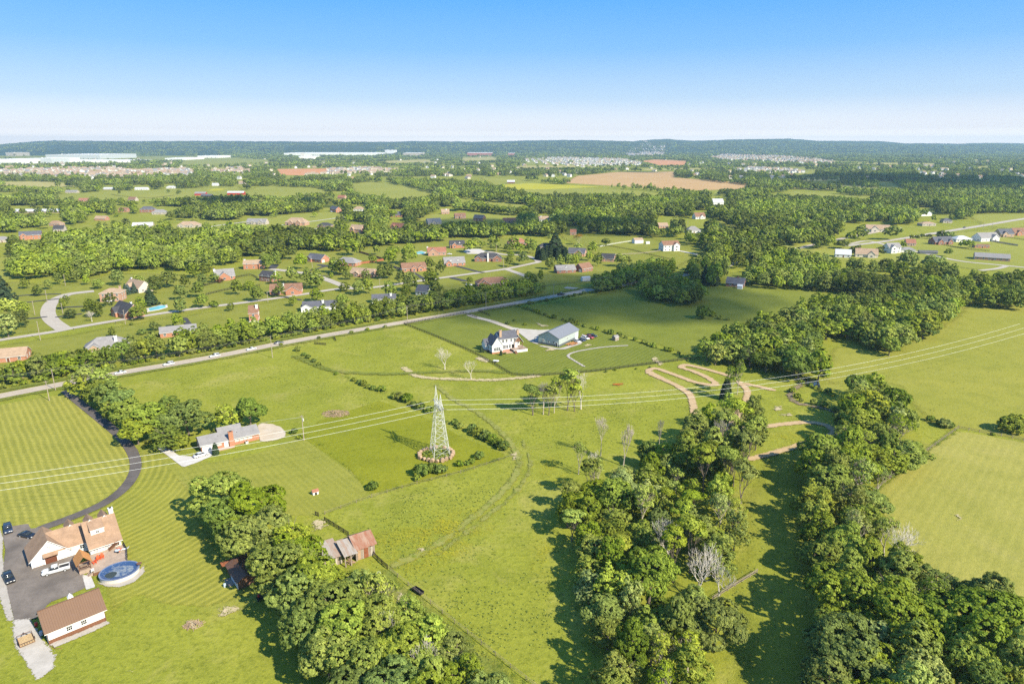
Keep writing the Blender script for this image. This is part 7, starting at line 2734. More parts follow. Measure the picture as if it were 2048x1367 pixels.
KIND_NAME = {'oak': 'broadleaf_tree', 'tall': 'broadleaf_tree', 'loose': 'broadleaf_tree', 'bush': 'shrub', 'spruce': 'spruce_tree', 'cypress': 'cypress_tree', 'bare': 'bare_tree', 'pole': 'bare_tree', 'sparse': 'sparse_tree', 'half': 'sparse_tree'}
TREES = []          # (x, y, kind, R, H, tint, group)


def T(px, py, kind, R, H, tint=GREEN, group=None, frac=.56):
    """A tree whose crown centre shows at this pixel."""
    p = G(px, py, H * frac)
    TREES.append((p.x, p.y, kind, R, H, tint, group))


def wood(px, sp, kinds, group, R=(4.2, 6.5), H=(9, 14), tints=(GREEN, GREEN, DARK, LIGHT, OLIVE), seed=1, zc=7.0, tries=60, ground=None):
    """Fill a region (drawn round the crowns) with trees, spacing in metres."""
    rg = np.random.default_rng(seed)
    pg = ground if ground is not None else np.array([G(x, y, zc)[:2] for x, y in px])
    lo, hi = pg.min(0), pg.max(0)
    area = (hi - lo).prod()
    n = int(area / sp ** 2 * tries / 4)
    c = rg.uniform(lo, hi, (n, 2))
    c = c[in_poly(c, pg)]
    got = np.array([(t_[0], t_[1]) for t_ in TREES] or [(1e6, 1e6)])
    rad = np.array([t_[3] for t_ in TREES] or [0])
    keep, kr = [], []
    for q in c:
        r = rg.uniform(*R)
        d2 = np.hypot(got[:, 0] - q[0], got[:, 1] - q[1])
        if (d2 < sp * .45 + rad * .55).any():
            continue
        if keep:
            ka = np.array(keep)
            if (np.hypot(ka[:, 0] - q[0], ka[:, 1] - q[1]) < sp * (.75 + .25 * r / R[1])).any():
                continue
        keep.append(q)
        k = kinds[int(rg.integers(len(kinds)))]
        h = rg.uniform(*H) * (1.15 if k in ('tall', 'sparse', 'pole') else 1)
        TREES.append((float(q[0]), float(q[1]), k, r * (.75 if k in ('tall', 'sparse', 'pole') else 1), h, tints[int(rg.integers(len(tints)))], group))


g = 'trees along the dark driveway'
for a in ((176, 756, 'half', 6.8, 13, OLIVE), (205, 760, 'loose', 6.2, 13, SILV), (158, 768, 'loose', 5.2, 10, OLIVE), (192, 782, 'oak', 5.4, 10, GREEN), (235, 800, 'oak', 5.6, 11, DARK), (225, 815, 'loose', 4.8, 9, OLIVE), (218, 788, 'oak', 6.2, 11, DARK), (250, 822, 'oak', 7.0, 12, GREEN), (300, 838, 'oak', 7.6, 13, GREEN), (272, 858, 'oak', 6, 10, OLIVE), (330, 868, 'loose', 5.5, 10, GREEN),
          (356, 880, 'bush', 3.8, 5.5, OLIVE), (372, 832, 'oak', 8.6, 13, DARK), (452, 830, 'loose', 5.2, 11, LIGHT), (498, 818, 'oak', 5.6, 12, DARK), (338, 812, 'oak', 5, 9, DARK)):
    T(*a, g)
g = 'big trees in the diagonal row above the old barn'
for a in ((440, 985, 'oak', 8.3, 14, GREEN), (503, 1012, 'oak', 8.0, 14, GREEN), (450, 1035, 'oak', 6.4, 12, DARK), (528, 1062, 'oak', 7.6, 14, GREEN), (487, 1075, 'oak', 6.6, 12, GREEN), (583, 1078, 'loose', 6.4, 13, OLIVE), (560, 1128, 'oak', 7.6, 14, GREEN),
          (592, 1112, 'oak', 6.4, 13, GREEN), (632, 1165, 'oak', 7.2, 14, LIGHT), (692, 1172, 'loose', 5.4, 10, OLIVE), (596, 1186, 'oak', 6.8, 13, GREEN), (660, 1208, 'oak', 7.6, 14, GREEN), (718, 1188, 'loose', 6.6, 12, LIGHT), (757, 1190, 'half', 5.2, 12, OLIVE),
          (622, 1248, 'oak', 6.2, 12, DARK), (692, 1262, 'oak', 7.2, 13, GREEN), (755, 1252, 'oak', 6.8, 13, OLIVE), (812, 1240, 'loose', 5.8, 11, GREEN), (655, 1312, 'oak', 6.2, 12, GREEN), (722, 1328, 'oak', 6.8, 13, GREEN), (790, 1308, 'oak', 7.0, 13, GREEN), (852, 1288, 'oak', 6.2, 12, LIGHT),
          (902, 1312, 'loose', 5.6, 11, GREEN), (850, 1352, 'oak', 6.6, 12, GREEN), (785, 1385, 'oak', 6.8, 13, DARK), (928, 1362, 'loose', 6.0, 11, LIGHT), (705, 1392, 'oak', 6.2, 12, DARK), (975, 1398, 'oak', 6, 11, GREEN), (860, 1415, 'oak', 7, 13, GREEN), (782, 1255, 'bare', 4.5, 12, GREEN), (838, 1330, 'bare', 4.5, 12, GREEN)):
    T(*a, g)
g = 'slim trees standing in the pasture right of the pylon'
for a in ((1066, 797, 'sparse', 4.2, 12, DARK), (1087, 793, 'pole', 3.4, 13, GREEN), (1109, 786, 'half', 3.8, 14.5, GREEN), (1136, 775, 'sparse', 4.6, 17, LIGHT), (1098, 797, 'sparse', 3.6, 12, OLIVE), (1150, 790, 'sparse', 3.6, 12, LIGHT), (1163, 775, 'bare', 5.2, 16, GREEN)):
    T(*a, g)
g = 'trees of the centre wood'
for a in ((1203, 868, 'pole', 2.8, 14, GREEN), (1249, 884, 'pole', 3.4, 15, GREEN), (1320, 868, 'pole', 1.6, 13, GREEN), (1158, 912, 'half', 3.6, 11, GREEN), (1190, 925, 'bare', 3.0, 9, GREEN), (1297, 905, 'oak', 3.6, 9, DARK), (1302, 935, 'tall', 3.6, 12, GREEN),
          (1392, 862, 'tall', 5.0, 17, GREEN), (1372, 905, 'tall', 5.0, 17, OLIVE), (1425, 900, 'tall', 5.2, 17, GREEN), (1478, 842, 'sparse', 4.8, 18, LIGHT), (1418, 845, 'tall', 4.6, 16, LIGHT), (1448, 862, 'sparse', 4.6, 17, GREEN), (1500, 868, 'sparse', 4.4, 16, LIGHT), (1465, 895, 'tall', 4.4, 16, OLIVE), (1515, 860, 'loose', 4.2, 13, GREEN), (1410, 935, 'sparse', 4.4, 16, OLIVE), (1485, 965, 'sparse', 4.4, 14, LIGHT), (1440, 985, 'loose', 4.6, 13, SILV), (1508, 822, 'loose', 4.6, 15, GREEN), (1455, 820, 'half', 4.8, 15, LIGHT), (1490, 905, 'sparse', 4.6, 17, GREEN), (1462, 940, 'sparse', 4.5, 16, GREEN), (1442, 880, 'pole', 3, 16, GREEN),
          (1340, 1075, 'bare', 5.2, 13, GREEN), (1400, 1140, 'bare', 6.0, 14, GREEN), (1440, 1160, 'bare', 4.5, 10, GREEN), (1300, 1150, 'oak', 7.6, 15, DARK), (1432, 1245, 'oak', 6.2, 12, GREEN), (1390, 1060, 'loose', 5.4, 13, GREEN), (1230, 990, 'oak', 5.6, 12, GREEN), (1285, 1010, 'half', 4.5, 13, GREEN), (1165, 1010, 'oak', 4.0, 8, LIGHT), (1440, 1030, 'half', 5, 13, SILV)):
    T(*a, g)
wood([(1128, 985), (1180, 945), (1225, 930), (1290, 945), (1330, 900), (1400, 870), (1470, 860), (1500, 930), (1470, 990), (1478, 1060), (1440, 1100), (1400, 1130), (1410, 1190), (1440, 1230), (1420, 1290), (1395, 1330), (1400, 1420), (1230, 1420), (1235, 1330), (1190, 1240), (1170, 1150), (1150, 1060)], 5.6,
     ['oak', 'oak', 'tall', 'loose', 'oak', 'tall', 'half', 'loose', 'sparse'], g, (3.2, 5.4), (7, 13), (GREEN, OLIVE, LIGHT, SILV, OLIVE, PALE, DARK), 3)
g = 'trees of the right wood along the mown field'
for a in ((1715, 772, 'oak', 5.4, 12, DARK), (1748, 765, 'loose', 5.0, 13, PALE), (1742, 808, 'oak', 6.8, 14, YEL), (1792, 800, 'oak', 5.2, 12, DARK), (1714, 850, 'tall', 5.6, 14, LIGHT), (1795, 858, 'half', 6.0, 12, GREEN), (1770, 872, 'loose', 6.2, 12, GREEN), (1645, 900, 'oak', 7.4, 13, GREEN), (1745, 925, 'loose', 6.6, 12, OLIVE), (1655, 960, 'oak', 7.0, 13, GREEN), (1800, 1092, 'bare', 6.4, 12, GREEN),
          (1720, 1040, 'loose', 6.6, 12, OLIVE), (1690, 1090, 'oak', 6.8, 13, LIGHT), (1690, 1190, 'oak', 8.2, 15, GREEN), (1800, 1230, 'oak', 8.2, 15, GREEN), (1960, 1245, 'oak', 9.5, 16, DARK), (2040, 1260, 'oak', 7.6, 14, OLIVE), (1690, 1300, 'oak', 8.4, 15, DARK), (1870, 1170, 'loose', 6, 11, DARK), (1720, 1320, 'oak', 6.5, 12, LIGHT)):
    T(*a, g)
wood([(1700, 760), (1790, 790), (1830, 860), (1820, 910), (1755, 960), (1750, 1010), (1790, 1070), (1840, 1150), (1880, 1200), (2000, 1205), (2080, 1230), (2080, 1420), (1660, 1420), (1640, 1280), (1650, 1120), (1625, 1000), (1625, 900), (1690, 870)], 6.4, ['oak', 'oak', 'loose', 'tall', 'loose', 'half', 'oak'], g, (4.2, 6.6), (9, 14), (GREEN, OLIVE, LIGHT, SILV, DARK, PALE, GREEN), 4)
g = 'trees of the creek wood'
for a in ((1800, 672, 'oak', 8.6, 13, GREEN), (1845, 640, 'oak', 9, 15, OLIVE), (1890, 598, 'oak', 8, 15, LIGHT), (1905, 575, 'loose', 7, 14, LIGHT), (1640, 725, 'tall', 5.2, 15, GREEN), (1590, 715, 'tall', 5.6, 15, DARK), (1560, 690, 'loose', 6, 13, SILV), (1610, 690, 'loose', 6, 13, SILV), (1530, 672, 'oak', 7, 12, DARK), (1655, 655, 'loose', 7, 12, PALE), (1460, 762, 'half', 4.0, 14, DARK), (1478, 750, 'half', 3.4, 15, DARK), (1453, 775, 'cypress', 2.2, 9, DARK)):
    T(*a, g)
wood([(1408, 692), (1440, 676), (1480, 650), (1560, 628), (1650, 600), (1720, 590), (1800, 560), (1900, 560), (1930, 590), (1885, 630), (1830, 665), (1770, 690), (1700, 650), (1650, 660), (1620, 680), (1635, 705), (1625, 735), (1560, 722), (1490, 704), (1430, 702)], 6.6, ['oak', 'oak', 'loose', 'tall', 'oak'], g, (4.6, 7), (9, 13), (DARK, DARK, GREEN, OLIVE, SILV, GREEN), 6)
g = 'trees of the belt along the country road'
tg_ = np.gradient(ROAD, axis=0)
tg_ /= np.linalg.norm(tg_, axis=1)[:, None]
nb_ = np.column_stack([-tg_[:, 1], tg_[:, 0]])
kk_ = np.array([P(q[0], q[1])[0] < 1125 for q in ROAD])
off_ = np.where(np.array([P(q[0], q[1])[0] for q in ROAD]) < 400, 23.0, 30.0)[:, None]
wood(None, 5.6, ['oak', 'tall', 'oak', 'oak', 'loose', 'tall'], g, (4.0, 5.6), (7.5, 11.0), (GREEN, GREEN, DARK, LIGHT, OLIVE), 7, ground=np.concatenate([(ROAD + nb_ * 11)[kk_], (ROAD + nb_ * off_)[kk_][::-1]]))
wood([(1188, 552), (1260, 532), (1345, 520), (1345, 542), (1250, 556), (1196, 566)], 6, ['oak', 'tall', 'loose'], g, (4, 6), (8, 12), (DARK, DARK, GREEN), 8)
wood([(1280, 566), (1330, 552), (1395, 566), (1408, 586), (1365, 594), (1300, 580)], 6, ['oak', 'oak', 'loose'], 'dark clump at the corner of the north field', (4.5, 6.5), (8, 12), (DARK, DARK, GREEN), 9)
wood([(1378, 528), (1430, 514), (1452, 540), (1425, 556), (1392, 556)], 7, ['spruce', 'oak', 'tall'], 'trees around the red-brown farmhouse', (4, 6), (11, 16), (DARK, DARK), 10)
wood([(1488, 548), (1545, 522), (1640, 535), (1725, 552), (1765, 566), (1720, 574), (1620, 562), (1530, 558)], 7, ['oak', 'loose', 'tall', 'oak'], 'trees of the belt behind the north field', (5, 7), (9, 14), (GREEN, DARK, LIGHT, OLIVE), 12)
wood([(1735, 560), (1850, 545), (1930, 560), (2060, 558), (2150, 560), (2150, 605), (2050, 602), (1930, 588), (1850, 572)], 7.5, ['oak', 'loose', 'tall', 'oak'], 'trees of the belt beyond the east pasture', (5, 7.5), (10, 14), (GREEN, LIGHT, OLIVE, DARK), 13)
g = None
for a in ((2026, 842, 'bush', 5.2, 7.0, OLIVE), (1408, 622, 'bush', 4.2, 7, DARK), (889, 714, 'bare', 4.8, 10.5, GREEN), (942, 737, 'bare', 3.6, 9, GREEN), (1888, 843, 'bush', 3.0, 3.2, PALE), (430, 895, 'cypress', 1.1, 4.2, DARK), (963, 697, 'cypress', .9, 3.4, DARK), (1002, 704, 'cypress', .7, 3, DARK),
          (178, 609, 'oak', 3.2, 7, GREEN), (191, 617, 'oak', 4.2, 8, SILV), (182, 630, 'bare', 3.2, 6, GREEN), (217, 596, 'oak', 4.2, 8, DARK), (281, 604, 'oak', 3.6, 8, GREEN), (274, 622, 'oak', 4.6, 8, DARK), (262, 625, 'bush', 3, 4, GREEN), (299, 590, 'spruce', 4.4, 10, DARK), (250, 576, 'spruce', 2.6, 7, BLUE),
          (267, 573, 'spruce', 2.2, 7, BLUE), (309, 564, 'oak', 5.0, 9, DARK), (276, 562, 'oak', 4, 8, LIGHT), (234, 553, 'oak', 4.6, 10, GREEN), (171, 559, 'oak', 3, 6, GREEN), (194, 567, 'oak', 3.8, 6, DARK), (17, 613, 'oak', 5.2, 11, SILV), (12, 648, 'oak', 5.4, 11, SILV), (41, 634, 'oak', 4.6, 9, DARK), (46, 616, 'loose', 3.4, 8, ORA),
          (0, 570, 'spruce', 7, 16, DARK), (309, 651, 'oak', 2.8, 4.5, PUR), (283, 662, 'bush', 2.2, 3, DARK), (304, 667, 'bush', 2.6, 3.6, GREEN), (223, 662, 'tall', 1.6, 5, LIGHT), (368, 560, 'oak', 3.8, 9, RUS), (395, 576, 'oak', 4, 10, GREEN), (361, 583, 'oak', 3.8, 9, DARK), (360, 607, 'tall', 3, 9, DARK), (403, 599, 'oak', 4, 8, OLIVE),
          (428, 606, 'bush', 2.6, 3.6, DARK), (474, 571, 'oak', 4.6, 10, GREEN), (513, 585, 'oak', 4.2, 9, SILV), (355, 638, 'oak', 4, 8, GREEN), (387, 539, 'oak', 5, 10, OLIVE), (336, 557, 'oak', 6, 10, DARK), (429, 553, 'loose', 4, 7, PALE), (558, 577, 'oak', 4.4, 9, GREEN), (631, 554, 'tall', 5, 13, GREEN), (585, 548, 'oak', 5, 11, OLIVE),
          (612, 549, 'loose', 4.2, 12, OLIVE), (553, 553, 'oak', 4.6, 9, OLIVE), (534, 521, 'oak', 4.6, 11, SILV), (602, 520, 'oak', 5, 12, GREEN), (682, 530, 'tall', 4.6, 12, DARK), (668, 528, 'tall', 4, 11, DARK), (662, 549, 'bush', 1.6, 4, LIGHT), (694, 549, 'oak', 3.8, 6, GREEN), (762, 541, 'tall', 3.6, 10, DARK), (776, 538, 'tall', 4, 11, DARK),
          (732, 548, 'tall', 3, 8, DARK), (716, 573, 'oak', 4, 9, DARK), (736, 570, 'oak', 4, 9, DARK), (780, 509, 'tall', 4.6, 13, DARK), (817, 505, 'oak', 6.4, 16, DARK), (881, 532, 'oak', 4.6, 11, DARK), (859, 525, 'oak', 4, 9, GREEN), (806, 526, 'oak', 3.4, 7, DARK), (862, 554, 'tall', 4.8, 12, LIGHT), (821, 561, 'oak', 5, 12, LIGHT), (800, 552, 'oak', 4.4, 10, DARK),
          (873, 573, 'oak', 5.4, 9, PALE), (812, 580, 'oak', 3.4, 7, ORA), (779, 576, 'oak', 5.4, 11, OLIVE), (703, 491, 'tall', 6, 14, DARK), (742, 514, 'oak', 2.6, 7, GREEN), (632, 588, 'oak', 4, 8, GREEN), (684, 599, 'oak', 4.2, 7, OLIVE), (585, 600, 'oak', 2.6, 6, PUR), (440, 560, 'bush', 1.8, 3, PUR),
          (1077, 503, 'cypress', 2.8, 11, DARK), (1085, 506, 'cypress', 2.6, 10, DARK), (1093, 502, 'cypress', 2.6, 11, DARK), (1101, 502, 'cypress', 2.8, 11, DARK), (1109, 503, 'cypress', 2.6, 10, DARK), (1117, 503, 'cypress', 2.8, 11, DARK), (1124, 502, 'cypress', 2.6, 11, DARK), (1131, 505, 'cypress', 2.8, 10, DARK), (1101, 523, 'tall', 3.6, 10, DARK),
          (1121, 519, 'tall', 3.4, 9, DARK), (1138, 519, 'oak', 3.8, 9, DARK), (1149, 519, 'oak', 3.8, 9, DARK), (1157, 512, 'tall', 2.6, 9, DARK), (1018, 520, 'oak', 4.2, 9, DARK), (1045, 515, 'oak', 4.4, 10, DARK), (1022, 507, 'oak', 3.4, 8, DARK), (1016, 494, 'oak', 4, 7, DARK), (1039, 495, 'oak', 4.6, 9, DARK), (1061, 489, 'oak', 6, 13, DARK), (1111, 479, 'spruce', 8, 16, DARK),
          (1185, 492, 'tall', 4, 10, DARK), (1211, 482, 'loose', 4, 8, LIGHT), (1157, 492, 'oak', 3.6, 6, DARK), (1159, 477, 'half', 6, 10, RUS), (1178, 511, 'oak', 3.6, 7, DARK), (1195, 516, 'oak', 5, 11, DARK), (1243, 518, 'oak', 5.4, 10, GREEN), (1257, 519, 'oak', 2.6, 7, RUS), (1028, 483, 'tall', 4.6, 12, DARK), (965, 487, 'oak', 3.4, 7, DARK), (992, 492, 'oak', 4.6, 8, DARK), (985, 478, 'tall', 4, 9, DARK), (942, 490, 'oak', 6, 11, DARK),
          (1703, 470, 'oak', 5.4, 10, LIGHT), (1724, 461, 'tall', 5.4, 14, GREEN), (1788, 463, 'oak', 8, 14, LIGHT), (1760, 500, 'oak', 4.4, 8, GREEN), (1815, 519, 'oak', 8, 14, GREEN), (1871, 523, 'oak', 8.6, 11, GREEN), (1775, 528, 'oak', 6, 10, GREEN), (1883, 468, 'oak', 4.6, 9, DARK), (1899, 469, 'oak', 5, 9, DARK), (1941, 486, 'oak', 3.8, 8, DARK), (1926, 486, 'oak', 3.2, 7, DARK), (1807, 488, 'oak', 3, 6, GREEN),
          (1709, 500, 'oak', 3.8, 8, DARK), (1716, 496, 'oak', 3, 7, RUS), (1686, 487, 'oak', 6.5, 8, DARK), (1823, 473, 'oak', 2.4, 5, DARK), (1834, 473, 'oak', 2.4, 5, DARK), (1846, 471, 'oak', 2.4, 5, DARK), (1859, 472, 'oak', 2.6, 5, GREEN)):
    grow_ = 1.0 if a[1] > 690 else 1.16
    T(a[0], a[1] + 0.0, a[2], a[3] * grow_, a[4] * grow_, a[5])
# more garden trees between the houses of the subdivision
rgy = np.random.default_rng(17)
HB0 = np.array(HOUSE_BOX)
got_ = [(t_[0], t_[1]) for t_ in TREES]
for px, n in (([(0, 560), (420, 550), (640, 512), (900, 480), (1180, 474), (1190, 530), (1120, 560), (900, 590), (600, 632), (300, 680), (100, 705), (0, 712)], 190), ([(0, 430), (500, 436), (700, 425), (1100, 436), (1100, 452), (700, 462), (300, 470), (0, 470)], 120), ([(1650, 470), (2048, 440), (2048, 540), (1850, 520), (1700, 505)], 40), ([(100, 392), (500, 378), (520, 392), (300, 404), (120, 408)], 30)):
    pg = gpoly(px)
    k = 0
    while k < n:
        k += 1
        q = rgy.uniform(pg.min(0), pg.max(0))
        if not in_poly(q[None], pg)[0]:
            continue
        r_, h_ = rgy.uniform(2.4, 4.8), rgy.uniform(5.5, 11)
        if any(seg_dist(q[None], ln_)[0][0] < hw_ + r_ * .7 for ln_, hw_ in LINES):
            continue
        a_x, a_y = P(q[0], q[1])
        sc_ = ppm(a_y)
        if ((a_x + r_ * sc_ > HB0[:, 0]) & (a_x - r_ * sc_ < HB0[:, 1]) & (a_y + 1 > HB0[:, 2]) & (a_y - h_ * sc_ < HB0[:, 3])).any():
            continue
        if min((q[0] - g_[0]) ** 2 + (q[1] - g_[1]) ** 2 for g_ in got_) < 36:
            continue
        got_.append((q[0], q[1]))
        TREES.append((float(q[0]), float(q[1]), ('oak', 'oak', 'tall', 'loose')[int(rgy.integers(4))], r_, h_, (GREEN, DARK, DARK, OLIVE, LIGHT, SILV, RUS)[int(rgy.integers(7))], 'garden trees of the subdivision'))
NYARD = len(TREES)

# shrubs along the fences
SHRUBS = []
for px, py, r in ((597, 702, 1.8), (608, 711, 1.3), (617, 717, 1.4), (628, 724, 1.4), (639, 731, 1.2), (673, 749, .9), (708, 762, 1.2), (719, 767, 1.4), (729, 771, 1.6), (738, 776, 1.4), (746, 779, 1.4), (763, 782, 2.1), (789, 796, 2.0), (798, 797, 2.4), (814, 803, 2.4), (826, 812, 1.8), (841, 818, 2.0), (859, 824, 2.0),
                   (911, 849, 1.5), (921, 856, 1.6), (946, 864, 2.0), (957, 871, 2.3), (970, 877, 2.3), (983, 884, 2.1), (994, 891, 2.2), (1006, 898, 2.3), (958, 916, 1.9), (943, 926, 1.3), (934, 929, 1.0), (919, 931, 1.3), (877, 945, 1.9), (863, 944, 2.1), (842, 951, 2.6), (886, 943, 1.5), (745, 978, 1.8), (834, 960, 1.2), (590, 866, 1.3), (600, 877, 1.1),
                   (1862, 842, 1.8), (2026, 858, .9), (1900, 855, 1.5), (1985, 870, .8), (1770, 598, 1.3), (330, 610, 1.3), (263, 650, 1.0), (1425, 632, 2.4), (1440, 638, 1.8), (1455, 640, 1.6), (970, 705, .7), (1010, 708, .7), (1015, 648, 1.4), (1050, 650, 1.2), (1028, 642, 1.0), (1168, 652, 1.2), (1142, 643, 1.6), (1152, 645, 1.5)):
    SHRUBS.append((px, py, r, DARK if (px * 7) % 3 else OLIVE, 'shrubs along the pasture fences'))
rgs = np.random.default_rng(8)
for line, sp, r0, r1, grp in (([(1040, 614), (1120, 640), (1250, 675), (1372, 714)], 5.0, .9, 2.0, 'shrubs of the hedge behind the estate'), ([(1580, 780), (1600, 800), (1650, 815), (1690, 830)], 4.0, .8, 1.8, 'shrubs along the creek'), ([(1600, 765), (1640, 782), (1675, 795)], 3.5, 1, 1.8, 'shrubs along the creek'),
                              ([(560, 690), (700, 667), (810, 648)], 16, .7, 1.3, 'shrubs on the road verge'), ([(0, 778), (250, 731), (430, 700), (560, 676), (690, 652), (815, 631), (930, 612), (1060, 591)], 4.2, 1.0, 2.2, 'undergrowth at the foot of the road belt'), ([(1060, 608), (1180, 586), (1270, 570)], 6, .8, 1.6, 'shrubs on the road verge'), ([(1300, 735), (1250, 740), (1200, 745)], 7, .5, .9, 'shrubs at the black fence')):
    ln = gpath(line, 1.0)
    k = 0.0
    while k < len(ln) - 1:
        q = ln[int(k)]
        pp = P(q[0] + rgs.uniform(-.8, .8), q[1] + rgs.uniform(-.8, .8))
        SHRUBS.append((pp[0], pp[1], float(rgs.uniform(r0, r1)), (DARK, OLIVE, GREEN)[int(rgs.integers(3))], grp))
        k += sp * rgs.uniform(.6, 1.4)
for px, py, r, tint, grp in SHRUBS:
    p = G(px, py)
    TREES.append((p.x, p.y, 'bush', r, r * (1.25 + .5 * ((px * 13) % 7) / 7), tint, grp))

# ---- split: the largest 300 of a kind become trees of their own, the rest one woodland
LM = [(880, 905, 'the lattice pylon'), (690, 1105, 'the rusty old barn'), (455, 880, 'the long brick ranch house'), (1005, 690, 'the tall white estate house'), (1118, 680, 'the grey-green metal barn'), (145, 1090, 'the big white house with tan roofs'), (490, 1140, 'the shaded long shed'), (632, 985, 'the tiny doghouse'),
      (272, 930, 'the bend of the dark driveway'), (1340, 1080, 'the upper white dead tree'), (1405, 1140, 'the lower white dead tree'), (1800, 1095, 'the bare tree at the mown field'), (1918, 1035, 'the bald spot of the mown field'), (1745, 808, 'the yellow-green tree'), (1350, 760, 'the dirt track loops'), (1625, 765, 'the creek pond'),
      (1595, 850, 'the sandy track by the creek'), (1405, 622, 'the lone round tree of the north field'), (238, 620, 'the orange brick house with charcoal roof'), (210, 690, 'the grey hip-roofed house'), (358, 665, 'the long grey-roofed house'), (20, 715, 'the buff-roofed house at the left edge'), (572, 575, 'the wide brown-roofed brick house'),
      (451, 550, 'the brick house with the white garage door'), (508, 630, 'the narrow brick house with white deck'), (640, 610, 'the slate-roofed house by the road belt'), (722, 545, 'the low tan-roofed house'), (829, 530, 'the house with two white gables'), (976, 512, 'the navy-roofed house'), (910, 520, 'the house with three white dormers'), (990, 562, 'the low brown-roofed house'), (843, 580, 'the small slate-roofed white house'),
      (1175, 535, 'the brown-roofed brick garage house'), (1152, 505, 'the tan brick house by the evergreens'), (1343, 492, 'the white two-storey house'), (1470, 567, 'the red-brown farmhouse'), (1789, 498, 'the white two-storey house at the lane'), (1733, 507, 'the tan house by the lane'), (1888, 482, 'the dark brick house with peaked gables'), (1984, 512, 'the low lane barn'),
      (240, 740, 'the leftmost white car on the road'), (560, 688, 'the dark car on the road'), (815, 640, 'the roadside pole at the black fence corner'), (1122, 588, 'the black truck on the road'), (130, 590, 'the wide curved street'), (1060, 752, 'the lower corner of the black fence'), (1510, 1145, 'the short plank fence in the grass corridor'), (1030, 912, 'the bare gate spot'), (1900, 600, 'the upper end of the creek wood'), (1680, 640, 'the pale tree of the creek wood'),
      (700, 500, 'the reddish plank fence'), (874, 500, 'the peach brick house with the pool'), (835, 1185, 'the black trough'), (1130, 1000, 'the left tip of the centre wood'), (1650, 1230, 'the shaded edge of the grass corridor'), (2000, 1240, 'the huge tree at the lower right corner'), (300, 580, 'the spruce beside the turquoise pool'), (528, 555, 'the small charcoal-roofed brick house')]
ORD = ['nearest', 'second nearest', 'third nearest', 'fourth nearest', 'fifth nearest', 'sixth nearest', 'seventh nearest', 'eighth nearest', 'ninth nearest', 'tenth nearest', 'eleventh nearest', 'twelfth nearest', 'thirteenth nearest', 'fourteenth nearest', 'fifteenth nearest', 'sixteenth nearest']


def size_of(t_):
    zc = t_[1] * cP + CAM_H * sP
    return FOC / zc * math.sqrt(t_[3] * t_[4])


rows = []
for t_ in TREES:
    cx_, cy_ = P(t_[0], t_[1], t_[4] * .55)
    r_px = FOC / (t_[1] * cP + CAM_H * sP) * t_[3]
    if -r_px < cx_ < 2048 + r_px and cy_ - r_px * 1.3 < 1367 and t_[1] > 60:
        rows.append((size_of(t_), t_, cx_, cy_))
rows.sort(key=lambda r: -r[0])
cnt = {}
WOOD_PTS = []
INDIV = []
for s, t_, cx_, cy_ in rows:
    nm = KIND_NAME[t_[2]]
    cnt[nm] = cnt.get(nm, 0) + 1
    if cnt[nm] <= 290:
        INDIV.append((s, t_, cx_, cy_, nm))
    else:
        WOOD_PTS.append((t_[0], t_[1], t_[3] / 6.5 if t_[2] != 'tall' else t_[3] / 4.6, t_[4] / (16 if t_[2] == 'tall' else 13), 1 if t_[2] == 'tall' else 0))
# labels: tone + kind + where it stands from the closest landmark; ranks tell equals apart
buckets = {}
for i, (s, t_, cx_, cy_, nm) in enumerate(INDIV):
    j = min(range(len(LM)), key=lambda k: (LM[k][0] - cx_) ** 2 + (2.0 * (LM[k][1] - cy_)) ** 2)
    dx, dy = cx_ - LM[j][0], (cy_ - LM[j][1]) * 1.6
    rel = ('left of' if dx < 0 else 'right of') if abs(dx) > abs(dy) else ('behind' if dy < 0 else 'in front of')
    key = (TONE_WORD[t_[5]] if t_[2] not in ('bare', 'pole') else 'pale', KIND_WORD[t_[2]], rel, LM[j][2])
    buckets.setdefault(key, []).append((dx * dx + dy * dy, i))
LABEL = {}
for key, lst in buckets.items():
    lst.sort()
    for r, (_d, i) in enumerate(lst):
        s_ = ' '.join(key)
        if len(lst) > 1:
            s_ = ORD[min(r, 15)] + ' ' + s_
        w_ = s_.split()
        LABEL[i] = ' '.join(w_[:16])
rgv = random.Random(4)
for i, (s, t_, cx_, cy_, nm) in enumerate(INDIV):
    x, y, kind, R, H, tint, grp = t_
    lod = 'hi' if s > 42 else ('mid' if s > 9 else 'lo')
    if kind == 'bush':
        lod = 'hi' if s > 22 else 'mid'
    H0, R0, trunk, cr = rgv.choice(PROTO[kind + '_' + lod])
    rz = rgv.uniform(0, 6.28)
    scl = (R / R0, R / R0 * rgv.uniform(.9, 1.1), H / H0)
    tj = rgv.uniform(.9, 1.1)
    col = (tint[0] * tj, tint[1] * tj, tint[2] * tj, 1)
    if trunk is not None and cr is not None and s > 5:
        root = thing(nm, LABEL[i], 'tree' if kind != 'bush' else 'shrub', (x, y, 0), rz, grp)
        root.scale = scl
        link('trunk', trunk, root)
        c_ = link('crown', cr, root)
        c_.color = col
    else:
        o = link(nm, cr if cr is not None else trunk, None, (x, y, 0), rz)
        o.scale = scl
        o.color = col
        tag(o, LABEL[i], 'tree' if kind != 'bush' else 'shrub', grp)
print('trees', len(rows), 'single', len(INDIV), 'rest', len(WOOD_PTS), cnt)

# ---- the woods further off, one object instancing low trees
HB = np.array(HOUSE_BOX)
PTS = [np.array(WOOD_PTS)] if WOOD_PTS else []


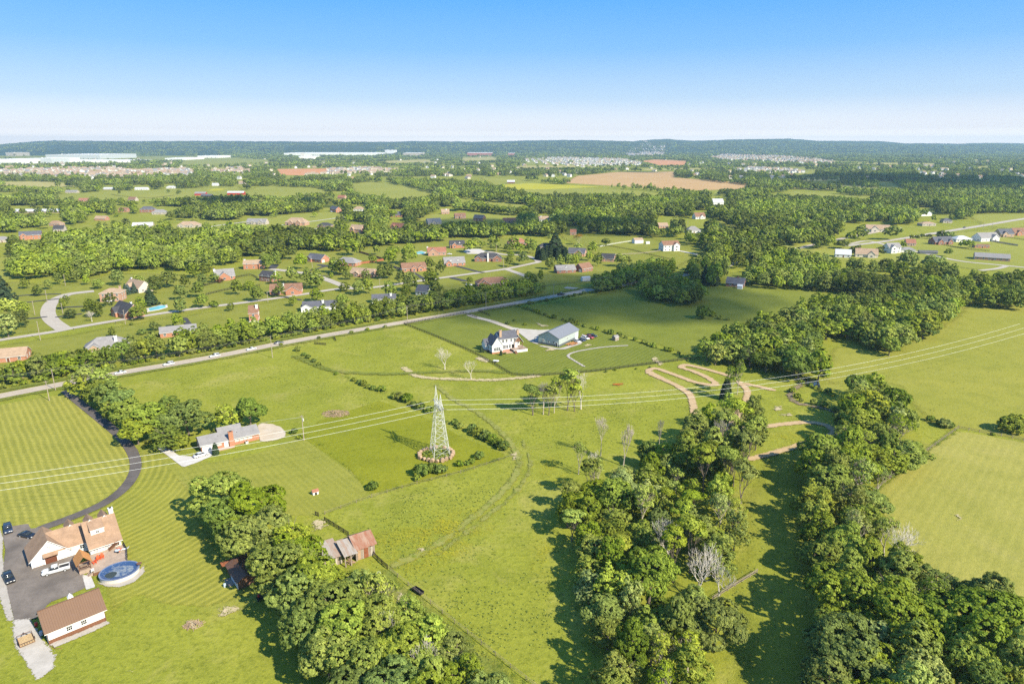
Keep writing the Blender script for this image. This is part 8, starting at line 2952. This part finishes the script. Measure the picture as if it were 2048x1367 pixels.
def forest_zone(d0, d1, sp, seed, clump=False):
    """Woods between two distances, leaving fields, streets, houses and clearings open."""
    rg = np.random.default_rng(seed)
    nrow = int((d1 - d0) / sp)
    out = []
    ys = d0 + (np.arange(nrow) + .5) * sp
    for y in ys:
        w = y * .80 + 60
        n = int(2 * w / sp)
        x = -w + (np.arange(n) + rg.random(n)) * sp
        out.append(np.stack([x, y + rg.uniform(-sp, sp, n) * .5], -1))
    p = np.concatenate(out)
    D = p[:, 1] * cP + CAM_H * sP
    z0 = land_z(p[:, 0], p[:, 1])
    vz = z0 - CAM_H
    zc = p[:, 1] * cP - vz * sP
    px = CX + FOC * p[:, 0] / zc
    py = CY - FOC * (p[:, 1] * sP + vz * cP) / zc
    sc_ = FOC / zc
    h = np.clip(rg.normal(12, 2.2, len(p)), 7, 17)
    hp = h * sc_ * .93
    rp = 5.0 * sc_
    dens = fbm(p[:, 0] / 130, p[:, 1] / 130, 31, 3) * .6 + fbm(p[:, 0] / 600, p[:, 1] / 700, 37, 3) * .4
    ok = dens > (0.42 if d0 < 1000 else (.44 if d0 < 2000 else (.43 if d0 < 4000 else .37)))
    base = np.stack([px, py], -1)
    top = np.stack([px, py - hp * .8], -1)
    for poly in OPEN + OPEN_EXTRA:
        q = np.array(poly, float)
        bb = (px > q[:, 0].min() - 4) & (px < q[:, 0].max() + 4) & (py > q[:, 1].min() - 3) & (py - hp < q[:, 1].max() + 3)
        if bb.any():
            idx = np.where(bb)[0]
            bad = in_poly(base[idx], q) | in_poly(top[idx], q)
            ok[idx[bad]] = False
    for q in WOODED:
        q = np.array(q, float)
        ok |= in_poly(base, q) & (rg.random(len(p)) < .93)
    for poly in TRACT_PX:
        q = np.array(poly, float)
        ok &= ~(in_poly(base, q) & (rg.random(len(p)) < .96))
        ok &= ~(in_poly(top, q) & (rg.random(len(p)) < .8))
    for x0, x1, y0, y1 in HB:
        m = (px + rp > x0 + 1) & (px - rp < x1 - 1) & (py > y0) & (py - hp < y1 - (y1 - y0) * .12)
        ok &= ~(m & (rg.random(len(p)) < .97))
    for ln, w in ((ROAD, 8), (STREET, 7)):
        near = np.where(ok & (p[:, 1] < 900))[0]
        if len(near):
            d_, _ = seg_dist(p[near], ln)
            ok[near[d_ < w]] = False
    p, h, z0 = p[ok], h[ok], z0[ok]
    k = np.where(rg.random(len(p)) < .72, 0, 1)
    rs = rg.uniform(.72, 1.08, len(p)) * (h / 13)
    return np.stack([p[:, 0], p[:, 1], np.where(k == 1, rs * 1.1, rs), h / np.where(k == 1, 14, 13), k], -1)


# places without woods, drawn in the photograph: lawns, streets and the near fields
OPEN_EXTRA = [[(-80, 560), (60, 548), (120, 570), (230, 545), (420, 550), (480, 536), (640, 508), (760, 492), (880, 478), (1000, 478), (1180, 470), (1290, 470), (1420, 500), (1400, 520), (1320, 545), (1200, 560), (1130, 570), (900, 600), (600, 642), (300, 690), (100, 720), (-80, 740)],
              [(-100, 505), (160, 498), (205, 506), (130, 540), (-100, 565)], [(-200, 740), (600, 660), (1300, 560), (1500, 535), (2200, 580), (2200, 1400), (-200, 1400)], [(1640, 500), (1760, 455), (2100, 425), (2150, 560), (1900, 535), (1760, 520)]]
WOODED = [[(1060, 402), (1200, 398), (1350, 404), (1560, 422), (1700, 446), (1650, 462), (1450, 442), (1330, 432), (1190, 432), (1060, 430)], [(1500, 396), (1700, 408), (1850, 418), (2060, 398), (2060, 424), (1900, 430), (1700, 426)], [(1750, 345), (2060, 340), (2060, 398), (1850, 400), (1820, 385)], [(1440, 445), (1560, 462), (1680, 492), (1640, 500), (1520, 482)],
          [(640, 400), (760, 405), (870, 425), (820, 450), (700, 440)], [(650, 486), (760, 470), (920, 462), (1060, 455), (1190, 448), (1190, 462), (1080, 470), (940, 478), (780, 492), (660, 500)], [(1130, 432), (1230, 430), (1400, 462), (1560, 500), (1480, 505), (1330, 478), (1180, 465)],
          [(880, 366), (960, 372), (1090, 402), (1080, 412), (960, 402), (870, 388), (770, 362)], [(1140, 372), (1300, 380), (1360, 390), (1330, 384), (1220, 376)], [(1352, 352), (1420, 358), (1560, 366), (1700, 384), (1560, 378), (1430, 364)],
          [(0, 352), (200, 350), (360, 360), (560, 358), (560, 372), (350, 374), (200, 366), (0, 362)], [(20, 500), (240, 470), (480, 470), (640, 480), (560, 500), (440, 530), (230, 545), (130, 560), (20, 560)]]
PTS.append(forest_zone(430, 1250, 7.6, 41))
PTS.append(forest_zone(1250, 2600, 11.0, 42))
PTS.append(forest_zone(2600, 5200, 21.0, 43))
PTS.append(forest_zone(5200, 9500, 48.0, 44))
A = np.concatenate(PTS)
A[:, 3] *= 1.0
far = A[:, 1] > 2600
A[far, 2] *= np.clip(A[far, 1] / 2600, 1, 2.6)
A[A[:, 1] > 5200, 3] *= 1.35
lodk = np.where(A[:, 1] < 620, 0, np.where(A[:, 1] < 2600, 1, 2))
print('woodland instances', len(A))
pc_ = bpy.data.collections.new('woodland_trees')
names = []


def hidden(name, me):
    o = bpy.data.objects.new(name, me)
    pc_.objects.link(o)


far_o = [crown('far_crown', 300 + i, 13, 6.5, lobes_oak(np.random.default_rng(60 + i), 13, 6.5, 6), 26, 6, 1.9, 1.3) for i in range(3)]
# sorted by name: a = near round, b = near tall, c = middle round, d = middle tall, e = far
for i, m_ in enumerate([PROTO['oak_mid'][0][3], PROTO['oak_mid'][1][3], PROTO['loose_mid'][0][3]]):
    hidden('a_tree_%d' % i, m_)
for i, m_ in enumerate(p_[3] for p_ in PROTO['tall_mid']):
    hidden('b_tree_%d' % i, m_)
for i, m_ in enumerate(p_[3] for p_ in PROTO['oak_lo']):
    hidden('c_tree_%d' % i, m_)
for i, m_ in enumerate(p_[3] for p_ in PROTO['tall_lo']):
    hidden('d_tree_%d' % i, m_)
for i, m_ in enumerate(far_o):
    hidden('e_tree_%d' % i, m_)
rg = np.random.default_rng(77)
rnd = rg.integers(0, 6, len(A))
kk = A[:, 4].astype(int)
idx = np.where(lodk == 0, np.where(kk == 0, rnd % 3, 3 + rnd % 2), np.where(lodk == 1, np.where(kk == 0, 5 + rnd % 3, 8 + rnd % 2), 10 + rnd % 3))
pm = bpy.data.meshes.new('woodland')
zz = land_z(A[:, 0], A[:, 1])
pm.vertices.add(len(A))
pm.vertices.foreach_set('co', np.stack([A[:, 0], A[:, 1], zz], -1).astype(np.float32).ravel())
for nm_, dat, ty in (('idx', idx.astype(np.int32), 'INT'), ('rot', rg.uniform(0, 6.28, len(A)).astype(np.float32), 'FLOAT'), ('wide', A[:, 2].astype(np.float32), 'FLOAT'), ('high', A[:, 3].astype(np.float32), 'FLOAT'), ('species', np.clip((fbm(A[:, 0] / 60, A[:, 1] / 90, 71, 3) - .5) * 1.9 + rg.normal(0, .15, len(A)), -.42, .32).astype(np.float32), 'FLOAT')):
    at = pm.attributes.new(nm_, ty, 'POINT')
    at.data.foreach_set('value', dat)
pm.materials.append(LEAF)
wl = link('woodland', pm)
tag(wl, 'mixed green woods and tree belts beyond the nearest trees, up to the foot of the hills', 'woodland', None, 'stuff')
ng = bpy.data.node_groups.new('woodland', 'GeometryNodeTree')
ng.interface.new_socket('Geometry', in_out='INPUT', socket_type='NodeSocketGeometry')
ng.interface.new_socket('Geometry', in_out='OUTPUT', socket_type='NodeSocketGeometry')
gi, go = ng.nodes.new('NodeGroupInput'), ng.nodes.new('NodeGroupOutput')
iop = ng.nodes.new('GeometryNodeInstanceOnPoints')
ci = ng.nodes.new('GeometryNodeCollectionInfo')
ci.inputs['Collection'].default_value = pc_
ci.inputs['Separate Children'].default_value = True
ci.inputs['Reset Children'].default_value = True
iop.inputs['Pick Instance'].default_value = True


def nattr(nm_, ty):
    a_ = ng.nodes.new('GeometryNodeInputNamedAttribute')
    a_.data_type = ty
    a_.inputs['Name'].default_value = nm_
    return a_.outputs['Attribute']


cx1 = ng.nodes.new('ShaderNodeCombineXYZ')
ng.links.new(nattr('wide', 'FLOAT'), cx1.inputs[0])
ng.links.new(nattr('wide', 'FLOAT'), cx1.inputs[1])
ng.links.new(nattr('high', 'FLOAT'), cx1.inputs[2])
cx2 = ng.nodes.new('ShaderNodeCombineXYZ')
ng.links.new(nattr('rot', 'FLOAT'), cx2.inputs[2])
ng.links.new(gi.outputs[0], iop.inputs['Points'])
ng.links.new(ci.outputs[0], iop.inputs['Instance'])
ng.links.new(nattr('idx', 'INT'), iop.inputs['Instance Index'])
ng.links.new(cx2.outputs[0], iop.inputs['Rotation'])
ng.links.new(cx1.outputs[0], iop.inputs['Scale'])
ng.links.new(iop.outputs[0], go.inputs[0])
md = wl.modifiers.new('woodland', 'NODES')
md.node_group = ng

# loose tufts standing in the pastures
rg = np.random.default_rng(91)
tf = []
for px, n in (([(640, 1045), (760, 1000), (1030, 925), (1120, 930), (1150, 1000), (1170, 1150), (1230, 1300), (1240, 1400), (1100, 1400), (840, 1180), (750, 1090)], 1900), ([(1050, 760), (1290, 740), (1400, 830), (1340, 870), (1100, 900), (1040, 850)], 900),
              ([(270, 765), (580, 720), (850, 830), (830, 860), (620, 840), (540, 850), (420, 790)], 1500), ([(830, 650), (930, 720), (1000, 750), (830, 740), (640, 720), (700, 690)], 1300), ([(1640, 880), (1470, 1000), (1450, 1400), (1640, 1400)], 900),
              ([(1680, 720), (1900, 650), (2060, 640), (2060, 870), (1850, 840), (1700, 780)], 350), ([(750, 1130), (1000, 1330), (1000, 1400), (940, 1400), (780, 1210)], 1500)):
    pg = np.array([G(x, y)[:2] for x, y in px])
    q = rg.uniform(pg.min(0), pg.max(0), (n * 3, 2))
    q = q[in_poly(q, pg)]
    q = q[fbm(q[:, 0] / 14, q[:, 1] / 14, 55, 3) > rg.uniform(.42, .68, len(q))]
    tf.append(q[:n])
tf = np.concatenate(tf)
hh = rg.uniform(.1, .3, len(tf))
V_, T_ = leaves_from(np.column_stack([tf, hh * .6]), np.tile([0, 0, 1.0], (len(tf), 1)), hh, 5, .17, rg, np.clip(rg.normal(.55, .3, len(tf)), 0, 1))
V_[:, 2] = np.maximum(V_[:, 2], .03)
tag(link('grass_tufts', mesh_np('grass_tufts', V_, np.arange(len(V_)), 4, [LEAF], attrs={'tone': T_})), 'loose tufts of taller grass and weeds scattered over the pastures', 'grass', None, 'stuff')
# weeds inside the ring of bales
V_, T_ = leaves_from(WEED_C, WEED_N, np.full(len(WEED_C), .5), 9, .26, np.random.default_rng(3), np.random.default_rng(4).random(len(WEED_C)))
tag(link('weeds', mesh_np('weeds', V_, np.arange(len(V_)), 4, [LEAF], attrs={'tone': T_})), 'dark weeds growing between the legs of the pylon inside the bale ring', 'weeds', None, 'stuff')
# ------------------------------------------------------------------ the air
HAZE = 8.2e-5
t = NT('haze')
pv = t.n('ShaderNodeVolumePrincipled')
pv.inputs['Color'].default_value = (0.52, 0.76, 0.90, 1)
pv.inputs['Density'].default_value = HAZE
pv.inputs['Anisotropy'].default_value = 0.2
t.l(pv.outputs[0], t.out.inputs['Volume'])
hz_ = MB()
hz_.box(-12600, 12600, -420, 13100, -1.0, 235)
tag(hz_.build('haze', [t.mat]), 'faint blue summer haze over the far woods and hills', 'haze', None, 'stuff')

# ------------------------------------------------------------------ fair-weather clouds above and beside the view, whose shade lies on the land
t = NT('cloud')
cl = t.n('ShaderNodeBsdfDiffuse')
cl.inputs[0].default_value = (.9, .9, .9, 1)
M['cloud'] = t.done(cl.outputs[0], .24)


def cloud(gx, gy, rx, ry, h, seed):
    rg = np.random.default_rng(seed)
    k = h / math.tan(math.radians(SUN_EL))
    cx_, cy_ = gx + k * math.cos(math.radians(SUN_AZ)), gy + k * math.sin(math.radians(SUN_AZ))
    m = MB()
    for i in range(16):
        a, q = rg.uniform(0, 6.28), math.sqrt(rg.random()) * .75
        c = np.array([rx * q * math.cos(a), ry * q * math.sin(a), rg.uniform(0, 20)])
        r = rg.uniform(.28, .5) * min(rx, ry)
        n1, n2 = 12, 20
        b = len(m.v)
        for u in range(n1 + 1):
            for v in range(n2):
                th, ph = math.pi * u / n1, 2 * math.pi * v / n2
                bump = 1 + .12 * math.sin(3 * ph + i) * math.sin(2 * th) + .08 * math.sin(7 * ph + 2 * i) * math.sin(th)
                m.v.append((c[0] + r * bump * 1.4 * math.sin(th) * math.cos(ph), c[1] + r * bump * 1.1 * math.sin(th) * math.sin(ph), c[2] + max(-.25, math.cos(th)) * r * .55 * bump))
        for u in range(n1):
            for v in range(n2):
                w = (v + 1) % n2
                m.f.append((b + u * n2 + v, b + u * n2 + w, b + (u + 1) * n2 + w, b + (u + 1) * n2 + v))
                m.m.append(0)
    structure(m.build('cloud', [M['cloud']], None, (cx_, cy_, h), 0, True))


cloud(75, 455, 125, 85, 900, 1)
cloud(20, 860, 190, 95, 900, 2)
cloud(1150, 1900, 420, 380, 900, 3)
cloud(-420, 1180, 150, 70, 900, 4)
cloud(420, 2700, 500, 110, 900, 5)
